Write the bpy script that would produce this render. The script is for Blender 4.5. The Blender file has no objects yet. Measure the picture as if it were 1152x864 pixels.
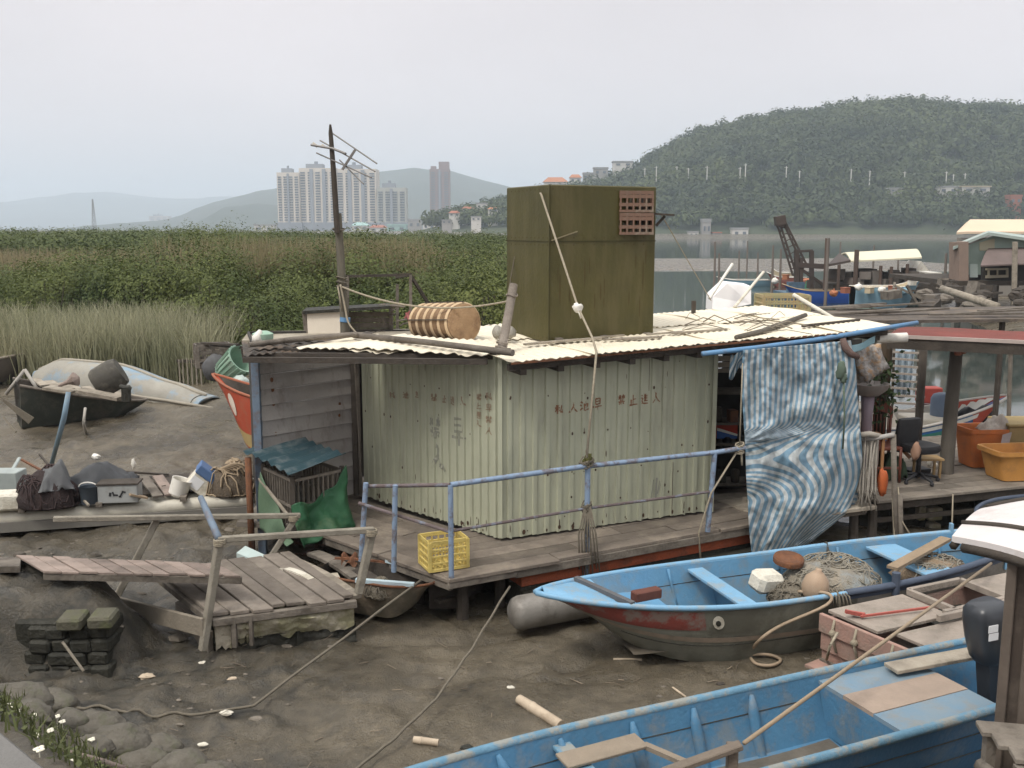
import bpy, math, random
import numpy as np
from mathutils import Vector, Matrix
random.seed(7)
RS = np.random.RandomState(11)
sc = bpy.context.scene
COL = sc.collection
V = Vector

# ------------------------------------------------------------------ camera model (a plain pinhole camera, 1152 px wide photo)
F = 1106.0
H = 3.85
PITCH = math.atan(174.0 / F)
CP, SP = math.cos(PITCH), math.sin(PITCH)

def ray(u, v):
    a = (u - 576.0) / F
    b = -(v - 432.0) / F
    return V((a, CP + b * SP, -SP + b * CP))

def P(u, v, z):
    "point of the world seen at (u, v) that lies at height z"
    d = ray(u, v)
    k = (z - H) / d.z
    return V((d.x * k, d.y * k, z))

def D(u, v, y):
    "point of the world seen at (u, v) that lies at distance y"
    d = ray(u, v)
    k = y / d.y
    return V((d.x * k, y, H + d.z * k))

# ------------------------------------------------------------------ noise
_tabs = {}
def vnoise(x, y, seed=0):
    if seed not in _tabs:
        _tabs[seed] = np.random.RandomState(seed + 100).rand(256, 256)
    t = _tabs[seed]
    x = np.asarray(x, float); y = np.asarray(y, float)
    xi = np.floor(x).astype(int); yi = np.floor(y).astype(int)
    fx = x - xi; fy = y - yi
    fx = fx * fx * (3 - 2 * fx); fy = fy * fy * (3 - 2 * fy)
    a = t[xi % 256, yi % 256]; b = t[(xi + 1) % 256, yi % 256]
    c = t[xi % 256, (yi + 1) % 256]; d = t[(xi + 1) % 256, (yi + 1) % 256]
    return (a * (1 - fx) + b * fx) * (1 - fy) + (c * (1 - fx) + d * fx) * fy - 0.5

def fbm(x, y, seed=0, octs=4, gain=.5):
    s = 0; a = 1.0; f = 1.0
    for k in range(octs):
        s = s + a * vnoise(np.asarray(x) * f + 17.3 * k, np.asarray(y) * f + 5.1 * k, seed + k)
        a *= gain; f *= 2.03
    return s

def sstep(a, b, x):
    t = np.clip((np.asarray(x, float) - a) / (b - a), 0, 1)
    return t * t * (3 - 2 * t)

# ------------------------------------------------------------------ materials
MATS = {}
def mat(name, c1, c2=None, scale=6.0, rough=.8, bump=.0, bscale=40.0, stain=None, sscale=2.0, samt=.5, streak=None,
        metal=0.0, c3=None, spec=.3, stretch=(1, 1, 1), island=0.0, coat=0.0, sedge=(.5, .62)):
    if name in MATS: return MATS[name]
    m = bpy.data.materials.new(name); m.use_nodes = True
    nt = m.node_tree; N = nt.nodes; L = nt.links
    for n in list(N): N.remove(n)
    out = N.new('ShaderNodeOutputMaterial'); bs = N.new('ShaderNodeBsdfPrincipled')
    L.new(bs.outputs[0], out.inputs[0])
    bs.inputs['Roughness'].default_value = rough
    bs.inputs['Metallic'].default_value = metal
    bs.inputs['Specular IOR Level'].default_value = spec
    tc = N.new('ShaderNodeTexCoord'); mp = N.new('ShaderNodeMapping'); mp.inputs['Scale'].default_value = stretch
    L.new(tc.outputs['Object'], mp.inputs[0])
    nz = N.new('ShaderNodeTexNoise'); nz.inputs['Scale'].default_value = scale; nz.inputs['Detail'].default_value = 8
    nz.inputs['Roughness'].default_value = .65
    L.new(mp.outputs[0], nz.inputs['Vector'])
    cr = N.new('ShaderNodeValToRGB')
    c2 = c2 or tuple(x * .7 for x in c1)
    cr.color_ramp.elements[0].position = .3; cr.color_ramp.elements[1].position = .7
    cr.color_ramp.elements[0].color = (*c1, 1); cr.color_ramp.elements[1].color = (*c2, 1)
    if c3:
        e = cr.color_ramp.elements.new(.5); e.color = (*c3, 1)
    L.new(nz.outputs['Fac'], cr.inputs[0])
    col = cr.outputs[0]
    if stain:
        n2 = N.new('ShaderNodeTexNoise'); n2.inputs['Scale'].default_value = sscale; n2.inputs['Detail'].default_value = 10
        n2.inputs['Roughness'].default_value = .7
        if streak:
            m2 = N.new('ShaderNodeMapping'); m2.inputs['Scale'].default_value = streak
            L.new(tc.outputs['Object'], m2.inputs[0]); L.new(m2.outputs[0], n2.inputs['Vector'])
        else:
            L.new(tc.outputs['Object'], n2.inputs['Vector'])
        r2 = N.new('ShaderNodeValToRGB'); r2.color_ramp.elements[0].position = sedge[0]; r2.color_ramp.elements[1].position = sedge[1]
        r2.color_ramp.elements[1].color = (samt, samt, samt, 1)
        L.new(n2.outputs['Fac'], r2.inputs[0])
        mx = N.new('ShaderNodeMixRGB'); mx.inputs[2].default_value = (*stain, 1)
        L.new(r2.outputs[0], mx.inputs[0]); L.new(col, mx.inputs[1]); col = mx.outputs[0]
    if island:
        ge = N.new('ShaderNodeNewGeometry'); hs = N.new('ShaderNodeHueSaturation')
        mr = N.new('ShaderNodeMapRange'); mr.inputs[3].default_value = 1 - island; mr.inputs[4].default_value = 1 + island
        L.new(ge.outputs['Random Per Island'], mr.inputs[0]); L.new(mr.outputs[0], hs.inputs['Value'])
        L.new(col, hs.inputs['Color']); col = hs.outputs[0]
    L.new(col, bs.inputs['Base Color'])
    if bump:
        nb = N.new('ShaderNodeTexNoise'); nb.inputs['Scale'].default_value = bscale; nb.inputs['Detail'].default_value = 6
        L.new(mp.outputs[0], nb.inputs['Vector'])
        bp = N.new('ShaderNodeBump'); bp.inputs['Strength'].default_value = bump; bp.inputs['Distance'].default_value = .02
        L.new(nb.outputs['Fac'], bp.inputs['Height']); L.new(bp.outputs[0], bs.inputs['Normal'])
    MATS[name] = m
    return m

def leafmat(name, c1, c2, isl=.35, scale=.6, trans=.25):
    m = mat(name, c1, c2, scale=scale, rough=.6, island=isl, spec=.25)
    nt = m.node_tree; N = nt.nodes; L = nt.links
    bs = next(n for n in N if n.type == 'BSDF_PRINCIPLED'); out = next(n for n in N if n.type == 'OUTPUT_MATERIAL')
    tr = N.new('ShaderNodeBsdfTranslucent'); mx = N.new('ShaderNodeMixShader'); mx.inputs[0].default_value = trans
    src = bs.inputs['Base Color'].links[0].from_socket
    L.new(src, tr.inputs[0]); L.new(bs.outputs[0], mx.inputs[1]); L.new(tr.outputs[0], mx.inputs[2]); L.new(mx.outputs[0], out.inputs[0])
    return m

# ------------------------------------------------------------------ mesh builder
BASE = {}
class MB:
    def __init__(s, M=None):
        s.v = []; s.f = []; s.mi = []; s.M = M; s.uv = None
    def add(s, vs, fs, mi=0):
        o = len(s.v)
        for p in vs:
            p = V(p)
            s.v.append(s.M @ p if s.M else p)
        for f in fs:
            s.f.append(tuple(i + o for i in f)); s.mi.append(mi)
        return s
    def box(s, c, d, rz=0., rx=0., ry=0., mi=0, taper=1.):
        R = Matrix.Rotation(rz, 3, 'Z') @ Matrix.Rotation(ry, 3, 'Y') @ Matrix.Rotation(rx, 3, 'X')
        c = V(c); vs = []
        for z in (-.5, .5):
            k = taper if z > 0 else 1
            for x, y in ((-.5, -.5), (.5, -.5), (.5, .5), (-.5, .5)):
                vs.append(c + R @ V((x * d[0] * k, y * d[1] * k, z * d[2])))
        return s.add(vs, [(3, 2, 1, 0), (4, 5, 6, 7), (0, 1, 5, 4), (1, 2, 6, 5), (2, 3, 7, 6), (3, 0, 4, 7)], mi)
    def bar(s, a, b, w, h, up=(0, 0, 1), mi=0, twist=0.):
        a = V(a); b = V(b); d = (b - a).normalized(); u = V(up)
        if abs(d.dot(u)) > .98: u = V((1, 0, 0)) if abs(d.x) < .9 else V((0, 1, 0))
        x = d.cross(u).normalized(); u = x.cross(d)
        if twist:
            R = Matrix.Rotation(twist, 3, d); x = R @ x; u = R @ u
        vs = []
        for p in (a, b):
            for i, j in ((-1, -1), (1, -1), (1, 1), (-1, 1)):
                vs.append(p + x * (i * w / 2) + u * (j * h / 2))
        return s.add(vs, [(0, 1, 2, 3), (7, 6, 5, 4), (0, 4, 5, 1), (1, 5, 6, 2), (2, 6, 7, 3), (3, 7, 4, 0)], mi)
    def tube(s, pts, r, n=8, cap=True, mi=0, closed=False):
        pts = [V(p) for p in pts]; m = len(pts)
        rr = r if isinstance(r, (list, tuple)) else [r] * m
        vs = []; px = None
        for i, p in enumerate(pts):
            if closed: d = pts[(i + 1) % m] - pts[i - 1]
            else: d = pts[min(i + 1, m - 1)] - pts[max(i - 1, 0)]
            d = d.normalized() if d.length > 1e-9 else V((0, 0, 1))
            if px is None:
                u = V((0, 0, 1)) if abs(d.z) < .9 else V((1, 0, 0))
                px = d.cross(u).normalized()
            else:
                px = (px - d * px.dot(d))
                px = px.normalized() if px.length > 1e-6 else d.orthogonal().normalized()
            py = d.cross(px)
            for k in range(n):
                an = 2 * math.pi * k / n
                vs.append(p + (px * math.cos(an) + py * math.sin(an)) * rr[i])
        fs = []
        for i in range(m if closed else m - 1):
            j = (i + 1) % m
            for k in range(n):
                k2 = (k + 1) % n
                fs.append((i * n + k, i * n + k2, j * n + k2, j * n + k))
        if cap and not closed:
            fs.append(tuple(range(n))[::-1]); fs.append(tuple((m - 1) * n + k for k in range(n)))
        return s.add(vs, fs, mi)
    def grid(s, fn, nu, nv, mi=0):
        vs = [fn(i / nu, j / nv) for j in range(nv + 1) for i in range(nu + 1)]
        fs = [(j * (nu + 1) + i, j * (nu + 1) + i + 1, (j + 1) * (nu + 1) + i + 1, (j + 1) * (nu + 1) + i) for j in range(nv) for i in range(nu)]
        return s.add(vs, fs, mi)
    def sheet(s, fn, nu, nv, th, mi=0):
        "grid with a thickness vector th"
        th = V(th)
        n1 = nu + 1
        A = [V(fn(i / nu, j / nv)) for j in range(nv + 1) for i in range(n1)]
        vs = A + [p + th for p in A]; o = len(A); fs = []
        for j in range(nv):
            for i in range(nu):
                q = (j * n1 + i, j * n1 + i + 1, (j + 1) * n1 + i + 1, (j + 1) * n1 + i)
                fs.append(q[::-1]); fs.append(tuple(k + o for k in q))
        edge = [i for i in range(n1)] + [j * n1 + nu for j in range(1, nv + 1)] + [nv * n1 + i for i in range(nu - 1, -1, -1)] + [j * n1 for j in range(nv - 1, 0, -1)]
        for a, b in zip(edge, edge[1:] + edge[:1]): fs.append((a, b, b + o, a + o))
        return s.add(vs, fs, mi)
    def slab(s, poly, th, mi=0):
        poly = [V(p) for p in poly]; n = len(poly)
        th = V((0, 0, -th)) if not isinstance(th, (tuple, Vector)) else V(th)
        vs = poly + [p + th for p in poly]
        fs = [tuple(range(n)), tuple(range(2 * n - 1, n - 1, -1))] + [(i, i + n, (i + 1) % n + n, (i + 1) % n) for i in range(n)]
        return s.add(vs, fs, mi)
    def loft(s, rings, mi=0, cap=True):
        n = len(rings[0]); vs = [p for r in rings for p in r]; fs = []
        for i in range(len(rings) - 1):
            for k in range(n):
                k2 = (k + 1) % n
                fs.append((i * n + k, i * n + k2, (i + 1) * n + k2, (i + 1) * n + k))
        if cap:
            fs.append(tuple(range(n))[::-1]); fs.append(tuple((len(rings) - 1) * n + k for k in range(n)))
        return s.add(vs, fs, mi)
    def lathe(s, prof, c, ax=(0, 0, 1), n=16, mi=0, cap=True):
        ax = V(ax).normalized(); u = ax.orthogonal().normalized(); w = ax.cross(u); c = V(c)
        rings = [[c + ax * z + (u * math.cos(2 * math.pi * k / n) + w * math.sin(2 * math.pi * k / n)) * r for k in range(n)] for r, z in prof]
        return s.loft(rings, mi, cap)
    def blob(s, c, r, seed=0, amp=.25, nu=14, nv=9, flat=None, mi=0, freq=2.2):
        c = V(c); vs = []
        for j in range(nv + 1):
            th = math.pi * j / nv
            for i in range(nu):
                ph = 2 * math.pi * i / nu
                d = V((math.sin(th) * math.cos(ph), math.sin(th) * math.sin(ph), math.cos(th)))
                k = 1 + amp * 2 * float(fbm(d.x * freq + d.z * 1.3 + 3.1 * seed, d.y * freq - d.z * .9 + 7, seed % 40, 3))
                p = V((d.x * r[0] * k, d.y * r[1] * k, d.z * r[2] * k))
                if flat is not None and p.z < flat: p.z = flat
                vs.append(c + p)
        fs = [(j * nu + i, (j + 1) * nu + i, (j + 1) * nu + (i + 1) % nu, j * nu + (i + 1) % nu) for j in range(nv) for i in range(nu)]
        return s.add(vs, fs, mi)
    def build(s, name, mats, parent=None, smooth=False, bevel=0., loc=None, ang=None):
        me = bpy.data.meshes.new(name)
        if parent is not None:
            base = BASE[parent.name]
        elif loc is not None:
            base = V(loc)
        else:
            xs = [p.x for p in s.v]; ys = [p.y for p in s.v]; zs = [p.z for p in s.v]
            base = V(((min(xs) + max(xs)) / 2, (min(ys) + max(ys)) / 2, min(zs)))
        me.from_pydata([tuple(p - base) for p in s.v], [], s.f)
        if not isinstance(mats, (list, tuple)): mats = [mats]
        for m in mats: me.materials.append(m)
        if len(mats) > 1: me.polygons.foreach_set('material_index', s.mi)
        if smooth: me.polygons.foreach_set('use_smooth', [True] * len(me.polygons))
        me.update()
        o = bpy.data.objects.new(name, me); COL.objects.link(o)
        if parent is not None: o.parent = parent
        else: o.location = base
        BASE[o.name] = base
        if ang is not None and smooth:
            me.set_sharp_from_angle(angle=math.radians(ang))
        if bevel:
            b = o.modifiers.new('edge', 'BEVEL'); b.width = bevel; b.segments = 1; b.limit_method = 'ANGLE'
        return o

def tag(o, label=None, cat=None, group=None, kind=None):
    if label: o['label'] = label
    if cat: o['category'] = cat
    if group: o['group'] = group
    if kind: o['kind'] = kind
    return o

def thing(name, label, cat, loc, group=None):
    o = bpy.data.objects.new(name, None); COL.objects.link(o)
    o.location = V(loc); o.empty_display_size = .2
    BASE[o.name] = V(loc)
    return tag(o, label, cat, group)

def one(name, mb, mats, label, cat, group=None, **k):
    return tag(mb.build(name, mats, None, **k), label, cat, group)

def struct(name, mb, mats, **k):
    return tag(mb.build(name, mats, None, **k), kind='structure')

def copytree(o, parent=None):
    c = o.copy(); COL.objects.link(c)
    if parent: c.parent = parent
    for ch in list(o.children): copytree(ch, c)
    return c

def sag(a, b, s, n=14, jit=0.):
    a = V(a); b = V(b); r = []
    for i in range(n + 1):
        t = i / n
        p = a.lerp(b, t) - V((0, 0, 4 * s * t * (1 - t)))
        if jit and 0 < i < n: p += V((random.uniform(-jit, jit), random.uniform(-jit, jit), random.uniform(-jit, jit)))
        r.append(p)
    return r

def smooth(pts, n=5):
    pts = [V(p) for p in pts]; r = []
    for i in range(len(pts) - 1):
        a, b, c, d = pts[max(i - 1, 0)], pts[i], pts[i + 1], pts[min(i + 2, len(pts) - 1)]
        for k in range(n):
            t = k / n; r.append(.5 * (2 * b + (c - a) * t + (2 * a - 5 * b + 4 * c - d) * t * t + (3 * b - a - 3 * c + d) * t ** 3))
    return r + [pts[-1]]

def bigmesh(name, verts, quads, m, smooth=False):
    me = bpy.data.meshes.new(name)
    n = len(verts); q = len(quads)
    me.vertices.add(n); me.vertices.foreach_set('co', np.asarray(verts, np.float32).ravel())
    me.loops.add(q * 4); me.loops.foreach_set('vertex_index', np.asarray(quads, np.int32).ravel())
    me.polygons.add(q); me.polygons.foreach_set('loop_start', np.arange(q, dtype=np.int32) * 4)
    if smooth: me.polygons.foreach_set('use_smooth', np.ones(q, bool))
    me.materials.append(m)
    me.update(calc_edges=True)
    o = bpy.data.objects.new(name, me); COL.objects.link(o)
    return o

def leafquads(c, size, nrm=None, aspect=.55, tilt=1.0):
    "diamond-shaped leaves at centres c; returns verts, quads"
    n = len(c); c = np.asarray(c)
    size = np.broadcast_to(np.asarray(size, float), (n,))
    d = RS.normal(size=(n, 3)); d /= np.linalg.norm(d, axis=1)[:, None]
    if nrm is not None:
        nn = nrm + d * tilt; nn /= np.linalg.norm(nn, axis=1)[:, None]
    else: nn = d
    e = RS.normal(size=(n, 3)); u = np.cross(nn, e); u /= np.linalg.norm(u, axis=1)[:, None]
    w = np.cross(nn, u)
    s = size[:, None]
    vs = np.stack([c - u * s * .5, c + w * s * .5 * aspect - nn * s * .08, c + u * s * .5, c - w * s * .5 * aspect - nn * s * .08], 1).reshape(-1, 3)
    return vs, np.arange(n * 4).reshape(-1, 4)
EXPOSURE = 0.62
HAZE = 0.0004
# ================================================================== camera, light, air
cam = bpy.data.cameras.new('camera'); co = bpy.data.objects.new('camera', cam); COL.objects.link(co)
co.location = (0, 0, H); co.rotation_euler = (math.pi / 2 - PITCH, 0, 0)
cam.sensor_width = 36; cam.lens = 36 * F / 1152; cam.clip_end = 20000; cam.clip_start = .05
sc.camera = co
sc.view_settings.view_transform = 'Standard'; sc.view_settings.look = 'None'
sc.view_settings.exposure = EXPOSURE; sc.view_settings.gamma = 1
sc.cycles.use_denoising = True
sc.cycles.max_bounces = 5; sc.cycles.diffuse_bounces = 3; sc.cycles.volume_bounces = 1
sc.cycles.use_adaptive_sampling = True; sc.cycles.adaptive_threshold = .02

w = bpy.data.worlds.new('World'); sc.world = w; w.use_nodes = True
nt = w.node_tree; N = nt.nodes; L = nt.links
bg = next(n for n in N if n.type == 'BACKGROUND')
SUN_EL, SUN_AZ = math.radians(56), math.radians(222)      # azimuth from +Y, clockwise: behind the camera, a little left
sky = N.new('ShaderNodeTexSky'); sky.sky_type = 'NISHITA'; sky.sun_disc = False
sky.sun_elevation = SUN_EL; sky.sun_rotation = SUN_AZ; sky.dust_density = 4.0; sky.air_density = 1.0
tcw = N.new('ShaderNodeTexCoord')
sx = N.new('ShaderNodeSeparateXYZ'); L.new(tcw.outputs['Generated'], sx.inputs[0])
cr = N.new('ShaderNodeValToRGB')                           # an overcast sky: about three times as bright overhead as at the horizon
E = cr.color_ramp.elements
E[0].position = 0.0; E[0].color = (6.5, 5.75, 5.6, 1)
E[1].position = 1.0; E[1].color = (14.5, 14.2, 14.0, 1)
for p_, c_ in ((.08, (6.45, 5.7, 5.6, 1)), (.25, (6.0, 5.4, 5.3, 1)), (.36, (5.5, 5.1, 5.05, 1)), (.6, (9.5, 9.3, 9.2, 1))):
    e = E.new(p_); e.color = c_
L.new(sx.outputs['Z'], cr.inputs[0])
nz = N.new('ShaderNodeTexNoise'); nz.inputs['Scale'].default_value = 1.8; nz.inputs['Detail'].default_value = 5
mpw = N.new('ShaderNodeMapping'); mpw.inputs['Scale'].default_value = (1, 1, 3.2); L.new(tcw.outputs['Generated'], mpw.inputs[0]); L.new(mpw.outputs[0], nz.inputs['Vector'])
mr = N.new('ShaderNodeMapRange'); mr.inputs[1].default_value = .3; mr.inputs[2].default_value = .7
mr.inputs[3].default_value = .88; mr.inputs[4].default_value = 1.09
L.new(nz.outputs['Fac'], mr.inputs[0])
vm = N.new('ShaderNodeVectorMath'); vm.operation = 'SCALE'
L.new(cr.outputs[0], vm.inputs[0]); L.new(mr.outputs[0], vm.inputs['Scale'])
mx = N.new('ShaderNodeMixRGB'); mx.inputs[0].default_value = .88
L.new(sky.outputs[0], mx.inputs[1]); L.new(vm.outputs[0], mx.inputs[2])
L.new(mx.outputs[0], bg.inputs[0]); bg.inputs[1].default_value = .1

sl = bpy.data.lights.new('sun', 'SUN'); sl.energy = 1.5; sl.angle = math.radians(16); sl.color = (1, .95, .87)
so = bpy.data.objects.new('sun', sl); COL.objects.link(so)
sd = V((math.sin(SUN_AZ) * math.cos(SUN_EL), math.cos(SUN_AZ) * math.cos(SUN_EL), math.sin(SUN_EL)))
so.rotation_euler = sd.to_track_quat('Z', 'Y').to_euler(); so.location = (0, 0, 60)

hz = MB(); hz.box((0, 3300, 148.5), (14000, 7400, 301))
hm = bpy.data.materials.new('haze'); hm.use_nodes = True
for n in list(hm.node_tree.nodes):
    if n.type == 'BSDF_PRINCIPLED': hm.node_tree.nodes.remove(n)
pv = hm.node_tree.nodes.new('ShaderNodeVolumePrincipled'); pv.inputs['Density'].default_value = HAZE
pv.inputs['Color'].default_value = (.76, .875, .985, 1); pv.inputs['Anisotropy'].default_value = .1
hm.node_tree.links.new(pv.outputs[0], next(n for n in hm.node_tree.nodes if n.type == 'OUTPUT_MATERIAL').inputs['Volume'])
tag(hz.build('haze', hm), kind='stuff')

# ================================================================== ground
BX, BY, NX, NY = -4.38, 7.9, -.64, -.77          # a line at the foot of the stone bank and its normal towards the camera
def ground(x, y):
    x = np.asarray(x, float); y = np.asarray(y, float)
    near = sstep(26, 16, y)
    z = .10 * fbm(x * .35, y * .35, 1, 3) + near * (.05 * fbm(x * 1.6, y * 1.6, 4, 4) + .022 * fbm(x * 7, y * 7, 9, 3) - .05 * np.maximum(0, 1 - np.abs(fbm(x * .9 + 3, y * 1.5, 14, 2)) * 14))
    z += sstep(-.9, -2.8, x) * near * (.10 * fbm(x * 3.4, y * 3.4, 12, 4) + .06 * np.maximum(0, fbm(x * 5.5, y * 5.5, 15, 3)))
    z += .30 * sstep(15, 24, y) * sstep(2, -4, x)
    ch = sstep(1.5, 5.0, x + .06 * (y - 14)) * sstep(12.2, 15.5, y) * (1 - sstep(420, 436, y))
    z -= .75 * ch
    bank = sstep(92, 98, y) * sstep(141, 132, y) * sstep(70, 45, x)
    z += .78 * bank * ch
    mb = sstep(15.5, 18, x - .22 * (y - 30)) * sstep(27, 31, y) * sstep(66, 58, y)
    z += 1.0 * mb * ch
    z += 2.2 * sstep(428, 446, y)
    s = (x - BX) * NX + (y - BY) * NY
    z = np.where(s > -.6, np.maximum(z, np.minimum(1.66, (s) * 1.04 + .16 * fbm(x * 1.8, y * 1.8, 20, 3))), z)
    # the earth mound at the near left
    mx_, my_ = -4.7, 8.72
    d = np.sqrt(((x - mx_) / 1.35) ** 2 + ((y - my_) / .72) ** 2) + .25 * fbm(x * 1.1, y * 1.1, 30, 3)
    z = np.where(d < 1.1, np.maximum(z, .66 * sstep(1.05, .60, d) + .13 * fbm(x * 3.5, y * 3.5, 31, 4) - .02), z)
    return z
def G(x, y): return float(ground(x, y))

def axis_pts(dense, lo, hi, step, far, grow=1.13):
    a = list(np.arange(lo, hi + 1e-6, step)); s = step
    up = []; p = hi
    while p < far[1]: s *= grow; p += s; up.append(min(p, far[1]))
    s = step; dn = []; p = lo
    while p > far[0]: s *= grow; p -= s; dn.append(max(p, far[0]))
    return np.array(dn[::-1] + a + up)
gx = axis_pts(1, -9, 8, .055, (-6900, 6900)); gy = axis_pts(1, 3.0, 17, .055, (-30, 6900))
X, Y = np.meshgrid(gx, gy)
Z = ground(X, Y)
vs = np.stack([X, Y, Z], -1).reshape(-1, 3)
nx, ny = len(gx), len(gy)
ii, jj = np.meshgrid(np.arange(nx - 1), np.arange(ny - 1)); o_ = jj * nx + ii
qs = np.stack([o_, o_ + 1, o_ + nx + 1, o_ + nx], -1).reshape(-1, 4)

mud = bpy.data.materials.new('mud'); mud.use_nodes = True
nt = mud.node_tree; N = nt.nodes; L = nt.links; bs = N['Principled BSDF']
tc = N.new('ShaderNodeTexCoord')
def NZ(s, d=8, r=.6, src=None):
    n = N.new('ShaderNodeTexNoise'); n.inputs['Scale'].default_value = s; n.inputs['Detail'].default_value = d; n.inputs['Roughness'].default_value = r
    L.new((src or tc.outputs['Object']), n.inputs['Vector']); return n.outputs['Fac']
def RAMP(s, *st):
    r = N.new('ShaderNodeValToRGB'); e = r.color_ramp.elements
    e[0].position, e[0].color = st[0][0], (*st[0][1], 1); e[1].position, e[1].color = st[-1][0], (*st[-1][1], 1)
    for p, c in st[1:-1]:
        q = e.new(p); q.color = (*c, 1)
    L.new(s, r.inputs[0]); return r.outputs[0]
def MIX(f, a, b, t='MIX'):
    m = N.new('ShaderNodeMixRGB'); m.blend_type = t
    if isinstance(f, float): m.inputs[0].default_value = f
    else: L.new(f, m.inputs[0])
    for i, s in ((1, a), (2, b)):
        if isinstance(s, tuple): m.inputs[i].default_value = (*s, 1)
        else: L.new(s, m.inputs[i])
    return m.outputs[0]
big = RAMP(NZ(.55, 9, .62), (.33, (.072, .061, .043)), (.5, (.130, .109, .076)), (.68, (.182, .154, .110)))
fine = RAMP(NZ(9, 10, .75), (.3, (.55, .55, .56)), (.7, (1.15, 1.14, 1.12)))
c = MIX(1.0, big, fine, 'MULTIPLY')
dark = RAMP(NZ(1.7, 10, .7), (.56, (0, 0, 0)), (.68, (.6, .6, .6)))
c = MIX(dark, c, (.050, .046, .040))
warm = RAMP(NZ(1.1, 6, .6), (.55, (0, 0, 0)), (.7, (.35, .35, .35)))
c = MIX(warm, c, (.155, .130, .092))
sxx = N.new('ShaderNodeSeparateXYZ'); L.new(tc.outputs['Object'], sxx.inputs[0])
lf = N.new('ShaderNodeMapRange'); lf.inputs[1].default_value = -1.2; lf.inputs[2].default_value = -3.6; L.new(sxx.outputs[0], lf.inputs[0])
yf = N.new('ShaderNodeMapRange'); yf.inputs[1].default_value = 13.0; yf.inputs[2].default_value = 10.2; L.new(sxx.outputs[1], yf.inputs[0])
rub = RAMP(NZ(3.2, 10, .78), (.34, (.15, .15, .15)), (.6, (.92, .92, .92)))
rm = MIX(1.0, MIX(1.0, rub, lf.outputs[0], 'MULTIPLY'), yf.outputs[0], 'MULTIPLY')
c = MIX(rm, c, (.058, .053, .042))
blk = RAMP(NZ(2.6, 10, .72), (.47, (0, 0, 0)), (.60, (.9, .9, .9)))
lf2 = N.new('ShaderNodeMapRange'); lf2.inputs[1].default_value = -.6; lf2.inputs[2].default_value = -2.4; L.new(sxx.outputs[0], lf2.inputs[0])
c = MIX(MIX(1.0, MIX(1.0, blk, lf2.outputs[0], 'MULTIPLY'), yf.outputs[0], 'MULTIPLY'), c, (.028, .027, .022))
L.new(c, bs.inputs['Base Color'])
ro = RAMP(NZ(1.5, 8, .65), (.40, (.18, .18, .18)), (.62, (.58, .58, .58)))
L.new(ro, bs.inputs['Roughness']); bs.inputs['Specular IOR Level'].default_value = .5
hgt = MIX(.4, NZ(9, 9, .72), NZ(42, 6, .7))
bp = N.new('ShaderNodeBump'); bp.inputs['Strength'].default_value = .7; bp.inputs['Distance'].default_value = .06
L.new(hgt, bp.inputs['Height']); L.new(bp.outputs[0], bs.inputs['Normal'])
g_ = bigmesh('mud_ground', vs, qs, mud, True); tag(g_, kind='structure')

# ================================================================== water
wm = bpy.data.materials.new('water'); wm.use_nodes = True
nt = wm.node_tree; N = nt.nodes; L = nt.links; bs = N['Principled BSDF']
bs.inputs['Base Color'].default_value = (.045, .058, .052, 1); bs.inputs['Roughness'].default_value = .06
bs.inputs['Specular IOR Level'].default_value = .5; bs.inputs['IOR'].default_value = 1.33
tc = N.new('ShaderNodeTexCoord'); mp = N.new('ShaderNodeMapping'); mp.inputs['Scale'].default_value = (.5, 1.6, 1)
L.new(tc.outputs['Object'], mp.inputs[0])
bp = N.new('ShaderNodeBump'); bp.inputs['Strength'].default_value = .03; bp.inputs['Distance'].default_value = .03
L.new(NZ(2.2, 4, .55, mp.outputs[0]), bp.inputs['Height']); L.new(bp.outputs[0], bs.inputs['Normal'])
wt = MB(); wt.add([(-60, 11, -.13), (2500, 11, -.13), (2500, 446, -.13), (-60, 446, -.13)], [(0, 1, 2, 3)])
tag(wt.build('water', wm, loc=(0, 0, -.13)), kind='structure')

# ================================================================== hills
def hill(name, sky_uv, yc, y0, y1, m, bump, nxs=160, nys=26, extra=0., zb=1.0):
    us = np.array([p[0] for p in sky_uv], float); vv = np.array([p[1] for p in sky_uv], float)
    xs = np.linspace((us[0] - 576) / F * yc * 1.01, (us[-1] - 576) / F * yc * 1.01, nxs)
    zc = np.interp(576 + xs / yc / 1.01 * F, us, vv)
    zc = np.array([D(576, v, yc).z for v in zc]) - extra
    ys = np.concatenate([np.linspace(y0, yc, nys), np.linspace(yc, y1, nys // 2)[1:]])
    t = np.where(ys <= yc, (ys - y0) / (yc - y0), 1 - ((ys - yc) / (y1 - yc)) ** 1.6)
    prof = np.where(ys <= yc, np.sin(t * math.pi / 2) ** 1.15, t)
    XX, YY = np.meshgrid(xs, ys)
    ZZ = zb + (zc[None, :] - zb) * prof[:, None]
    damp = np.where(ys <= yc, np.sin(t * math.pi) * .9 + .1, .3)[:, None]
    ZZ = ZZ + bump * damp * fbm(XX / (yc * .07), YY / (yc * .07), 40, 4)
    v = np.stack([XX, YY, ZZ], -1).reshape(-1, 3); r = len(ys)
    i, j = np.meshgrid(np.arange(nxs - 1), np.arange(r - 1)); o = j * nxs + i
    q = np.stack([o, o + 1, o + nxs + 1, o + nxs], -1).reshape(-1, 4)
    ob = bigmesh(name, v, q, m, True); tag(ob, kind='structure')
    def zf(x, y):
        x = np.asarray(x); y = np.asarray(y)
        tt = np.clip((y - y0) / (yc - y0), 0, 1)
        zz = np.interp(x, xs, zc)
        return zb + (zz - zb) * np.sin(tt * math.pi / 2) ** 1.15 + bump * (np.sin(tt * math.pi) * .9 + .1) * fbm(x / (yc * .07), y / (yc * .07), 40, 4)
    return zf
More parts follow.
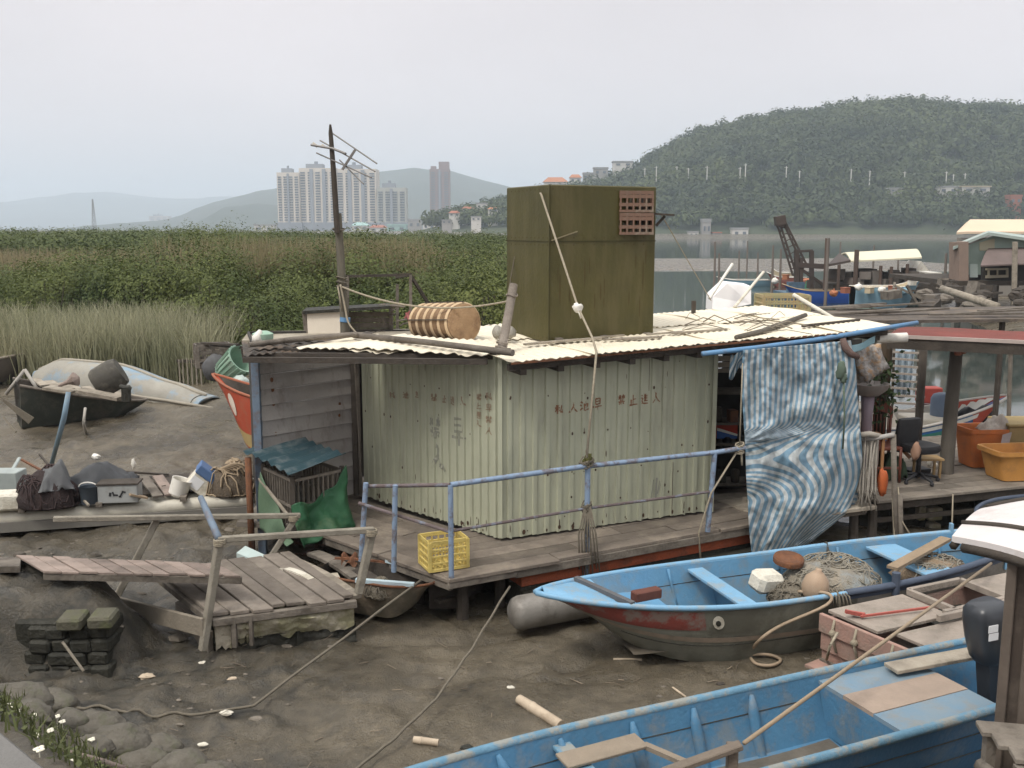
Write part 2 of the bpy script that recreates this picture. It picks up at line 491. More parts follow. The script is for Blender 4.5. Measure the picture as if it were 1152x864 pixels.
hm1 = mat('hill_green', (.035, .050, .028), (.07, .08, .045), scale=.02, rough=.95)
hm2 = mat('hill_far', (.04, .055, .04), (.06, .07, .05), scale=.006, rough=.95)
RH = [(440, 262), (470, 258), (490, 248), (510, 239), (540, 230), (570, 221), (610, 213), (640, 210), (680, 198), (715, 184), (735, 170), (760, 156), (785, 145), (830, 136), (880, 128),
      (940, 121), (985, 117), (1040, 121), (1080, 119), (1120, 126), (1152, 129), (1230, 125), (1340, 140), (1500, 170), (1700, 262)]
hill_z = hill('wooded_hill', RH, 680, 452, 900, hm1, 9, 200, 40, extra=9)
hill('far_mountain', [(190, 262), (230, 248), (262, 232), (310, 215), (360, 205), (430, 195), (470, 190), (512, 193), (546, 203), (580, 212), (640, 216), (720, 205), (800, 230), (900, 262)], 2300, 1700, 3000, hm2, 25)
hill('low_hill', [(225, 262), (250, 248), (272, 233), (300, 229), (330, 232), (370, 250), (400, 262)], 1650, 1450, 1900, hm2, 12)
hill('distant_mountain', [(-350, 262), (-100, 245), (0, 237), (50, 229), (100, 224), (140, 217), (180, 221), (230, 226), (290, 222), (340, 236), (420, 262)], 5200, 3900, 6400, hm2, 60)

# ================================================================== vegetation
def bushes(cs, dens, size, seed=0):
    "leaf centres over many uneven bush crowns: (x, y, z0, rx, ry, h)"
    out = []; nr = []; sz = []
    for (x, y, z0, rx, ry, h) in cs:
        n = max(12, int(dens * (rx * ry * 3.1 + (rx + ry) * h * 1.6)))
        d = RS.normal(size=(n, 3)); d[:, 2] = np.abs(d[:, 2]) * 1.0 - .25
        d /= np.linalg.norm(d, axis=1)[:, None]
        k = 1 + .55 * fbm(d[:, 0] * 2.6 + x * 3.7, d[:, 1] * 2.6 + d[:, 2] * 2.2 + y * 1.9, 50, 3)
        r = k * (1 - .35 * RS.rand(n) ** 2.2)
        p = np.stack([x + d[:, 0] * rx * r, y + d[:, 1] * ry * r, z0 + h * (.35 + .65 * d[:, 2] * r)], 1)
        p[:, 2] = np.maximum(p[:, 2], z0 + .02)
        out.append(p); nr.append(d); sz.append(size * (.6 + .8 * RS.rand(n)))
    return np.concatenate(out), np.concatenate(nr), np.concatenate(sz)

cs = []
rr = random.Random(5)
# the near belt of mangrove, from far left to behind the shack
for k in range(430):
    y = 26.5 + 16 * rr.random() ** 1.25
    x = rr.uniform(-.62 * y - 2, .085 * y)
    lim = 24.6 + 3.2 * float(sstep(-6, -12, x)) + (1.0 if x < -8.5 else 0)
    if y < lim: y = lim + rr.random()
    hx = 2.35 + .45 * float(fbm(x * .22, y * .22, 60, 2)) * 2 + .012 * (y - 27) * 5
    if x < -14: hx -= .45
    if x > -3: hx += .15
    cs.append((x, y, .2, rr.uniform(.65, 1.8), rr.uniform(.6, 1.5), max(1.2, hx * rr.uniform(.60, 1.12))))
c, n_, s_ = bushes(cs, 165, .088)
v1, q1 = leafquads(c, s_, n_, .6, .42)
lm = leafmat('mangrove_leaves', (.036, .060, .015), (.150, .170, .048), .28, .38)
o = bigmesh('mangrove_thicket', v1, q1, lm); tag(o, kind='stuff')
# dark woody core of the thicket
st = MB()
for (x, y, z0, rx, ry, h) in cs[:420]:
    for j in range(3):
        a = rr.uniform(0, 6.28); b = V((x + rr.uniform(-.3, .3), y + rr.uniform(-.3, .3), z0 - .1))
        st.tube([b, b + V((math.cos(a) * .25, math.sin(a) * .25, h * .4)), b + V((math.cos(a) * rx * .6, math.sin(a) * ry * .6, h * .8))], [.035, .025, .01], 4)
tag(st.build('mangrove_stems', mat('bark', (.05, .042, .03), (.10, .085, .065), 8, .9), loc=(0, 0, 0)), kind='stuff')
# the far belt
cs = []
for k in range(900):
    y = 58 + 105 * rr.random() ** 1.15
    x = rr.uniform(-.60 * y - 4, 3.5 - .01 * y)
    h = 2.98 + .0035 * (y - 58) + .45 * float(fbm(x * .07, y * .07, 61, 3)) + .34 * float(sstep(-5, -40, x)) - .22 * float(sstep(-14, 0, x))
    cs.append((x, y, .2, rr.uniform(1.4, 2.6), rr.uniform(1.3, 2.2), h * rr.uniform(.86, 1.03)))
c, n_, s_ = bushes(cs, 28, .205)
v1, q1 = leafquads(c, s_, n_, .62, .42)
o = bigmesh('mangrove_woodland', v1, q1, leafmat('mangrove_far_leaves', (.050, .076, .022), (.125, .145, .048), .22, .16)); tag(o, kind='stuff')
# tapering blades of reed and grass rooted in the ground
def blades(n, xf, yf, zf, h, wd, lean, two=True):
    x, y = xf(n), yf(n)
    keep = zf(x, y); x = x[keep]; y = y[keep]; n = len(x)
    z = ground(x, y); hh = h * (.6 + .55 * RS.rand(n)); a = RS.rand(n) * 6.28; l = lean * RS.randn(n)
    az = RS.rand(n) * 6.28
    dx, dy = np.cos(a) * wd, np.sin(a) * wd; lx, ly = np.cos(az) * l * hh, np.sin(az) * l * hh
    A = np.stack([x - dx, y - dy, z], 1); B = np.stack([x + dx, y + dy, z], 1)
    C = np.stack([x + dx * .7 + lx * .35, y + dy * .7 + ly * .35, z + hh * .6], 1); Dd = np.stack([x - dx * .7 + lx * .35, y - dy * .7 + ly * .35, z + hh * .6], 1)
    E_ = np.stack([x + dx * .12 + lx, y + dy * .12 + ly, z + hh], 1); F_ = np.stack([x - dx * .12 + lx, y - dy * .12 + ly, z + hh], 1)
    v = np.stack([A, B, C, Dd, E_, F_], 1).reshape(-1, 3)
    k = np.arange(n)[:, None] * 6
    q = np.concatenate([k + np.array([[0, 1, 2, 3]]), k + np.array([[3, 2, 4, 5]])], 1).reshape(-1, 4)
    return v, q
reedm = leafmat('reed_blades', (.24, .25, .15), (.38, .36, .24), .3, .8)
strawm = leafmat('dry_grass_blades', (.215, .185, .10), (.33, .275, .165), .3, .15)
rx0 = lambda n: -16.5 + 14 * RS.rand(n); ry0 = lambda n: 22.3 + 4.6 * RS.rand(n)
def reedok(x, y):
    edge = -7.15 + .9 * fbm(x * .5, y * .5, 71, 2) + .05 * (y - 23)
    return (x < edge) & (y > 22.8 + .9 * fbm(x * .6, y * .3, 70, 2) + .45 * (x < -12)) & (RS.rand(len(x)) < .55 + .9 * fbm(x * .9, y * .9, 72, 2) + .25)
v, q = blades(34000, rx0, ry0, reedok, 1.50, .013, .34)
tag(bigmesh('reed_bed', v, q, reedm), kind='stuff')
def gok(x, y): return (x < 1.5 - .01 * y) & (RS.rand(len(x)) < .7 + fbm(x * .2, y * .2, 73, 2))
v, q = blades(40000, lambda n: -42 + 44 * RS.rand(n), lambda n: 43.5 + 15 * RS.rand(n), gok, 2.28, .03, .14)
tag(bigmesh('dry_grass', v, q, strawm), kind='stuff')
def gok2(x, y): return (fbm(x * .3, y * .3, 74, 3) > -.02) & (x > -.36 * y)
v, q = blades(15000, lambda n: -14.5 + 11.5 * RS.rand(n), lambda n: 31.5 + 10 * RS.rand(n), gok2, 2.9, .022, .14)
tag(bigmesh('tall_dry_grass', v, q, strawm), kind='stuff')

# forest on the hill
n = 9800
fx = RS.uniform(-150, 520, n); fy = RS.uniform(455, 705, n)
fz = hill_z(fx, fy)
cs = [(a, b, c_, 2.0 + 5.5 * random.random() ** 1.8, 2.0 + 4.0 * random.random() ** 1.8, random.uniform(5.0, 10.5) * (1.35 if b > 650 and random.random() < .3 else 1)) for a, b, c_ in zip(fx, fy, fz) if 576 + F * a / b < 1420 and c_ > 4 and 576 + F * a / b > 462]
def farfol(cs, per, size):
    out = []; nr = []; sz = []
    for (x, y, z0, rx, ry, h) in cs:
        d = RS.normal(size=(per, 3)); d[:, 2] = np.abs(d[:, 2]) - .2; d /= np.linalg.norm(d, axis=1)[:, None]
        r = (.72 + .4 * RS.rand(per))
        out.append(np.stack([x + d[:, 0] * rx * r, y + d[:, 1] * ry * r, z0 + h * (.45 + .55 * d[:, 2] * r)], 1)); nr.append(d); sz.append(size * (.62 + rx * .06) * (.6 + .8 * RS.rand(per)))
    return np.concatenate(out), np.concatenate(nr), np.concatenate(sz)
for k in range(150):
    a = random.uniform(20, 420); b = random.uniform(640, 690); cs.append((a, b, float(hill_z(a, b)), random.uniform(4, 8.5), random.uniform(4, 7), random.uniform(9, 15)))
for k in range(160):
    a = random.uniform(40, 330); b = random.uniform(455, 600); cs.append((a, b, float(hill_z(a, b)), random.uniform(5, 9), random.uniform(4, 7), random.uniform(9, 13)))
c, n_, s_ = farfol(cs, 66, 1.9)
v1, q1 = leafquads(c, s_, n_, .75, .28)
o = bigmesh('hill_forest', v1, q1, leafmat('hill_leaves', (.016, .032, .013), (.098, .120, .040), .2, .02)); tag(o, kind='stuff')

# ================================================================== far buildings
conc = mat('apartment_wall', (.62, .56, .48), (.52, .47, .41), .05, .9)
recess = mat('apartment_recess', (.26, .28, .31), (.20, .22, .25), .05, .9)
winm = mat('window_glass', (.10, .12, .14), (.16, .18, .20), .2, .3)
def block(name, label, u0, u1, vtop, y, depth, wall_m, cols, rows, group=None, top=True, podium=True, rec=1):
    x0, x1 = D(u0, 250, y).x, D(u1, 250, y).x; zt = D(576, vtop, y).z; zb = 0.
    cx = (x0 + x1) / 2; wd = x1 - x0
    t = thing(name, label, 'apartment block', (cx, y + depth / 2, zb), group)
    mb = MB(); mb.box((cx, y + depth / 2, (zb + zt) / 2), (wd, depth, zt - zb)); mb.build('wall', wall_m, t)
    if podium:
        mb = MB(); mb.box((cx, y + depth / 2 - 2, 5), (wd + 5, depth + 6, 10)); mb.build('podium', recess, t)
    if top:
        mb = MB(); mb.box((cx - wd * .12, y + depth / 2, zt + 2), (wd * .45, depth * .5, 4)); mb.lathe([(wd * .05, zt + 4), (wd * .05, zt + 6.5)], (cx - wd * .1, y + depth / 2, 0), n=8)
        mb.build('roof', recess, t)
    for k in range(rec):
        rx = x0 + wd * (k + 1) / (rec + 1)
        mb = MB(); mb.box((rx, y - .3, (zb + zt) / 2 + 1), (wd * .09, 1.2, zt - zb - 4)); mb.build('stair_shaft', recess, t)
    cw = wd / cols; rh = (zt - 14) / rows; src = None; cnt = 0
    for i in range(cols):
        for j in range(rows):
            c0 = (x0 + cw * (i + .5), y - .25, 11 + rh * (j + .5))
            if src is None:
                mb = MB(); mb.box(c0, (cw * .62, .7, rh * .48)); src = mb.build('window', winm, t); s0 = V(c0)
            else:
                w_ = src.copy(); COL.objects.link(w_); w_.parent = t; w_.location = V(c0) - s0
    return t
block('apartment_block', 'tall cream apartment block standing farthest left over the mangroves', 313, 338, 194, 900, 22, conc, 4, 18, rec=1)
block('apartment_block', 'cream apartment tower with two roof humps, second from the left of the towers', 338, 379.5, 189, 902, 24, conc, 5, 19, rec=2)
block('apartment_block', 'cream apartment tower right behind the antenna pole', 379.5, 424, 190, 904, 24, conc, 5, 19, rec=2)
block('apartment_block', 'lower grey green apartment block at the right end of the cream towers', 424.5, 457, 211, 898, 20, mat('apartment_grey', (.40, .40, .36), (.34, .34, .30), .05, .9), 4, 12, top=True)
pink = mat('tower_pink', (.24, .165, .15), (.20, .14, .13), .05, .9)
t = block('tower_block', 'reddish brown tower block standing alone in front of the mountain', 484, 506, 190, 1180, 22, pink, 3, 22, top=False, podium=False, rec=1)
mb = MB(); a = D(499, 190, 1180); mb.box((a.x, 1190, a.z + 4), (12, 12, 9)); mb.box((D(487, 190, 1180).x, 1190, a.z + 1.5), (6, 10, 4)); mb.build('roof', pink, t)
pale = mat('far_tower_wall', (.42, .37, .33), (.36, .32, .30), .05, .9)
for (u0, u1, vt, lab) in ((168, 189, 243, 'pale distant apartment block low on the horizon, leftmost of three'), (192, 203, 246, 'smallest pale distant block on the horizon, middle of three'), (207, 221, 241, 'pale distant block with stepped top on the horizon, right of three')):
    t = block('distant_block', lab, u0, u1, vt, 2600, 30, pale, 3, 6, top=True, podium=False, rec=0, group='distant blocks on the left horizon')
# lattice mast
t = thing('lattice_mast', 'thin grey lattice pylon rising alone over the mangroves at far left', 'pylon', (D(104, 255, 900).x, 900, 0))
mb = MB(); c0 = D(104, 224, 900); x = c0.x
for sx_ in (-1, 1):
    for sy in (-1, 1): mb.bar((x + sx_ * 1.6, 900 + sy * 1.6, 0), (x + sx_ * .3, 900 + sy * .3, c0.z), .35, .35)
for k in range(9):
    z0, z1 = c0.z * k / 9, c0.z * (k + 1) / 9; a, b = 1.6 - 1.3 * k / 9, 1.6 - 1.3 * (k + 1) / 9
    mb.bar((x - a, 900 - a, z0), (x + b, 900 - b, z1), .2, .2); mb.bar((x + a, 900 - a, z0), (x - b, 900 - b, z1), .2, .2)
mb.build('mast', mat('steel_grey', (.2, .2, .2), (.15, .15, .15), 2, .6), t)

def house(name, label, u0, u1, v0, v1, y, wall_m, roof_m, gable=False, group=None, cat='house', wins=2):
    "small far house: wall, pitched or flat roof, windows; v0 top, v1 bottom"
    a = D(u0, v1, y); b = D(u1, v0, y); wd = b.x - a.x; hh = b.z - a.z; cx = (a.x + b.x) / 2; dp = max(wd * .6, 5)
    t = thing(name, label, cat, (cx, y + dp / 2, a.z - 3), group)
    wh = hh * (.62 if gable else .8)
    mb = MB(); mb.box((cx, y + dp / 2, a.z + wh / 2 - 4), (wd, dp, wh + 8)); mb.build('wall', wall_m, t)
    mb = MB()
    if gable:
        e = wd * .56; zt = a.z + wh
        mb.add([(cx - e, y - .5, zt), (cx + e, y - .5, zt), (cx + e, y + dp + .5, zt), (cx - e, y + dp + .5, zt), (cx - e * .55, y + dp / 2, zt + hh * .38), (cx + e * .55, y + dp / 2, zt + hh * .38)],
               [(0, 1, 5, 4), (1, 2, 5), (2, 3, 4, 5), (3, 0, 4), (3, 2, 1, 0)])
    else:
        mb.box((cx, y + dp / 2, a.z + wh + hh * .1), (wd * 1.08, dp * 1.1, hh * .2))
    mb.build('roof', roof_m, t)
    for k in range(wins):
        mb = MB(); mb.box((a.x + wd * (k + .5) / wins, y - .1, a.z + wh * .55), (wd / wins * .4, .5, wh * .35)); mb.build('window', winm, t)
    return t
white_w = mat('house_white', (.6, .58, .54), (.5, .48, .45), .3, .85)
grey_w = mat('house_grey', (.34, .33, .31), (.28, .27, .26), .3, .85)
red_r = mat('roof_red', (.34, .13, .08), (.27, .11, .07), .3, .85)
or_r = mat('roof_orange', (.42, .18, .09), (.36, .16, .09), .3, .85)
teal_r = mat('roof_teal', (.26, .42, .40), (.32, .45, .42), .3, .7)
grey_r = mat('roof_grey', (.30, .30, .30), (.24, .24, .24), .3, .85)
vil = [
 ((612, 638, 199, 214, 668), white_w, or_r, True, 'temple with a steep orange roof peeking over the olive box'),
 ((641, 654, 196, 206, 672), white_w, or_r, True, 'small orange roofed house just right of the temple'),
 ((656, 668, 194, 203, 676), grey_w, grey_r, False, 'grey flat house on the ridge right of the orange roofs'),
 ((668, 684, 188, 198, 678), grey_w, grey_r, False, 'grey ridge house with a dark flat top below the hill shoulder'),
 ((690, 712, 181, 188, 682), white_w, grey_r, False, 'long white house highest on the ridge left of the big hill'),
 ((1056, 1078, 209, 218, 520), white_w, grey_r, False, 'white flat roofed house on the hillside terrace'),
 ((1082, 1114, 209, 217, 522), white_w, mat('roof_beige', (.42, .36, .26), (.36, .30, .22), .3), False, 'long beige roofed house beside the white one on the hillside'),
 ((1136, 1150, 219, 231, 520), red_r, red_r, False, 'dark red shed on the hillside at the right edge'),
 ((1001, 1015, 211, 217, 520), grey_w, grey_r, False, 'low grey hut on the hillside terrace left of the white house'),
 ((790, 800, 246, 266, 455), grey_w, grey_r, False, 'narrow grey tower house at the waterside foot of the hill'),
 ((824, 842, 256, 267, 455), white_w, grey_r, False, 'pale long house with dark windows at the waterside foot of the hill'),
 ((775, 786, 260, 267, 454), white_w, grey_r, False, 'tiny white house left of the grey waterside tower'),
 ((802, 812, 261, 267, 454), grey_w, red_r, False, 'small red roofed house between the waterside tower and the pale house'),
 ((520, 534, 232, 239, 640), white_w, red_r, True, 'red roofed white house in the hillside village, middle of the upper row'),
 ((536, 548, 228, 235, 650), white_w, grey_r, False, 'white cubic house high in the hillside village'),
 ((505, 517, 237, 244, 630), white_w, red_r, True, 'red roofed house at the left end of the hillside village'),
 ((549, 560, 233, 239, 648), white_w, or_r, True, 'orange roofed house at the right end of the hillside village'),
 ((497, 508, 247, 252, 600), grey_w, grey_r, False, 'grey house low in the hillside village left of the box'),
 ((530, 541, 243, 249, 615), white_w, grey_r, False, 'small pale house low in the hillside village near the box'),
 ((396, 414, 250, 260, 760), white_w, teal_r, True, 'long shed with a pale teal roof right of the antenna pole'),
 ((416, 434, 253, 261, 745), white_w, red_r, True, 'red roofed low building beyond the mangroves'),
 ((436, 457, 252, 261, 740), teal_r, teal_r, False, 'teal clad warehouse beyond the mangroves'),
 ((459, 474, 246, 258, 775), grey_w, grey_r, False, 'grey house right of the teal warehouse'),
 ((476, 489, 250, 259, 770), white_w, grey_r, False, 'pale house below the reddish tower block'),
 ((286, 308, 252, 261, 780), white_w, grey_r, False, 'low pale building left of the cream towers'),
]
def on_hill(u, v, lift):
    for y in np.arange(456, 676, 3.0):
        p = D(u, v, y)
        if float(hill_z(p.x, y)) + lift >= p.z: return y
    return 676
for i, ((u0, u1, v0, v1, y), wm_, rm, gb, lab) in enumerate(vil):
    if i < 19 and v1 < 260: y = on_hill((u0 + u1) / 2, v1, 6) - 4
    house('hillside_house' if i < 19 else 'low_building', lab, u0, u1, v0, v1, y, wm_, rm, gb, 'houses scattered on the hill' if i < 19 else 'low buildings beyond the mangroves', 'house' if i < 19 else 'building')
# pale posts of the road on the hill
pm = mat('pale_concrete', (.62, .60, .56), (.5, .48, .45), .5, .9)
src = None
for u, v0, v1 in ((692, 196, 204), (725, 189, 206), (738, 187, 204), (761, 187, 203), (774, 189, 205), (795, 187, 202), (832, 188, 205), (838, 184, 205), (884, 187, 203), (899, 192, 203), (957, 190, 203), (978, 192, 203), (1017, 193, 207), (1064, 193, 206), (1072, 196, 206), (1085, 195, 207)):
    y = on_hill(u, v1, 5) - 3; a = D(u, v1, y); b = D(u, v0, y); a.z -= 5
    if src is None:
        mb = MB(); mb.lathe([(.30, 0), (.24, 1.0)], (a.x, a.y, a.z), n=8); mb.bar((a.x - 1, a.y, a.z + .95), (a.x + .8, a.y, a.z + .95), .2, .015)
        src = one('road_post', mb, pm, 'pale concrete post of the row along the hillside road', 'post', 'posts along the hillside road'); base = a; o = src
    else:
        o = src.copy(); COL.objects.link(o)
    o.location = a; o.scale = (1, 1, b.z - a.z)
# ================================================================== materials of the place
wood = mat('grey_wood', (.20, .175, .145), (.11, .094, .076), 5, .85, .5, 30, stain=(.05, .042, .034), sscale=3, samt=.6, stretch=(1, 1, 1), island=.2)
wood_pale = mat('pale_wood', (.34, .30, .24), (.22, .19, .15), 6, .85, .4, 40, stain=(.10, .085, .065), sscale=4, samt=.5, island=.18)
wood_pink = mat('pinkish_wood', (.30, .235, .20), (.20, .16, .135), 6, .85, .4, 40, stain=(.11, .09, .075), sscale=4, samt=.5, island=.22)
wood_dark = mat('dark_wood', (.075, .062, .05), (.04, .034, .028), 6, .85, .4, 30, island=.2)
deckm = mat('deck_planks', (.185, .155, .125), (.12, .10, .082), 3.5, .85, .5, 30, stain=(.27, .23, .18), sscale=2.2, samt=.5, island=.22)
rust = mat('rust', (.20, .085, .04), (.11, .055, .035), 12, .85, .4, 60)
rustred = mat('rust_red_paint', (.36, .085, .035), (.24, .065, .03), 6, .7, .3, 40, stain=(.07, .045, .03), sscale=4)
greenw = mat('green_sheet', (.425, .435, .325), (.365, .375, .28), 1.6, .5, .12, 60, stain=(.21, .205, .16), sscale=1.3, samt=.6, streak=(4, 4, .7), sedge=(.5, .72))
rustdot = mat('rust_spot', (.05, .035, .025), (.09, .05, .03), 30, .9)
greyboard = mat('grey_boards', (.36, .335, .31), (.29, .272, .255), 3, .7, .2, 30, stain=(.12, .09, .07), sscale=2.5, samt=.5, streak=(1.5, 1.5, .5), island=.06)
bluepost = mat('blue_grey_paint', (.16, .21, .27), (.12, .16, .21), 5, .6, .2, 40, stain=(.16, .10, .07), sscale=5, samt=.6)
railm = mat('railing_blue', (.235, .31, .42), (.19, .26, .36), 4, .55, .3, 50, stain=(.13, .085, .06), sscale=7, samt=.7, sedge=(.5, .6))
railrust = mat('railing_rusty', (.155, .125, .125), (.10, .075, .07), 6, .75, .4, 50, stain=(.20, .24, .30), sscale=8, samt=.7)
cream = mat('cream_sheet', (.76, .70, .56), (.66, .59, .46), 2.5, .6, .2, 30, stain=(.26, .19, .11), sscale=1.8, samt=.5, sedge=(.6, .78))
olive = mat('olive_paint', (.078, .069, .019), (.056, .050, .014), 2.2, .48, .15, 25, stain=(.115, .095, .042), sscale=1.6, samt=.5, spec=.35, streak=(3.2, 3.2, .5), sedge=(.46, .66))
ropem = mat('rope_pale', (.40, .35, .26), (.28, .24, .18), 40, .95, .5, 160)
ropeg = mat('rope_grey', (.19, .165, .125), (.13, .115, .09), 30, .95, .5, 160)
foam = mat('stained_foam', (.48, .43, .34), (.36, .32, .25), 5, .95, 1.0, 26, stain=(.24, .23, .12), sscale=2.5, samt=.75, sedge=(.46, .6))
foamw = mat('white_foam', (.68, .65, .56), (.58, .54, .45), 8, .9, .6, 40, stain=(.30, .26, .18), sscale=5, samt=.5)
white = mat('white_plastic', (.74, .72, .66), (.66, .63, .56), 4, .5, .1, 30, stain=(.42, .36, .27), sscale=3, samt=.45)
slime = mat('dark_slime_and_shade', (.022, .022, .018), (.045, .043, .033), 7, .7, .9, 30)  # also colours the dark pieces that stand in for shade
black = mat('black_rubber', (.022, .022, .024), (.035, .035, .037), 10, .55)
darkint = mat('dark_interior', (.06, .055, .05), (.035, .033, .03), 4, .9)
greycloth = mat('grey_cloth', (.085, .088, .092), (.06, .063, .068), 6, .9, .3, 80)
netm = mat('net_fibre', (.28, .25, .19), (.19, .18, .16), 30, .95)
orange = mat('orange_plastic', (.55, .17, .05), (.46, .14, .045), 5, .5, stain=(.30, .13, .06), sscale=4, samt=.5)
orangey = mat('amber_plastic', (.58, .29, .08), (.50, .24, .07), 4, .5, stain=(.34, .18, .07), sscale=4, samt=.5)

# ------------------------------------------------------------------ floating deck
Z0 = .5
deck = thing('floating_deck', 'weathered timber deck of the floating shack with a rusty red stripe along its hull', 'deck', (1.5, 11.5, 0))
C0, C1, C2 = V((-.61, 9.11, Z0)), V((2.70, 10.88, Z0)), V((4.46, 11.62, Z0))
C3, C4 = V((-2.14, 10.57, Z0)), V((-3.3, 11.15, Z0))
mb = MB()
# planks run along the front walk, and along the left walk
dfr = (C1 - C0).normalized(); nfr = V((-dfr.y, dfr.x, 0))
row = [0, .22, .43, .66, .88, 1.1, 1.34]
for k in range(len(row) - 1):
    x0 = 0
    ins = (row[k]) * .55
    L_ = (C1 - C0).length + 2.0
    x = ins
    while x < L_:
        ln = random.uniform(1.1, 2.2); e = min(x + ln, L_)
        y0 = row[k] + .006; y1 = row[k + 1] - .006; jz = random.uniform(-.008, .006); ft = random.uniform(-.035, .025) if k == 0 else 0
        a = C0 + dfr * x + nfr * (y0 + ft); b = C0 + dfr * (e - .012) + nfr * (y0 + ft + (random.uniform(-.03, .02) if k == 0 else 0)); c = C0 + dfr * (e - .012) + nfr * y1; d = C0 + dfr * x + nfr * y1
        mb.slab([p + V((0, 0, jz)) for p in (a, b, c, d)], .04)
        x = e
mb.build('front_planks', deckm, deck, bevel=.005)
mb = MB()
dl = (C3 - C0).normalized(); nl = V((dl.y, -dl.x, 0))
for k in range(6):
    x = .02 + k * .0
    L_ = 3.0; x = 0.0 + .1 * k
    while x < L_:
        e = min(x + random.uniform(.9, 1.7), L_); y0, y1 = k * .2 + .006, (k + 1) * .2 - .006; jz = random.uniform(-.010, .004) - .006
        pts = [C0 + dl * x + nl * y0, C0 + dl * (e - .012) + nl * (y0 + random.uniform(-.02, .01)), C0 + dl * (e - .012) + nl * y1, C0 + dl * x + nl * y1]
        mb.slab([p + V((0, 0, jz)) for p in pts][::-1], .04); x = e
mb.build('side_planks', deckm, deck, bevel=.005)
mb = MB(); mb.slab([V((-1.9, 11.0, .44)), V((.0, 10.0, .44)), C2 + V((-.1, .1, -.06)), V((4.2, 14.9, .44)), V((-3.0, 14.6, .44)), V((-3.25, 11.2, .44))], .06)
mb.build('subfloor', wood, deck)
# fascia boards
mb = MB()
o2 = V((nfr.x, nfr.y, 0)) * .05
mb.bar(C0 + dfr * .75 + o2 + V((0, 0, -.085)), C1 + dfr * .1 + o2 + V((0, 0, -.085)), .05, .09)
mb.bar(C0 + dl * .02 + nl * .05 + V((0, 0, -.09)), C3 + nl * .05 + V((0, 0, -.09)), .05, .08)
mb.bar(C0 + nfr * .03 + V((0, 0, -.075)) , C0 + dfr * .75 + nfr * .03 + V((0, 0, -.075)), .06, .06)
mb.build('fascia', wood, deck, bevel=.006)
# the pontoon hull under it: rust red stripe over dark slime
h0 = C0 + dfr * .85 + nfr * .09; h1 = C1 + dfr * .5 + nfr * .09
mb = MB(); mb.slab([h0 + V((0, 0, -.135)), h1 + V((0, 0, -.135)), h1 + nfr * 1.6 + V((0, 0, -.135)), h0 + nfr * 1.6 + V((0, 0, -.135))], .12)
mb.build('red_stripe', rustred, deck)
mb = MB(); mb.slab([h0 + nfr * .02 + V((0, 0, -.257)), h1 + nfr * .02 + V((0, 0, -.257)), h1 + nfr * 1.6 + V((0, 0, -.257)), h0 + nfr * 1.6 + V((0, 0, -.257))], .40)
mb.bar(h0 - nfr * .05 + V((0, 0, -.36)), h1 - nfr * .05 + V((0, 0, -.36)), .12, .1)
mb.build('hull', slime, deck)
mb = MB()
for p in (C0 + nfr * .25 + dfr * .25, C0 + dl * .75 + nl * .25, C0 + dfr * .75 + nfr * .4, C0 + nfr * .7 + dfr * .55, C0 + dl * 1.5 + nl * .3, C1 + dfr * .9 + nfr * .2, C2 + V((-.25, .1, 0)), C2 + V((.0, .15, 0)), C0 + dl * 1.2 + nl * .9):
    mb = MB(); mb.tube([(p.x, p.y, -.25), (p.x + .01, p.y, .2), (p.x, p.y, .46)], [.065, .06, .055], 8); mb.build('stilt', wood_dark, deck, smooth=True, ang=40)
for k in range(4):
    mb = MB()
    p = C0 + dfr * (.2 + .15 * k) + nfr * (.5 + .1 * k)
    mb.box((p.x, p.y, .18 + .1 * (k % 2)), (.35, .2, .3), rz=.5 * k); mb.build('support_block', wood_dark, deck)
# end part of the deck right of the tarpaulin, with a pale ledge
mb = MB()
for k in range(5):
    a = C1 + dfr * .35 + nfr * (.02 + .24 * k); b = C2 + nfr * (.02 + .24 * k) + dfr * .05 * random.random()
    mb.slab([a + V((0, 0, .012)), b + V((0, 0, .012)), b + nfr * .225 + V((0, 0, .01)), a + nfr * .225 + V((0, 0, .01))], .05)
mb.build('end_planks', wood_pale, deck, bevel=.006)

# steel drum float under the deck
fl = thing('float_cylinder', 'grey steel cylinder float lying under the deck beside the blue boat', 'float', D(600, 700, 9.0) - V((0, 0, .2)))
a = D(574, 700, 9.0); a.z = .19; b = a + V((1.7, .75, .02))
d_ = (b - a).normalized()
mb = MB(); mb.lathe([(.02, 0), (.10, .01), (.15, .05), (.165, .1), (.165, .98), (.168, 1.0), (.165, 1.02), (.165, 1.86)], a, d_, 28)
mb.build('drum', mat('dull_steel', (.26, .245, .22), (.20, .185, .165), 5, .5, .15, 30, stain=(.10, .085, .07), sscale=2.5, samt=.6, metal=.25), fl, smooth=True, ang=50)

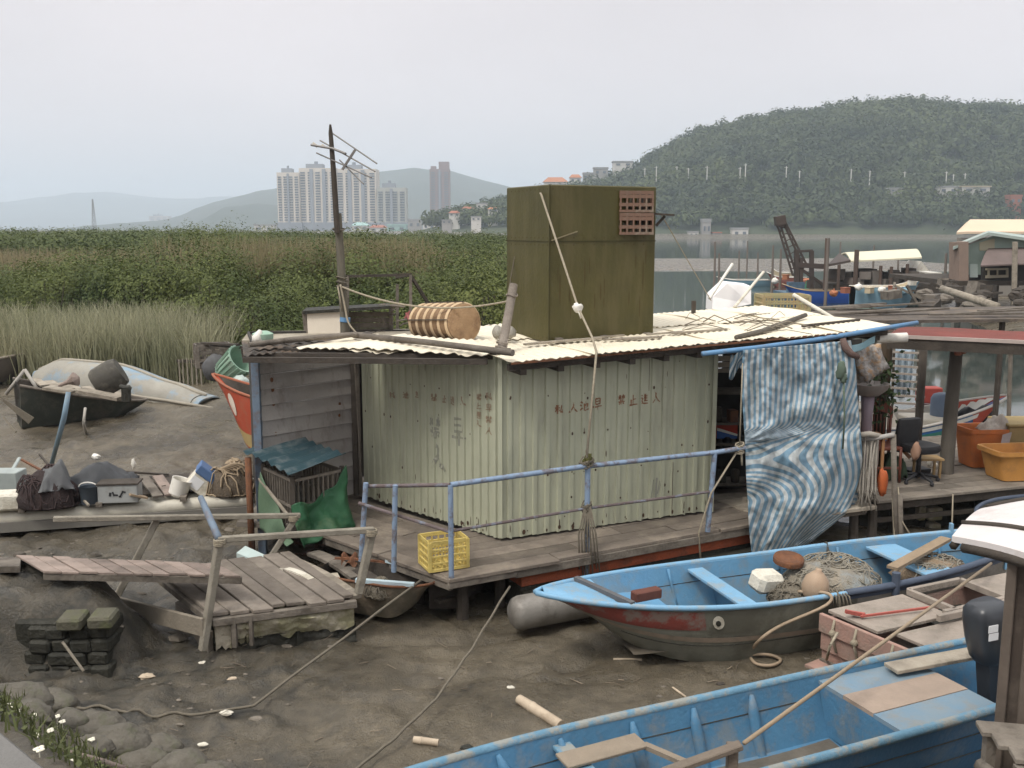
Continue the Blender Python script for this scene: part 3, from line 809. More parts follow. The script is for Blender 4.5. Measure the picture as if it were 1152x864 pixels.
# ------------------------------------------------------------------ shack
shack = thing('shack', 'pale green corrugated metal shack with a cream sheet roof on the floating deck', 'shack', (.5, 11.5, .46))
W0, WC, W1 = V((-1.88, 12.05, 0)), V((-.125, 10.27, 0)), V((2.36, 11.36, 0))
WH = 2.02
RIB = [(0, 0), (.55, 0), (.62, 1), (.90, 1), (.97, 0)]
def profile(s, pitch, dep):
    t = (s / pitch) % 1.0
    for (a, b), (c, d) in zip(RIB, RIB[1:] + [(1, 0)]):
        if a <= t <= c: return dep * (b + (d - b) * (t - a) / max(c - a, 1e-6))
    return 0.
def corr_wall(mb, A, B, zb, zt, pitch, dep, drag=0.):
    d = (B - A); Ln = d.length; d.normalize(); n = V((d.y, -d.x, 0))
    ss = []; k = 0
    while k * pitch < Ln:
        for t, _ in RIB:
            if (k + t) * pitch < Ln: ss.append((k + t) * pitch)
        k += 1
    ss.append(Ln)
    pts = []
    for s in ss:
        wob = .006 * math.sin(s * 2.3) - dep
        p = A + d * s + n * (profile(s + 1e-7, pitch, dep) + wob)
        e = zb + drag * s + random.uniform(-.012, .006)
        pts.append([V((p.x, p.y, e)), V((p.x, p.y, zb + .7)) + n * random.uniform(-.003, .003), V((p.x, p.y, zb + 1.4)) + n * random.uniform(-.003, .003), V((p.x, p.y, zt))])
    vs = [p for c in pts for p in c]; vs2 = [p - n * .012 for p in vs]; m = len(vs); fs = []
    for i in range(len(pts) - 1):
        for j in range(3):
            q = (i * 4 + j, i * 4 + j + 1, i * 4 + j + 5, i * 4 + j + 4)
            fs.append(q[::-1]); fs.append(tuple(k + m for k in q))
    mb.add(vs + vs2, fs)
    return d, n
mb = MB(); dL, nL = corr_wall(mb, W0, WC, Z0 + .03, Z0 + WH, .128, .021); wl = mb.build('left_wall', greenw, shack)
mb = MB(); dR, nR = corr_wall(mb, WC, W1, Z0 + .03, Z0 + WH + .02, .149, .021); wr = mb.build('right_wall', greenw, shack)
mb = MB(); mb.box((WC.x, WC.y + .01, Z0 + WH / 2 + .02), (.045, .02, WH - .05), rz=-.15); mb.build('corner_trim', greenw, shack); mb = MB(); mb.bar(W1 + V((.015, 0, Z0 + .02)), W1 + V((.015, 0, Z0 + WH)), .03, .05); mb.build('corner_trim', greenw, shack)
# seams and screws of the wall sheets
def wall_pt(side, s, z, off=.003):
    A, d, n, p = (W0, dL, nL, .128) if side == 'L' else (WC, dR, nR, .149)
    q = A + d * s + n * (profile(s + 1e-7, p, .021) + .006 * math.sin(s * 2.3) - .021 + off)
    return V((q.x, q.y, z))
def wall_at(side, u, v):
    A, d = (W0, dL) if side == 'L' else (WC, dR)
    r = ray(u, v); a = r.x / r.y
    s = (a * A.y - A.x) / (d.x - a * d.y); y = A.y + d.y * s
    return s, H + r.z / r.y * y
mb = MB(); rr = random.Random(3)
def disc(mb, c, n, r, k=7, stretch=1.0):
    t = V((-n.y, n.x, 0)); mb.add([c + t * math.cos(6.283 * i / k) * r + V((0, 0, 1)) * math.sin(6.283 * i / k) * r * stretch for i in range(k)], [tuple(range(k))])
for s_ in ('L', 'R'):
    n = nL if s_ == 'L' else nR; Ln = (WC - W0).length if s_ == 'L' else (W1 - WC).length; p = .128 if s_ == 'L' else .149
    for k in range(46 if s_ == 'R' else 30):
        if k < 24:
            z = (.62, 1.18, 1.62, 2.05)[k % 4] + .025 * rr.random(); s = (int(rr.random() * Ln / p) + .76) * p
        else:
            z = rr.uniform(.6, 2.4); s = rr.uniform(.1, Ln - .1)
        if s > Ln - .05: continue
        disc(mb, wall_pt(s_, s, z, .004), n, rr.uniform(.005, .013) * (.55 if k % 4 == 0 else 1), 7, rr.uniform(6, 13) if k % 4 == 0 else rr.uniform(.9, 1.8))
for k in range(34):
    s_ = 'LR'[k % 2]; n = nL if s_ == 'L' else nR; Ln = (WC - W0).length if s_ == 'L' else (W1 - WC).length
    disc(mb, wall_pt(s_, rr.uniform(.06, Ln - .06), rr.uniform(.555, .60), .004), n, rr.uniform(.008, .022), 7, rr.uniform(.8, 2.2))
mb.build('screw_rust', rustdot, shack)
# dark seams where sheets overlap
mb = MB()
for u, v0, v1 in ((564, 408, 600), (730, 405, 440), (758, 520, 578)):
    side = 'R'; s, _ = wall_at(side, u, 500); za = wall_at(side, u, v1)[1]; zb_ = wall_at(side, u, v0)[1]
    mb.bar(wall_pt(side, s, za, .002), wall_pt(side, s, zb_, .002), .006, .004)
mb.build('sheet_seam', rustdot, shack)
# painted writing (strokes on a 10 x 10 field, x right, y up)
GL = {
 'si': [((1, 8), (4, 9)), ((0, 6), (5, 6.6)), ((2.6, 8.6), (2.6, 0)), ((2.6, 5.5), (.2, 2)), ((2.8, 5), (4.6, 3)), ((7.4, 9), (5.6, 2), (9, 2.4)), ((8.2, 4.6), (9.6, .6))],
 'ren': [((5, 9.5), (4.4, 5.5), (.5, .4)), ((4.8, 6), (7, 2.6), (9.6, .6))],
 'chi': [((1, 9), (2.4, 7.6)), ((.4, 6), (1.8, 4.8)), ((.4, .8), (2.4, 3.4)), ((3.6, 5.4), (9, 7), (8.6, 3.6)), ((6.2, 9.4), (6.2, 2.6)), ((4.2, 7.4), (4.2, 1), (9.4, 1), (9.4, 2.4))],
 'zao': [((2.4, 9.4), (2.4, 5), (7.8, 5)), ((2.4, 9.4), (7.8, 9.4), (7.8, 5)), ((2.4, 7.2), (7.8, 7.2)), ((.4, 2.8), (9.6, 3.2)), ((5, 5), (5, 0))],
 'jin': [((.6, 7.6), (4.4, 8)), ((2.5, 9.6), (2.5, 5)), ((2.4, 7.4), (.6, 5.4)), ((2.7, 7.4), (4.2, 6)), ((5.6, 7.6), (9.6, 8)), ((7.5, 9.6), (7.5, 5)), ((7.4, 7.4), (5.6, 5.4)), ((7.7, 7.4), (9.4, 6)),
         ((2.4, 4.3), (7.6, 4.3)), ((.8, 2.9), (9.2, 3)), ((5, 2.9), (5, .1)), ((3, 2), (1.6, .6)), ((7, 2), (8.4, .6))],
 'zhi': [((5, 9.4), (5, 1)), ((5, 5.4), (8.4, 5.7)), ((2, 5.6), (2, 1)), ((.3, .8), (9.7, 1))],
 'jin2': [((5, 9.4), (3.6, 6.6)), ((4.4, 8), (4.4, 2.8)), ((6.6, 9.4), (7, 8.2)), ((4.4, 7.8), (9.2, 7.8)), ((6.7, 7.8), (6.7, 3)), ((4.4, 6.1), (9, 6.1)), ((4.4, 4.5), (9, 4.5)), ((4.4, 2.9), (9.4, 2.9)),
          ((.8, 8.6), (2, 7.6)), ((.6, 5.8), (2.4, 5.8), (1.2, 3.2), (2.6, 1.8), (1, .8)), ((1.6, 1.6), (4, .4), (9.6, .4))],
 'ru': [((3.4, 9.2), (5, 8.8), (4.6, 5.4), (.6, .5)), ((4.8, 6), (7, 2.6), (9.6, .5))],
}
redpaint = mat('faded_red_paint', (.20, .085, .045), (.26, .15, .09), 14, .8)
redfade = mat('washed_out_red_paint', (.27, .21, .145), (.25, .175, .12), 14, .8)
purple = mat('washed_out_purple_paint', (.235, .235, .215), (.27, .28, .20), 9, .8)
def write(mb, side, glyph, u, v, hpx, wd=.011, sq=.9):
    s0, z0 = wall_at(side, u, v); s1, z1 = wall_at(side, u, v - hpx); hgt = abs(z1 - z0)
    A, n, p = (W0, nL, .128) if side == 'L' else (WC, nR, .149)
    for st in GL[glyph]:
        for (x0, y0), (x1, y1) in zip(st, st[1:]):
            m = max(3, int(math.hypot(x1 - x0, y1 - y0) * 1.6)); k0 = rr.uniform(.75, 1.25); row = []
            for i in range(m + 1):
                t = i / m; x = (x0 + (x1 - x0) * t) / 10 * hgt * sq; y = (y0 + (y1 - y0) * t) / 10 * hgt
                dx, dy = (x1 - x0), (y1 - y0); l = math.hypot(dx, dy); wx, wy = -dy / l * wd * k0 * .5 * (1.15 - .5 * t), dx / l * wd * k0 * .5 * (1.15 - .5 * t)
                row.append((wall_pt(side, s0 + x + wx, z0 + y + wy, .0035), wall_pt(side, s0 + x - wx, z0 + y - wy, .0035)))
            vs = [q for pr in row for q in pr]
            mb.add(vs, [(2 * i, 2 * i + 1, 2 * i + 3, 2 * i + 2) for i in range(m)])
mb = MB()
for g_, u, v, h in (('si', 625, 466, 11), ('ren', 640, 465, 13), ('chi', 653, 463, 12), ('zao', 667, 462, 14), ('jin', 695, 456, 12), ('zhi', 708, 457, 13), ('jin2', 721, 455, 12), ('ru', 734, 454, 13)):
    write(mb, 'R', g_, u, v, h, .016)
mb.build('lettering', redpaint, shack)
mb = MB()
for g_, u, v, h in (('si', 439, 448, 8), ('chi', 454, 448, 8), ('zao', 466, 449, 9), ('jin', 485, 451, 9), ('zhi', 496, 453, 9), ('jin2', 505, 455, 10), ('ren', 516, 456, 11)):
    write(mb, 'L', g_, u, v, h, .015)
for k, g_ in enumerate(('jin', 'zhi', 'jin2', 'ru')): write(mb, 'L', g_, 535, 450 + 10 * k, 8, .013)
for k, g_ in enumerate(('si', 'zao', 'jin', 'ren')): write(mb, 'L', g_, 546, 450 + 13 * k, 9, .013)
mb.build('lettering', redfade, shack)
mb = MB()
for u, v, h, g_ in ((482, 492, 26, 'jin'), (506, 500, 32, 'zao'), (484, 528, 30, 'ru')): write(mb, 'L', g_, u, v, h, .04, .8)
for (u0, v0), (u1, v1) in (((736, 540), (733, 560)), ((740, 538), (739, 562)), ((744, 541), (741, 556))):
    s, z = wall_at('R', u0, v0); s2, z2 = wall_at('R', u1, v1); vs = [wall_pt('R', s - .012, z), wall_pt('R', s + .014, z), wall_pt('R', s2 + .01, z2), wall_pt('R', s2 - .01, z2)]
    mb.add(vs, [(0, 1, 2, 3)])
mb.build('paint_smear', purple, shack)

# grey board wall on the left, its posts, and a dark door gap
B0, B1 = V((-2.97, 11.28, 0)), V((-2.0, 12.22, 0))
db = (B1 - B0).normalized(); nb = V((db.y, -db.x, 0))
mb = MB()
bh = (WH + .02) / 11
for k in range(11):
    z = Z0 + .02 + k * bh; t = random.uniform(-.004, .004)
    a, b = B0 + db * .04, B1
    lo, hi = nb * (.032 + t), nb * (.004 + t)
    vs = [a + lo + V((0, 0, z)), b + lo + V((0, 0, z)), b + hi + V((0, 0, z + bh - .012)), a + hi + V((0, 0, z + bh - .012))]
    mb.slab([vs[3], vs[2], vs[1], vs[0]][::-1], tuple(-nb * .02))
mb.build('board_wall', greyboard, shack)
mb = MB()
for k in range(14):
    z = Z0 + .1 + random.random() * 1.8; s = random.choice((.2, .2, 1.05, 1.12, .5)) + random.uniform(-.02, .02)
    disc(mb, B0 + db * s + nb * .026 + V((0, 0, z)), nb, random.uniform(.012, .024), 8, 1.3)
mb.build('screw_rust', rust, shack)
mb = MB(); mb.bar(B0 + V((0, -.0, -.2)), B0 + V((.0, 0, Z0 + WH)), .09, .09); mb.build('post', bluepost, shack, bevel=.006)
mb = MB(); mb.bar(B1 + V((.02, -.03, Z0)), B1 + V((.02, -.03, Z0 + WH)), .1, .07); mb.build('post', wood_dark, shack, bevel=.006)
mb = MB(); mb.bar(V((-1.93, 12.16, Z0)), V((-1.93, 12.16, Z0 + WH)), .05, .02, up=(0, 1, 0)); mb.bar(V((-1.90, 12.1, Z0)), V((-1.96, 12.11, Z0 + WH - .1)), .02, .02); mb.build('door_jamb', wood, shack)
# inner and back walls so the house is closed
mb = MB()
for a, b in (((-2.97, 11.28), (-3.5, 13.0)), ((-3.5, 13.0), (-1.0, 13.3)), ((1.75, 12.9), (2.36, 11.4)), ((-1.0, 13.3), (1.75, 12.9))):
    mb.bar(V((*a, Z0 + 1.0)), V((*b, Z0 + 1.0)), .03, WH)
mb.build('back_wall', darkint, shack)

# roof
EN = V((.41, -.912, 0)); ED = V((.912, .41, 0))
E0 = V((-.02, 10.0, 2.515)); E1 = V((4.66, 12.1, 2.665))
def roof_pt(s, t): return E0.lerp(E1, s) - EN * (2.6 * t) + V((0, 0, .05 * t))
rf = []
mb = MB(); rr = random.Random(9)
ns = 6
for k in range(ns):
    s0, s1 = k / ns + (.004 if k else -.01), (k + 1) / ns + .01
    for j in range(2):
        t0, t1 = (-.03 + rr.uniform(-.02, .015), .55) if j == 0 else (.5, 1.0 + rr.uniform(-.04, .03))
        dz = .006 * (k % 2) + .016 * j; tl = rr.uniform(-.012, .012)
        def fn(a, b, s0=s0, s1=s1, t0=t0, t1=t1, dz=dz, tl=tl):
            p = roof_pt(s0 + (s1 - s0) * a, t0 + (t1 - t0) * b + .008 * math.sin(a * 31 + k))
            return p + V((0, 0, dz + tl * b + .006 * math.cos(a * 2 * math.pi * 10) + .01 * math.sin(7 * b + k)))
        mb.sheet(fn, 60, 6, (0, 0, .006))
roofR = mb.build('roof_sheet', cream, shack)
mb = MB()
for t in (.02, .45, .95): mb.bar(roof_pt(.0, t) - V((0, 0, .075)), roof_pt(1.0, t) - V((0, 0, .075)), .06, .07)
for k in range(12):
    s = .03 + k * .085; mb.bar(roof_pt(s, .0) - V((0, 0, .13)), roof_pt(s, .98) - V((0, 0, .13)), .07, .06)
mb.build('rafter', wood_dark, shack)
mb = MB(); mb.bar(roof_pt(-.005, -.035) - V((0, 0, .012)), roof_pt(1.0, -.035) - V((0, 0, .012)), .012, .022); mb.build('roof_edge', rust, shack)
# left roof
LA, LB, LC, LD = P(335, 392, 2.535), P(547, 401.5, 2.535), P(575, 389, 2.60), P(425, 377, 2.60)
mb = MB()
def strip(a, b, c, d, n, amp, jag, m_):
    def fn(u, v):
        p = (a.lerp(b, u)).lerp(d.lerp(c, u), v)
        jj = jag * (math.sin(u * n * 6.283 * .5 + 1) * .5 + .5 * math.sin(u * 23)) * (1 - v)
        p = p + (a.lerp(b, u) - d.lerp(c, u)).normalized() * jj
        return p + V((0, 0, amp * math.cos(u * n * 6.283) + .012 * math.sin(u * 5 + v * 3)))
    m_.sheet(fn, n * 8, 5, (0, 0, .006))
strip(LA, LA.lerp(LB, .52), LD.lerp(LC, .5), LD, 10, .009, .04, mb)
strip(LA.lerp(LB, .2) + V((0, 0, .02)), LB + V((0, 0, .02)), LC + V((0, 0, .03)), LD.lerp(LC, .22) + V((0, 0, .03)), 14, .009, .045, mb)
mb.build('roof_sheet', cream, shack)
QA, QB, QC, QD = P(274, 399, 2.50), P(352, 394, 2.515), P(425, 376.5, 2.56), P(272, 388.5, 2.55)
mb = MB()
for k in range(3):
    strip(QA.lerp(QD, k * .33) + V((0, 0, -.02 + .015 * k)), QB.lerp(QC, k * .33) + V((0, 0, -.02 + .015 * k)), QB.lerp(QC, k * .33 + .4) + V((0, 0, -.01 + .015 * k)), QA.lerp(QD, k * .33 + .4) + V((0, 0, -.01 + .015 * k)), 9, .01, .02, mb)
mb.build('dark_roof_sheet', mat('old_tar_sheet', (.12, .105, .09), (.06, .053, .047), 5, .85, .4, 25, stain=(.20, .13, .08), sscale=3, samt=.5), shack)
mb = MB()
for t in (.04, .5, .97): mb.bar(QA.lerp(QD, t) - V((0, 0, .06)), LB.lerp(LC, t) - V((0, 0, .055)), .06, .06)
mb.build('rafter', wood_dark, shack)
# back of the roof, grey sheets
mb = MB(); mb.slab([V((-3.4, 12.3, 2.47)), V((-1.6, 12.2, 2.50)), V((-.3, 11.8, 2.5)), roof_pt(.0, .9) - V((0, 0, .06)), roof_pt(.3, 1.0) - V((0, 0, .06)), V((-.6, 13.6, 2.5)), V((-3.6, 13.4, 2.47))], .03)
mb.build('back_roof', mat('weathered_sheet', (.36, .32, .25), (.25, .22, .17), 3, .8, .2, 20, stain=(.12, .095, .07), sscale=2, samt=.6), shack)
mb = MB()
mb.tube([P(280, 388, 2.60), P(330, 382, 2.62), P(402, 376, 2.66)], [.03, .034, .03], 8)
mb.tube([P(398, 377, 2.64), P(480, 385, 2.64), P(577, 397, 2.61)], [.036, .034, .036], 8)
mb.build('roof_beam', wood, shack, smooth=True, ang=50)
mb = MB()
a = roof_pt(.55, -.05)
pts = [D(790, 398, 10.75), D(850, 391.5, 11.1), D(920, 382, 11.5), D(985, 371, 11.9), D(1032, 363, 12.1)]
mb.tube(pts, [.028, .03, .03, .03, .027], 8); mb.build('eaves_pipe', mat('pipe_blue', (.13, .27, .45), (.10, .22, .38), 5, .5, stain=(.18, .22, .28), sscale=5), shack, smooth=True)
mb = MB(); mb.tube([D(985, 381, 12.2), D(1020, 379.5, 12.2)], .06, 12); mb.build('drain_pipe', white, shack, smooth=True, ang=40)

# ------------------------------------------------------------------ blue railing of the deck
rail = thing('blue_railing', 'chipped blue pipe railing along the edge of the timber deck', 'railing', C0 + V((0, .05, 0)))
q0 = C0 + V((.02, .05, 0)); rl1 = P(443, 640, Z0); rl2 = P(406, 628, Z0); rr1 = P(660, 620, Z0); rr2 = P(796, 598, Z0)
def up(p, h): return V((p.x, p.y, p.z + h))
tops = [up(q0, .93), up(rr1, .92), D(804, 509, rr2.y), D(838, 503.5, rr2.y + .1)]
for p, h, lean in ((q0, .93, 0), (rl1, .86, .03), (rl2, .80, .07)):
    mb = MB(); mb.tube([p - V((0, 0, .03)), V((p.x + lean, p.y, p.z + h))], .027, 10); mb.build('post', railm, rail, smooth=True, ang=40)
mb = MB(); mb.tube([rr1 - V((0, 0, .5)), tops[1]], .03, 10); mb.build('post', railm, rail, smooth=True, ang=40)
mb = MB(); mb.tube([rr2, tops[2]], .03, 10); mb.build('post', railm, rail, smooth=True, ang=40)
mb = MB(); mb.tube(tops, .027, 10); mb.build('top_rail', railm, rail, smooth=True, ang=40)
mb = MB(); mb.tube([up(q0, .93), D(413, 547, rl2.y + .05)], .02, 10); mb.build('top_rail', railrust, rail, smooth=True, ang=40)
mb = MB(); mb.tube([up(q0, .47), D(660, 572, rr1.y), D(800, 553, rr2.y)], .016, 8); mb.build('middle_rail', railrust, rail, smooth=True, ang=40)
mb = MB(); mb.tube([up(q0, .46), D(404, 566, rl2.y)], .018, 8); mb.build('middle_rail', railrust, rail, smooth=True, ang=40)
mb = MB()
for c, r in ((tops[1], .07), (up(rr1, .45), .05)):
    for k in range(7):
        an = k * .9; pts = [c + V((math.cos(an + t * .6) * r * (1 - .3 * math.sin(t + k)), math.sin(an + t * .6) * r * .8, .03 * math.sin(t * 1.7 + k) + .01 * k)) for t in range(8)]
        mb.tube(pts, .008, 5)
for k in range(7):
    x = -.09 + .03 * k; mb.tube([up(rr1, .5) + V((x * .3, -.03, 0)), up(rr1, .2) + V((x, -.05, 0)), up(rr1, -.15 - .3 * rr.random()) + V((x * 1.2 + .03, -.06, 0))], .009, 5)
mb.build('rope_knot', ropeg, rail, smooth=True)
mb = MB(); mb.blob(tops[1] + V((0, 0, .05)), (.05, .05, .07), 3, .35); mb.build('moss_tuft', mat('moss', (.06, .06, .015), (.09, .085, .03), 30, .95, 1, 60), rail)
mb = MB(); c = tops[3] - V((.06, 0, 0))
for k in range(8):
    an = k * .8; mb.tube([c + V((.05 * math.cos(an + t), .04 * math.sin(an + t), .012 * (k - 4) + .02 * math.sin(t))) for t in range(7)], .009, 5)
mb.tube([c, c + V((.0, .0, .95))], .008, 6)
mb.tube([c, D(800, 555, rr2.y - .04), D(786, 600, rr2.y - .05), D(789, 640, rr2.y - .05)], .011, 6)
mb.tube([c + V((.02, 0, -.02)), c + V((.03, -.02, -.2))], .012, 6)
mb.build('lashing_rope', ropem, rail, smooth=True)

# ------------------------------------------------------------------ yellow crate
def lattice_crate(name, label, c, sx, sy, sz, rz, m, cat='crate', group=None, nh=4, nv=6, th=.022, floor=True):
    t = thing(name, label, cat, c, group)
    M = Matrix.Translation(V(c)) @ Matrix.Rotation(rz, 4, 'Z')
    mb = MB(M)
    for i in (-1, 1):
        for j in (-1, 1): mb.box((i * (sx / 2 - th / 2), j * (sy / 2 - th / 2), sz / 2), (th * 1.6, th * 1.6, sz))
    for k in range(nh + 1):
        z = th / 2 + (sz - th) * k / nh; h = th * (1.9 if k in (nh,) else 1.5 if k == 0 else 1.0)
        for s in (-1, 1):
            mb.box((0, s * (sy / 2 - th * .3), z), (sx, th * .6, h)); mb.box((s * (sx / 2 - th * .3), 0, z), (th * .6, sy, h))
    for k in range(1, nv):
        f = k / nv - .5
        for s in (-1, 1):
            mb.box((f * sx, s * (sy / 2 - th * .45), sz * .48), (th * .8, th * .5, sz * .94)); mb.box((s * (sx / 2 - th * .45), f * sy, sz * .48), (th * .5, th * .8, sz * .94))
    mb.build('frame', m, t, bevel=.003)
    if floor:
        mb = MB(M)
        for k in range(7):
            f = (k + .5) / 7 - .5; mb.box((f * sx * .96, 0, th * .35), (sx * .07, sy * .95, th * .5)); mb.box((0, f * sy * .96, th * .35 + .004), (sx * .95, sy * .05, th * .4))
        mb.build('floor', m, t)
    return t
yel = mat('yellow_plastic', (.66, .52, .17), (.56, .43, .13), 6, .5, stain=(.32, .25, .10), sscale=6, samt=.55)
cy = P(497, 641, Z0 + .012); cy.y += .14; cy.x += .01
lattice_crate('yellow_crate', 'yellow plastic lattice crate standing at the corner of the deck', (cy.x, cy.y, Z0 + .012), .42, .32, .30, .42, yel)

# ------------------------------------------------------------------ olive box on the roof
t = thing('olive_box', 'big olive green painted box standing on the roof of the shack', 'box', (.9, 11.6, 2.6))
K0 = V((.42, 11.15, 0)); ub = V((math.cos(math.radians(27.6)), math.sin(math.radians(27.6)), 0)); vb = V((-ub.y, ub.x, 0))
zb, zt = 2.575, 4.345
LU, LV = 1.455, 1.05
mb = MB()
mb.box(K0 + ub * LU / 2 + vb * LV / 2 + V((0, 0, (zb + zt) / 2)), (LU, LV, zt - zb), rz=math.radians(27.6))
mb.build('body', olive, t, bevel=.012)
mb = MB()
mb.bar(K0 - vb * .006 + ub * .02 + V((0, 0, zb + 1.15)), K0 - vb * .006 + ub * .36 + V((0, 0, zb + 1.25)), .016, .012)
mb.build('batten', mat('bare_batten', (.24, .21, .13), (.18, .15, .09), 8, .8), t)
mb = MB()
mb.bar(K0 + V((.0, -.004, zb)), K0 + V((.0, -.004, zt)), .02, .012)
mb.bar(K0 + ub * .02 - vb * .003 + V((0, 0, zb + 1.14)), K0 + ub * LU - vb * .003 + V((0, 0, zb + 1.14)), .006, .012, up=(0, 0, 1))
mb.bar(K0 - ub * .003 + vb * .02 + V((0, 0, zb + 1.14)), K0 - ub * .003 + vb * LV + V((0, 0, zb + 1.14)), .006, .012)
mb.build('panel_seam', mat('olive_seam', (.05, .045, .014), (.04, .036, .012), 3, .6), t)
mb = MB(); r9 = random.Random(4)
for k in range(11):
    for z in (zb + .05, zb + 1.10, zb + 1.18, zt - .05):
        q = K0 + ub * (.04 + (LU - .08) * k / 10) - vb * .004
        if not (z > zb + 1.3 and k > 7): disc(mb, q + V((0, 0, z)), -vb, .009, 7, 1)
        q = K0 + vb * (.04 + (LV - .08) * k / 10) - ub * .004; disc(mb, q + V((0, 0, z)), -ub, .009, 7, 1)
for k in range(16):
    q = K0 + ub * r9.uniform(.05, LU - .05) - vb * .003; disc(mb, q + V((0, 0, r9.uniform(zb + .3, zb + 1.05))), -vb, r9.uniform(.005, .010), 7, r9.uniform(8, 22))
mb.build('rivets', mat('rivet_rust', (.085, .06, .022), (.06, .05, .018), 20, .8), t)
# battens under the box
mb = MB()
for k in (.08, .5, .92):
    a = K0 + ub * LU * k - vb * .06; mb.bar(a + V((0, 0, 2.60)), a + vb * (LV + .12) + V((0, 0, 2.60)), .08, .05)
mb.build('bearer', wood, t)
# bottle crates wired to the corner of the box
brown = mat('crate_brown', (.20, .12, .085), (.15, .095, .07), 8, .7, stain=(.26, .22, .17), sscale=7, samt=.6)
for k, (v0, v1, lab) in enumerate(((214, 239, 'reddish brown bottle crate wired to the olive box, upper of two'), (239, 264, 'reddish brown bottle crate wired to the olive box, lower of two'))):
    yk = (K0 + ub * 1.27).y - .08
    a = D(694, v1, yk); b = D(735, v0, yk); hh = b.z - a.z - .008
    c = V(((a.x + b.x) / 2, yk, a.z))
    tt = thing('bottle_crate', lab, 'crate', c, 'bottle crates on the olive box')
    M = Matrix.Translation(c) @ Matrix.Rotation(math.radians(10), 4, 'Z')
    wd = (b.x - a.x) * .98
    mb = MB(M); dp = .13
    for zz, h in ((.015, .03), (hh * .36, hh * .16), (hh * .74, hh * .16), (hh - .02, .04)):
        mb.box((0, -dp / 2, zz), (wd, .012, h)); mb.box((0, dp / 2, zz), (wd, .012, h))
        for s in (-1, 1): mb.box((s * (wd / 2 - .006), 0, zz), (.012, dp - .013, h))
    for i in range(6):
        x = (i / 5 - .5) * (wd - .025)
        mb.box((x, -dp / 2 - .003, hh / 2), (.02, .012, hh)); mb.box((x, 0, hh * .4), (.008, dp - .02, hh * .7))
    mb.build('frame', brown, tt)
    mb = MB(M); mb.box((0, dp * .3, hh * .5), (wd - .03, .02, hh - .02)); mb.build('inner_wall', darkint, tt)
    mb = MB(M)
    for i in range(4): mb.lathe([(.025, .02), (.025, hh * .55), (.011, hh * .72), (.011, hh * .82)], ((i / 3 - .5) * (wd - .12), 0, 0), n=8)
    mb.build('bottles', mat('bottle_glass', (.06, .045, .025), (.16, .15, .12), 20, .3), tt, smooth=True)
yk = (K0 + ub * 1.3).y
mb = MB(); mb.bar(D(728, 240, yk), D(759, 242, yk - .05), .12, .022); mb.bar(D(738, 254, yk), D(748, 243, yk), .03, .03)
one('roof_bracket', mb, wood_dark, 'dark wooden bracket sticking out beside the bottle crates', 'bracket')
# ------------------------------------------------------------------ striped tarpaulin
def striped(name, n, blue=(.225, .37, .485), pale=(.61, .65, .65)):
    m = mat(name, pale, tuple(c * .8 for c in pale), 5, .42, .4, 20, stain=(.24, .25, .22), sscale=2.6, samt=.7, sedge=(.48, .68))
    nt = m.node_tree; N = nt.nodes; L = nt.links
    bs = next(x for x in N if x.type == 'BSDF_PRINCIPLED')
    src = bs.inputs['Base Color'].links[0].from_socket
    uv = N.new('ShaderNodeUVMap'); uv.uv_map = 'cloth'
    sp = N.new('ShaderNodeSeparateXYZ'); L.new(uv.outputs[0], sp.inputs[0])
    mu = N.new('ShaderNodeMath'); mu.operation = 'MULTIPLY'; mu.inputs[1].default_value = n; L.new(sp.outputs[0], mu.inputs[0])
    fr = N.new('ShaderNodeMath'); fr.operation = 'FRACT'; L.new(mu.outputs[0], fr.inputs[0])
    r = N.new('ShaderNodeValToRGB'); r.color_ramp.interpolation = 'LINEAR'
    e = r.color_ramp.elements; e[0].position = 0; e[0].color = (1, 1, 1, 1); e[1].position = .46; e[1].color = (1, 1, 1, 1)
    for p, v in ((.50, 0.), (.96, 0.), (1., 1.)):
        q = e.new(p); q.color = (v, v, v, 1)
    L.new(fr.outputs[0], r.inputs[0])
    mx = N.new('ShaderNodeMixRGB'); mx.blend_type = 'MULTIPLY'; mx.inputs[2].default_value = (blue[0] / pale[0], blue[1] / pale[1], blue[2] / pale[2], 1)
    L.new(r.outputs[0], mx.inputs[0]); L.new(src, mx.inputs[1]); L.new(mx.outputs[0], bs.inputs['Base Color'])
    out = next(x for x in N if x.type == 'OUTPUT_MATERIAL'); tr = N.new('ShaderNodeBsdfTranslucent'); ms = N.new('ShaderNodeMixShader'); ms.inputs[0].default_value = .22
    L.new(mx.outputs[0], tr.inputs[0]); L.new(bs.outputs[0], ms.inputs[1]); L.new(tr.outputs[0], ms.inputs[2]); L.new(ms.outputs[0], out.inputs[0])
    return m
def cloth(name, fn, uvf, nu, nv, m, parent=None):
    mb = MB(); mb.grid(fn, nu, nv)
    o = mb.build(name, m, parent, smooth=True)
    uvl = o.data.uv_layers.new(name='cloth')
    for lp in o.data.loops:
        i = lp.vertex_index; uvl.data[lp.index].uv = uvf((i % (nu + 1)) / nu, (i // (nu + 1)) / nv)
    sd_ = o.modifiers.new('thickness', 'SOLIDIFY'); sd_.thickness = .004
    return o
def lerpk(keys, t):
    for (a, x), (b, y) in zip(keys, keys[1:]):
        if t <= b: 
            k = (t - a) / (b - a); k = k * k * (3 - 2 * k) * .5 + k * .5
            return x + (y - x) * k
    return keys[-1][1]
EL = [(0, 836), (.15, 834), (.45, 838), (.6, 839), (.8, 842), (1, 846)]
ER = [(0, 957), (.2, 963), (.45, 967), (.62, 970), (.8, 955), (1, 905)]
TL = [(0, 394), (.45, 497), (1, 626)]
TR = [(0, 383), (.5, 485), (.8, 575), (1, 616)]
yl, yr = 10.78, 11.55
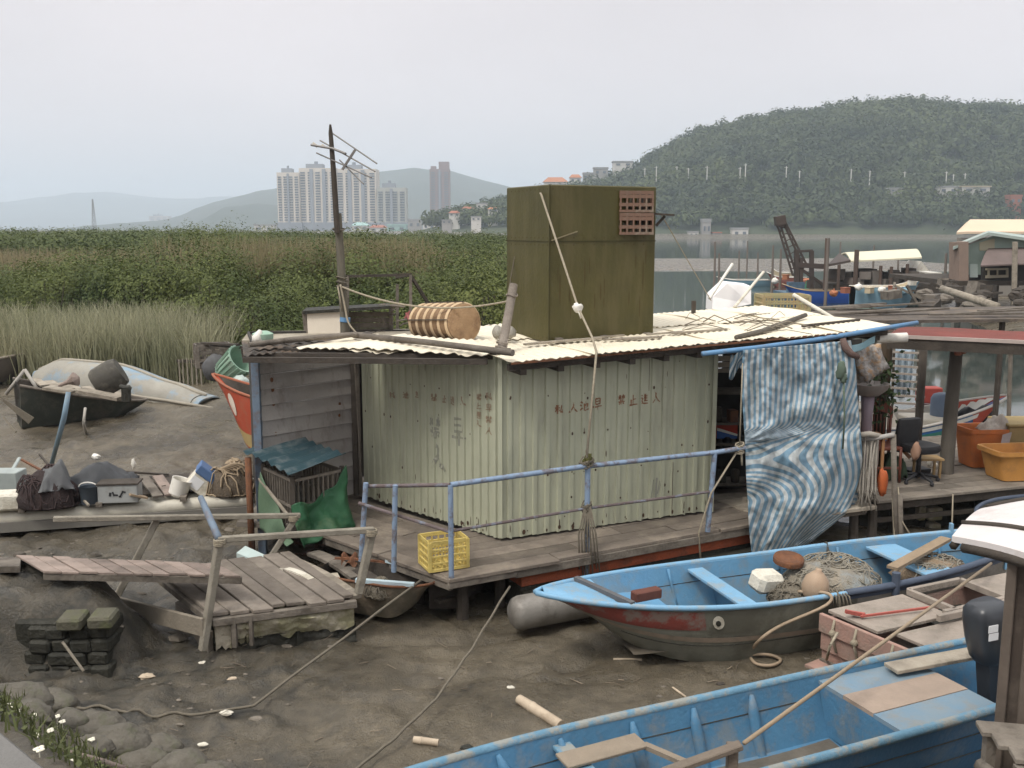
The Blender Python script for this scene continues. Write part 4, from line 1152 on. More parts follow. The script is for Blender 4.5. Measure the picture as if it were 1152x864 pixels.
def tarp(s, t):
    u = lerpk(EL, t) * (1 - s) + lerpk(ER, t) * s
    v = lerpk(TL, t) * (1 - s) + lerpk(TR, t) * s
    if t > .8: v += 14 * (t - .8) / .2 * math.sin(min(1, s * 1.4) * math.pi)          # round lower hem
    y = yl * (1 - s) + yr * s
    dx, dt = s, (t - .445)
    rr_ = math.hypot(dx, dt * 1.5); an = math.atan2(dt * 1.5, dx + 1e-6)
    f = .065 * math.sin(an * 13 + .9 * math.sin(rr_ * 6)) * min(1, rr_ * 2.4) * math.exp(-1.0 * rr_) * sstep(.95, .3, abs(an))   # folds fanning out of the lashed edge
    f += .028 * math.sin(s * 34 + 2 * math.sin(t * 5)) * sstep(.3, .0, t)
    f += .020 * math.sin(s * 21 + t * 9) + .035 * math.sin(s * 9 + 5 * t * t)
    f += .11 * math.sin(math.pi * min(1, max(0, (t - .5) / .5))) * math.sin(math.pi * s)        # belly
    f -= .09 * math.exp(-((t - .47) / .045) ** 2) * sstep(0.0, .35, s) * (1 - .5 * s)           # deep horizontal tuck
    f += .085 * float(fbm(s * 8, t * 9, 81, 4)) + .034 * float(fbm(s * 20, t * 26, 82, 3))
    # a vertical slit near the right edge, tied at the top
    f -= .10 * math.exp(-((s - .80 - .05 * t) / .025) ** 2) * sstep(.12, .25, t) * sstep(.75, .5, t)
    p = D(u, v, y - f)
    return p
def tarpuv(s, t):
    w_ = float(sstep(.36, .47, t)) * (.80 - .30 * s * s) * (1 - .55 * float(sstep(.56, .74, t)))
    swirl = .30 * float(sstep(.12, .45, t)) * s * (1 - .7 * float(sstep(.45, .7, t)))
    c = (s + .10 * t * s) * .95 * (1 - w_) + w_ * (t * 1.5 - .55 * s * (1 - s) + .2) + swirl * (t - .1) * 2.4
    return (c + .012 * float(fbm(s * 8, t * 8, 83, 2)), t)
tp = cloth('tarpaulin', tarp, tarpuv, 110, 150, striped('blue_white_stripe', 21))
tag(tp, 'crumpled blue and white striped tarpaulin hanging from the eaves pipe', 'tarpaulin')
def flap(s, t):
    return D(822 + 22 * s - 2 * t + 4 * math.sin(6 * t) * s, 396 + 30 * t * (1 - .5 * s) + 4 * math.sin(s * 9), 11.15 + .12 * s + .03 * math.sin(s * 17 + t * 5))
tag(cloth('tarpaulin_flap', flap, lambda s, t: (s * .25 + t * .1, t), 14, 14, MATS['blue_white_stripe']), 'small torn flap of striped tarpaulin hanging at the left of the big one', 'tarpaulin')
mb = MB()
for k in range(26):
    an = 6.283 * k / 26; 
def roll(s, t):
    c = D(967 - 13 * t + 3 * math.sin(4 * t), 518 + 62 * t, 11.75); r = .055 * (1 + .25 * math.sin(t * 3.1)) * (1 - .35 * t)
    a = s * 6.283; return c + V((math.cos(a) * r, math.sin(a) * r, .01 * math.sin(a * 3)))
tag(cloth('tarpaulin_roll', roll, lambda s, t: (t * .5, s), 14, 24, MATS['blue_white_stripe']), 'narrow rolled blue and white striped cloth hanging beside the rope skein', 'tarpaulin')
def strap(s, t):
    a = D(932, 399, 11.6).lerp(D(985, 379, 12.0), t); return a + V((.0, .02 * math.sin(9 * t), -.09 * s - .012 * math.sin(t * 11)))
tag(cloth('cloth_strip', strap, lambda s, t: (s * .15, t), 6, 20, mat('strip_blue', (.22, .38, .44), (.30, .44, .48), 6, .6)), 'twisted pale blue cloth strip tied from the tarpaulin up to the eaves', 'cloth strip')
mb = MB()
mb.tube([D(948, 381, 11.45), D(951, 391, 11.42), D(957, 398, 11.40), D(966, 402, 11.42)], [.035, .05, .045, .03], 8)
one('rag', mb, mat('brown_rag', (.15, .10, .085), (.11, .075, .065), 9, .9, .5, 60), 'brown rag knotted over the top corner of the tarpaulin', 'rag', smooth=True)
mb = MB(); mb.blob(D(946, 417, 11.28), (.05, .04, .10), 5, .4); mb.blob(D(949, 425, 11.28), (.04, .03, .06), 6, .4); mb.tube([D(949, 428, 11.28), D(950, 470, 11.28), D(948, 505, 11.3)], .012, 5)
one('cloth_knot', mb, mat('green_rag', (.12, .16, .12), (.09, .12, .09), 9, .9), 'grey green knot of cloth on the right side of the tarpaulin', 'knot', smooth=True)

# ------------------------------------------------------------------ on the roof
pole = thing('antenna_pole', 'tall weathered pole lashed upright on the shack roof', 'pole', D(388, 381, 12.0))
mb = MB(); mb.tube([D(389, 381, 12.0), D(385, 320, 12.0), D(380, 240, 12.0)], [.055, .052, .045], 10); mb.build('lower_pole', mat('pole_wood', (.17, .155, .12), (.10, .09, .07), 6, .9, .5, 40, stretch=(3, 3, .5)), pole, smooth=True, ang=50)
mb = MB(); mb.tube([D(379.5, 262, 11.93), D(375, 190, 11.95), D(372, 150, 11.95), D(371.5, 140, 11.95)], [.036, .032, .026, .012], 8); mb.build('upper_pole', wood_dark, pole, smooth=True, ang=50)
mb = MB()
for v in (258, 312, 317, 322): mb.tube([D(381 + 4 * (v > 300), v, 12.0) + V((.07 * math.cos(a), .07 * math.sin(a), .01 * math.sin(2 * a))) for a in np.linspace(0, 6.283, 13)], .009, 5)
mb.build('lashing', ropeg, pole, smooth=True)
mb = MB(); mb.tube([D(388, 362, 12.0) , D(388.4, 357, 12.0)], .064, 10); mb.build('blue_band', mat('pipe_blue', (.13, .27, .45)), pole)
ant = thing('tv_antenna', 'old television antenna with bare rods on top of the roof pole', 'antenna', D(374, 180, 11.9))
alu = mat('dull_aluminium', (.22, .21, .20), (.15, .14, .13), 8, .5, metal=.3)
mb = MB(); mb.tube([D(350, 163, 12.0), D(374, 167, 11.9), D(389, 173, 11.8)], .016, 6); mb.build('boom', alu, ant)
for (a, b) in (((374, 150), (424, 184)), ((360, 158), (422, 193)), ((356, 172), (418, 200)), ((382, 180), (409, 207))):
    mb = MB(); mb.tube([D(*a, 12.1), D(*b, 11.5)], .0085, 6); mb.build('rod', alu, ant)
mb = MB(); mb.bar(D(400, 168, 11.75), D(385, 191, 11.75), .035, .025); mb.build('crossbar', alu, ant)
mb = MB(); mb.bar(D(352, 161, 12.0), D(357, 165, 12.0), .03, .03); mb.bar(D(362, 163, 12.0), D(366, 166, 12.0), .03, .03); mb.build('clip', foamw, ant)

# rattan drum
drum = thing('rattan_drum', 'tan rattan drum basket lying on its side on the roof', 'basket', D(505, 385, 11.6))
a = D(522, 363, 11.25); b = D(478, 363, 12.0); ax = (b - a).normalized(); Ld = (b - a).length; rad = .222
tan = mat('rattan_tan', (.42, .28, .16), (.33, .21, .115), 9, .8, .5, 60, stain=(.20, .12, .07), sscale=5, samt=.5)
mb = MB(); mb.lathe([(rad * .98, 0), (rad, .02), (rad, Ld - .02), (rad * .98, Ld)], a, ax, 30); mb.build('side', mat('rattan_brown', (.26, .165, .09), (.19, .12, .07), 14, .8, .6, 70), drum, smooth=True, ang=40)
for k in range(6):
    t = .03 + k * (Ld - .06) / 5; mb = MB(); mb.lathe([(rad + .001, t - .022), (rad + .016, t - .014), (rad + .016, t + .014), (rad + .001, t + .022)], a, ax, 30, cap=False); mb.build('hoop', mat('hoop_pale', (.60, .45, .29), (.52, .38, .23), 10, .75), drum, smooth=True)
mb = MB(); mb.lathe([(rad * .99, -.004), (rad * .92, -.008), (rad * .25, -.012)], a, ax, 30); mb.build('lid', tan, drum, smooth=True, ang=40)
mb = MB()
for k in range(5):
    an = -.5 + .03 * k; 
u_ = ax.orthogonal().normalized(); w_ = ax.cross(u_)
for an in (.6, 2.3, 4.0, 5.4):
    o_ = (u_ * math.cos(an) + w_ * math.sin(an)) * (rad + .02); mb.bar(a + o_, a + ax * Ld + o_, .02, .012)
mb.build('stave', wood_dark, drum)
mb = MB(); mb.blob(D(571, 374, 11.3), (.10, .09, .085), 8, .12, flat=-.08); mb.blob(D(560, 374, 11.35), (.07, .07, .08), 9, .12, flat=-.075)
one('float_ball', mb, mat('net_white', (.42, .40, .35), (.32, .30, .26), 30, .95, .8, 120), 'pale rope wrapped float beside the leaning post on the roof', 'float', smooth=True)
mb = MB(); mb.tube([D(563, 402, 10.35), D(569, 370, 10.6), D(578, 320, 10.8)], [.055, .05, .047], 9)
for v in (332, 385, 390): mb.tube([D(576 - (v - 332) * .21, v, 10.75 - (v - 332) * .006) + V((.06 * math.cos(a_), .06 * math.sin(a_), .012 * math.sin(2 * a_))) for a_ in np.linspace(0, 6.283, 12)], .009, 5)
one('leaning_post', mb, mat('bleached_post', (.26, .225, .19), (.17, .145, .12), 6, .9, .5, 40), 'short bleached post leaning at the front edge of the roof', 'post', smooth=True, ang=50)
mb = MB(); mb.tube(sag(D(383, 322, 11.95), D(575, 338, 10.8), .16, 18), .012, 6)
one('slack_rope', mb, ropem, 'pale slack rope strung from the tall pole to the leaning post', 'rope', smooth=True)
mb = MB(); mb.tube(smooth([D(383, 320, 11.93), D(388, 345, 11.9), D(392, 363, 11.85), D(402, 376, 11.8)]), .012, 6); mb.tube([D(380, 322, 11.93), D(385, 350, 11.93)], .009, 5)
one('hanging_rope', mb, ropem, 'pale rope end hanging down the foot of the tall pole', 'rope', smooth=True)
mb = MB(); top = D(608, 216, 11.3) ; mb.tube([D(606, 214, 11.6), D(609, 219, 11.22), D(650, 345, 10.75), D(666, 379, 10.35), D(671, 396, 10.12), D(668, 430, 10.05), D(660, 515, 9.86)], .0125, 6)
one('guy_rope', mb, ropem, 'long pale rope running from the olive box top down to the railing', 'rope', smooth=True)
mb = MB(); mb.blob(D(650, 346, 10.72), (.055, .04, .05), 4, .35); mb.tube([D(651, 349, 10.7), D(654, 358, 10.68)], .014, 5)
one('plastic_knot', mb, white, 'scrap of white plastic tied to the rope over the olive box', 'plastic scrap', smooth=True)
mb = MB(); mb.tube([D(744, 241, 11.75), D(772, 290, 12.6), D(800, 338, 13.6)], .006, 5)
one('guy_line', mb, ropem, 'thin line running from the box bracket down behind the roof', 'line')
mb = MB(); mb.tube(sag(D(594, 216, 11.9), D(577, 300, 11.9), -.02, 8), .007, 5); mb.tube([D(577, 300, 11.88), D(570, 338, 11.86)], .007, 5)
one('box_line', mb, ropeg, 'dull line hanging down the left face of the olive box', 'line')

# clutter at the back of the roof, left
mb = MB(); mb.slab([D(347, 383, 13.0), D(383, 381, 13.0), D(382, 351, 13.05), D(345, 353, 13.05)], (0, .03, 0)); 
one('white_board', mb, mat('cream_board', (.66, .60, .50), (.58, .52, .43), 3, .7), 'cream white board standing on the back of the roof left of the tall pole', 'board')
t = thing('plank_hutch', 'dark plank hutch with a tarred top standing at the back of the roof', 'hutch', D(390, 384, 13.3))
mb = MB()
for k in range(5): 
    v0, v1 = 351 + k * 6.2, 356.5 + k * 6.2
    a, b, c, d = D(392, v1, 13.3), D(438, v1, 13.3), D(438, v0, 13.3), D(392, v0, 13.3); mb.slab([a, b, c, d], (0, .025, 0))
mb.build('planks', wood, t)
mb = MB(); mb.slab([D(340, 350, 13.0), D(440, 344, 13.0), D(438, 341, 13.8), D(345, 346, 13.8)], .04); mb.build('top', slime, t)
mb = MB(); mb.bar(D(346, 384, 13.1), D(342, 350, 13.1), .05, .05); mb.build('leg', wood, t); mb = MB(); mb.bar(D(440, 378, 13.3), D(440, 343, 13.3), .05, .05); mb.build('leg', wood, t)
t = thing('roof_frame', 'bare dark pipe frame standing open above the back of the roof', 'frame', D(425, 378, 13.5))
mb = MB()
for a, b in (((387, 311, 13.4), (462, 309, 13.4)), ((446, 312, 14.3), (462, 309, 13.4)), ): mb.bar(D(*a), D(*b), .035, .035)
mb.bar(D(462, 310, 13.4), D(484, 345, 13.6), .04, .04); mb.build('rail', wood_dark, t)
for u, v0, v1, y in ((462, 309, 372, 13.4), (447, 320, 372, 14.2), (391, 311, 348, 13.4)):
    mb = MB(); mb.bar(D(u, v1, y), D(u, v0, y), .04, .04); mb.build('post', wood, t)
mb = MB()
rr = random.Random(21)
for k in range(16):
    a = D(rr.uniform(425, 470), rr.uniform(340, 376), rr.uniform(12.9, 13.4)); mb.tube([a, a + V((rr.uniform(-.3, .3), rr.uniform(-.1, .1), rr.uniform(-.12, .14)))], .012, 5)
one('stick_heap', mb, wood, 'heap of thin sticks and branches behind the drum basket', 'sticks')
mb = MB(); mb.bar(D(458, 352, 13.0), D(463, 366, 12.9), .05, .02); mb.bar(D(461, 350, 13.0), D(455, 358, 13.0), .05, .02)
one('red_rag', mb, mat('pink_rag', (.35, .12, .12), (.28, .09, .09), 8, .8), 'small red rag caught in the sticks behind the drum basket', 'rag')
# clutter on the right part of the roof
def on_roof(u, v):
    "point of the roof plane seen at (u, v)"
    n = (E1 - E0).cross(-EN * 2.6 + V((0, 0, .05))).normalized(); r = ray(u, v); o = V((0, 0, H)); k = (E0 - o).dot(n) / r.dot(n); return o + r * k + V((0, 0, .035))
mb = MB()
mb.tube([on_roof(828, 383), on_roof(858, 376), on_roof(906, 360) + V((0, 0, .03))], [.028, .035, .03], 7)
one('roof_log', mb, mat('grey_branch', (.13, .115, .095), (.09, .08, .065), 7, .9, .4, 40), 'long dark grey branch lying across the cream roof', 'branch', smooth=True)
mb = MB(); mb.bar(on_roof(903, 370), on_roof(966, 363), .05, .03)
one('roof_batten', mb, wood_dark, 'short dark batten lying on the right end of the roof', 'batten')
mb = MB()
for k in range(20):
    u0 = rr.uniform(760, 880); v0 = rr.uniform(360, 378); a = on_roof(u0, v0); b = on_roof(u0 + rr.uniform(15, 55), v0 - rr.uniform(-2, 7))
    c = a.lerp(b, .5) + V((rr.uniform(-.05, .05), rr.uniform(-.05, .05), rr.uniform(.01, .10))); mb.tube([a, c, b], rr.uniform(.004, .009), 5)
one('roof_twigs', mb, wood_pale, 'tangle of brown twigs scattered over the cream roof', 'twigs', smooth=True)
mb = MB()
for k in range(9):
    a = on_roof(rr.uniform(650, 760), rr.uniform(378, 386)); b = a + ED * rr.uniform(.3, .9) + V((0, 0, rr.uniform(0, .02))); mb.bar(a, b, rr.uniform(.02, .05), .02)
one('roof_sticks', mb, wood_pale, 'loose grey sticks along the foot of the olive box', 'sticks')
mb = MB(); 
for k in range(4): 
    a = on_roof(590 + 14 * k, 391 - 1.2 * k); b = on_roof(640 + 12 * k, 386 - .8 * k); mb.bar(a, b, .06, .02)
one('roof_laths', mb, wood_pale, 'flat pale laths lying on the front edge of the roof near the leaning post', 'laths')
mb = MB(); c = on_roof(780, 355); mb.bar(c - V((0, 0, .03)), c + V((0, 0, .17)), .08, .05)
one('roof_stub', mb, wood_dark, 'short dark post stub standing on the cream roof', 'post stub')
for a, b, m_, lab in (((798, 336, 14.5), (824, 297, 14.9), white, 'white pole leaning over the white board behind the roof'), ((826, 346, 14.2), (859, 306, 14.9), foamw, 'thin pale pole leaning right behind the roof'), ((893, 332, 15.2), (940, 360, 14.4), foamw, 'pale thick pole leaning down to the right behind the roof')):
    mb = MB(); mb.tube([D(*a), D(*b)], .035 if 'thick' in lab else .022, 8); one('leaning_pole', mb, m_, lab, 'pole', smooth=True, ang=50)
mb = MB(); mb.slab([D(801, 351, 15.0), D(845, 342, 15.0), D(845, 322, 15.1), D(818, 319, 15.1), D(802, 334, 15.1)], (0, .5, .02))
one('white_board', mb, mat('white_board_paint', (.82, .80, .78), (.76, .74, .72), 3, .5), 'white bent board propped up behind the right end of the roof', 'board')
lattice_crate('fish_trap', 'tan and green lattice fish trap box behind the roof', (D(881, 358, 16.2).x, 16.3, D(881, 358, 16.2).z), .78, .5, .38, .05, mat('trap_tan', (.46, .33, .17), (.32, .33, .19), 7, .75, .3, 50), 'fish trap', nh=3, nv=7, th=.03)
# the low raft shed behind that carries it
shed = thing('raft_shed', 'low brown plank shed with a flat cluttered roof behind the shack', 'shed', (6.3, 17, 0))
zs = D(881, 358, 16.2).z - .015
mb = MB(); mb.slab([V((3.6, 15.7, zs)), V((10.5, 17.0, zs - .05)), V((10.8, 19.2, zs)), V((3.9, 17.8, zs))], .05); mb.build('roof', mat('brown_tar_roof', (.12, .10, .085), (.075, .065, .055), 4, .9, .4, 25, stain=(.22, .17, .12), sscale=1.6, samt=.6), shed)
for x, y in ((3.9, 16.0), (6.2, 16.4), (8.4, 16.8), (10.3, 17.2), (4.1, 17.6), (10.5, 18.9)):
    mb = MB(); mb.tube([(x, y, -.9), (x, y, zs - .04)], .05, 7); mb.build('post', wood_dark, shed)
mb = MB(); mb.slab([V((3.7, 16.2, zs - .06)), V((5.6, 16.55, zs - .07)), V((5.6, 16.55, .3)), V((3.7, 16.2, .3))], (0, .03, 0)); mb.build('wall', wood_dark, shed)
mb = MB()
for k in range(9):
    a = V((rr.uniform(5.0, 9.0), rr.uniform(16.6, 18.2), zs + .03)); b = a + V((rr.uniform(.8, 2.2), rr.uniform(.1, .5), rr.uniform(0, .10))); mb.bar(a, b, rr.uniform(.05, .12), .03)
one('plank_heap', mb, wood, 'loose grey planks lying on the raft shed roof', 'planks')

# ------------------------------------------------------------------ hen coop with the green cloth
coop = thing('hen_coop', 'slatted coop with a blue sheet roof and a torn green cloth', 'coop', P(330, 600, Z0))
r0, r1, r2, r3 = D(274, 509, 11.2), D(329, 534, 10.35), D(389, 513, 10.95), D(335, 489, 11.85)
f0, f1, f2, f3 = [V((p.x, p.y, Z0 + .02)) for p in (D(296, 509, 11.1), D(329, 534, 10.5), D(384, 513, 10.98), D(335, 489, 11.7))]
def ct(p, z): return V((p.x, p.y, z))
mb = MB(); amp = .018
strip(r0, r1, r2, r3, 6, .016, .01, mb)
mb.build('roof', mat('teal_sheet', (.020, .050, .062), (.034, .068, .080), 3, .55, .2, 30, stain=(.20, .22, .22), sscale=3, samt=.45), coop)
zt_ = 1.12
for p in (f0, f1, f2, f3):
    mb = MB(); mb.bar(p, ct(p, zt_ + .05), .05, .05); mb.build('post', wood_dark, coop)
mb = MB()
for a, b in ((f0, f1), (f1, f2), (f2, f3), (f3, f0)):
    n = int((b - a).length / .062)
    for k in range(1, n): q = a.lerp(b, k / n); mb.bar(ct(q, Z0 + .06), ct(q, zt_), .028, .012, up=(b - a))
    for z in (Z0 + .08, .82, zt_): mb.bar(ct(a, z), ct(b, z), .03, .03)
mb.build('slats', wood, coop)
gm = mat('green_cloth', (.030, .115, .052), (.022, .080, .038), 4, .6, .3, 50, stain=(.10, .15, .075), sscale=3, samt=.5)
def gcl(s, t):
    q = f1.lerp(f2, s * 1.12 - .08); n = V(((f2 - f1).y, -(f2 - f1).x, 0)).normalized()
    zt2 = .86 + .30 * max(0, s - .55) / .45 + .03 * math.sin(s * 14); zb2 = Z0 - .08 + .06 * s
    z = zt2 + (zb2 - zt2) * t
    off = .045 + .18 * t * t + .05 * math.sin(s * 8 + t * 3) * (.3 + t) + .035 * math.sin(s * 19 - t * 4) * (.3 + t) + .03 * float(fbm(s * 6, t * 5, 85, 3))
    z -= .02 * math.sin(s * 11) * t * t
    return ct(q, z) + n * off
tc_ = cloth('green_cloth', gcl, lambda s, t: (s, t), 40, 24, gm, coop)
gm2 = mat('faded_green_cloth', (.12, .185, .115), (.09, .145, .09), 4, .7, .3, 50)
def gcl2(s, t):
    q = f0.lerp(f1, s * 1.04); n = V(((f1 - f0).y, -(f1 - f0).x, 0)).normalized()
    top = 1.08 - .62 * s + .03 * math.sin(s * 12); z = top + (Z0 - .10 - top) * t
    return ct(q, z) + n * (.04 + .05 * t + .02 * math.sin(s * 10 + t * 4))
cloth('faded_cloth', gcl2, lambda s, t: (s, t), 24, 18, gm2, coop)
mb = MB(); n = V(((f1 - f0).y, -(f1 - f0).x, 0)).normalized(); mb.bar(ct(f0, 1.0) + n * .06, ct(f1, .74) + n * .07, .03, .02); mb.build('brace', wood_pale, coop)
mb = MB(); a = D(279, 515, 11.15); mb.tube([V((a.x, a.y, .0)), a], .04, 8); one('rusty_post', mb, rust, 'rusty brown post standing under the left corner of the coop roof', 'post', smooth=True)
# ================================================================== boats
def mk_boat(name, label, bow, stern, W, zb, zg, outer, inner, gun, tb=.45, sw=.72, flare=.72, nsec=26, rake=.10, th=.03, cat='boat', floor=.10, group=None, pw=.75, gr=.026, roll=0.):
    """bow, stern: ground points; zb(t) keel height, zg(t) gunwale height, both from z of the points"""
    bow = V(bow); stern = V(stern); ax = V((stern.x - bow.x, stern.y - bow.y, 0)); Ln = ax.length; ax.normalize(); nr = V((-ax.y, ax.x, 0))
    root = thing(name, label, cat, bow.lerp(stern, .5), group)
    def hw(t):
        k = min(1, t / tb); w = (1 - (1 - k) ** 2) ** pw
        if t > .6: w *= 1 - (1 - sw) * ((t - .6) / .4) ** 1.8
        return max(.012, W / 2 * w)
    def base(t): return bow + ax * (Ln * t) + V((0, 0, (stern.z - bow.z) * t))
    def sec(t, ins=0.):
        b = base(t); w = hw(t); g = zg(t); k = zb(t)
        lift = (max(0, 1 - t / .28)) ** 2 * (g - k) * .75; k2 = k + lift
        fx = flare * (1 - .6 * max(0, 1 - t / .3))
        if ins:
            w = max(.006, w - ins); k2 = min(k2 + floor, g - .01)
        bx = -rake * Ln * 0
        pts = []
        for s, q in ((1, 0), (1, .33), (1, .7), (1, 1), (0, 1.0), (-1, 1), (-1, .7), (-1, .33), (-1, 0)):
            wq = w * (1 + (fx - 1) * (q ** 1.6)); z = g + (k2 - g) * (q if s else 1.03)
            sh = rake * Ln * (1 - t) ** 4 * q          # raked stem
            pts.append(b + ax * sh + nr * (s * wq) + V((0, 0, z + (0.0))))
        return pts
    ts = [((i / nsec) ** 1.25) for i in range(nsec + 1)]
    O = [sec(t) for t in ts]; I = [sec(max(t, .03), th) for t in ts]
    R = Matrix.Rotation(roll, 4, ax) if roll else None
    def tr(p): return (R @ (p - bow) + bow) if R else p
    mb = MB(); n = 9
    vs = [tr(p) for r in O for p in r] + [tr(p) for r in I for p in r]; m = len(O) * n
    for i in range(nsec):
        for k in range(n - 1):
            q = (i * n + k, i * n + k + 1, (i + 1) * n + k + 1, (i + 1) * n + k)
            mb.f.append(q[::-1]); mb.mi.append(0); mb.f.append(tuple(j + m for j in q)); mb.mi.append(1)
        for k in (0, n - 1):
            mb.f.append((i * n + k, (i + 1) * n + k, (i + 1) * n + k + m, i * n + k + m)); mb.mi.append(2)
    mb.f.append(tuple(nsec * n + k for k in range(n))); mb.mi.append(0)
    mb.f.append(tuple(m + nsec * n + k for k in range(n))[::-1]); mb.mi.append(1)
    mb.f.append(tuple(range(n))[::-1]); mb.mi.append(0)
    mb.v = vs
    hull = mb.build('hull', [outer, inner, gun], root, smooth=True, ang=35)
    def surf(t, side, q, off=0.):
        r = sec(t); pts = r[:5] if side > 0 else r[8:3:-1]
        qs = (0, .33, .7, 1.0, 1.6)
        for a in range(4):
            if qs[a] <= q <= qs[a + 1]:
                p = pts[a].lerp(pts[a + 1], (q - qs[a]) / (qs[a + 1] - qs[a])); break
        return tr(p + nr * (side * off))
    for s in (1, -1):
        mb = MB(); mb.tube([surf(t, s, 0) + V((0, 0, .005)) for t in ts], gr, 7); mb.build('gunwale', gun, root, smooth=True)
    return root, surf, hw, base, ax, nr, tr
def zgf(b, m, s): return lambda t: m + (b - m) * max(0, 1 - t / .45) ** 2 + (s - m) * max(0, (t - .5) / .5) ** 2

bluein = mat('boat_blue', (.125, .29, .455), (.10, .24, .385), 3, .55, .2, 30, stain=(.20, .22, .21), sscale=3.2, samt=.7, sedge=(.46, .64))
bluein2 = mat('boat_blue_old', (.085, .215, .345), (.06, .155, .26), 4, .55, .25, 30, stain=(.20, .22, .22), sscale=4, samt=.65, sedge=(.48, .62))
bluegun = mat('boat_blue_rim', (.20, .385, .55), (.165, .325, .475), 6, .5, .2, 40, stain=(.32, .33, .30), sscale=6, samt=.6)
bluegun2 = mat('boat_blue_rim_old', (.14, .27, .37), (.10, .21, .30), 6, .6, .3, 40, stain=(.30, .27, .21), sscale=5, samt=.75, sedge=(.47, .56))
hullgrey = mat('hull_grey_green', (.225, .225, .185), (.16, .158, .128), 3, .6, .2, 30, stain=(.085, .08, .06), sscale=2, samt=.7, sedge=(.44, .6))
hullgrey2 = mat('hull_pale_grey', (.27, .25, .22), (.20, .19, .165), 3, .65, .2, 30, stain=(.12, .105, .085), sscale=2, samt=.6)
marine = mat('boat_red', (.24, .055, .043), (.17, .05, .04), 6, .6, .2, 40, stain=(.20, .165, .14), sscale=5, samt=.85, sedge=(.5, .6))

# ---- the blue boat in the middle
bA, sA = V((.21, 8.26, -.05)), V((5.15, 9.88, .0))
boatA, sfA, hwA, bsA, axA, nrA, trA = mk_boat('rowing_boat', 'sky blue open boat with a maroon bow patch lying on the mud beside the deck', bA, sA, 1.22, lambda t: .02, zgf(.74, .59, .68), hullgrey, bluein, bluegun, tb=.42, sw=.46, rake=.09)
for q0_, q1_, nm_ in ((.0, .96, 'pale_side'),):
    mb = MB(); mb.grid(lambda u, v: sfA(.56 + .438 * u, -1, .03 + .93 * v, .004), 24, 6); mb.build(nm_, hullgrey2, boatA, smooth=True)
mb = MB()
for q in (.3, .62): mb.tube([sfA(.05 + .93 * k / 24, 1, q, -.036) for k in range(25)], .005, 4)
for q in (.66,): mb.tube([sfA(.10 + .88 * k / 24, -1, q, .003) for k in range(25)], .005, 4)
mb.build('plank_seam', slime, boatA)
mb = MB(); mb.grid(lambda u, v: sfA(.012 + .25 * u, -1, .06 + (.36 - .05 * u) * v, .004), 20, 5); mb.build('bow_patch', marine, boatA, smooth=True)
mb = MB(); mb.grid(lambda u, v: sfA(.012 + .6 * u, -1, .46 + .09 * v + .12 * u, .004), 26, 2); mb.build('stripe', mat('stripe_tan', (.32, .25, .19), (.2, .17, .13), 9, .7), boatA, smooth=True)
def spot(mb, sf, t, side, q, rt, rq, off, n=20):
    mb.add([sf(t, side, q, off + .002)] + [sf(t + rt * math.cos(6.2832 * k / n), side, q + rq * math.sin(6.2832 * k / n), off) for k in range(n)], [(0, 1 + k, 1 + (k + 1) % n) for k in range(n)])
mb = MB(); spot(mb, sfA, .285, -1, .24, .0105, .115, .008); eye = mb.build('eye', foamw, boatA)
mb = MB(); spot(mb, sfA, .284, -1, .25, .0048, .05, .013); mb.build('pupil', slime, eye)
# bow deck, thwarts, inner details
mb = MB()
def bdeck(s, t):
    tt = .01 + .115 * t; a = sfA(tt, -1, .02); b = sfA(tt, 1, .02); return a.lerp(b, s) + V((0, 0, .012 + .05 * math.sin(s * math.pi) * (1 - t)))
mb.sheet(bdeck, 8, 10, (0, 0, -.02)); mb.build('bow_deck', bluegun, boatA, smooth=True, ang=40)
mb = MB(); a, b = sfA(.14, -1, .02), sfA(.09, 1, .02); mb.bar(a + V((.02, 0, .03)), b + V((.02, 0, .03)), .05, .05); mb.build('coaming', mat('dark_grey_wood', (.12, .125, .13), (.09, .09, .095), 8, .8), boatA)
for t, w_ in ((.36, .17), (.775, .36), (.985, .22)):
    a, b = sfA(t, -1, .10, -.03), sfA(t, 1, .10, -.03); mb = MB(); mb.bar(a, b, w_, .03); mb.build('thwart', bluegun, boatA, bevel=.005)
    if t < .9:
        mb = MB(); mb.slab([sfA(t + .03, -1, .2, -.04), sfA(t + .03, 1, .2, -.04), sfA(t + .03, 1, .72, -.045), sfA(t + .03, -1, .72, -.045)], tuple(axA * .02)); mb.build('bulkhead', bluein, boatA)
for t in (.30, .55, .68, .9):
    for s in (-1, 1): mb = MB(); mb.tube([sfA(t, s, q, -.045) for q in (.03, .25, .5, .7)], .014, 6); mb.build('rib', bluein, boatA, smooth=True)
mb = MB(); mb.grid(lambda u, v: bsA(.16 + .80 * u) + nrA * ((v - .5) * 1.25 * hwA(.16 + .80 * u)) + V((0, 0, .155 + .02 * float(fbm(u * 9, v * 4, 66, 3)))), 40, 10); mb.build('bilge_mud', mat('bilge_mud', (.16, .135, .105), (.09, .078, .06), 3, .45, .3, 20, spec=.4), boatA, smooth=True)
mb = MB(); mb.grid(lambda u, v: sfA(.535 + .46 * u, -1, -.0 + .0 + .10 * v, .006) if v > 0 else sfA(.535 + .46 * u, -1, 0, .006) + V((0, 0, .035)), 20, 2); mb.tube([sfA(.535 + .46 * k / 14, -1, 0) + V((0, 0, .012)) for k in range(15)], .034, 7); mb.build('dark_rail', mat('navy_rim', (.075, .095, .135), (.055, .07, .10), 6, .6), boatA, smooth=True)
mb = MB()
for s in (1, -1):
    p = sfA(.93, s, .0); mb.bar(p - V((0, 0, .15)), p + V((0, 0, .10)), .05, .03)
mb.build('cleat', bluegun, boatA)
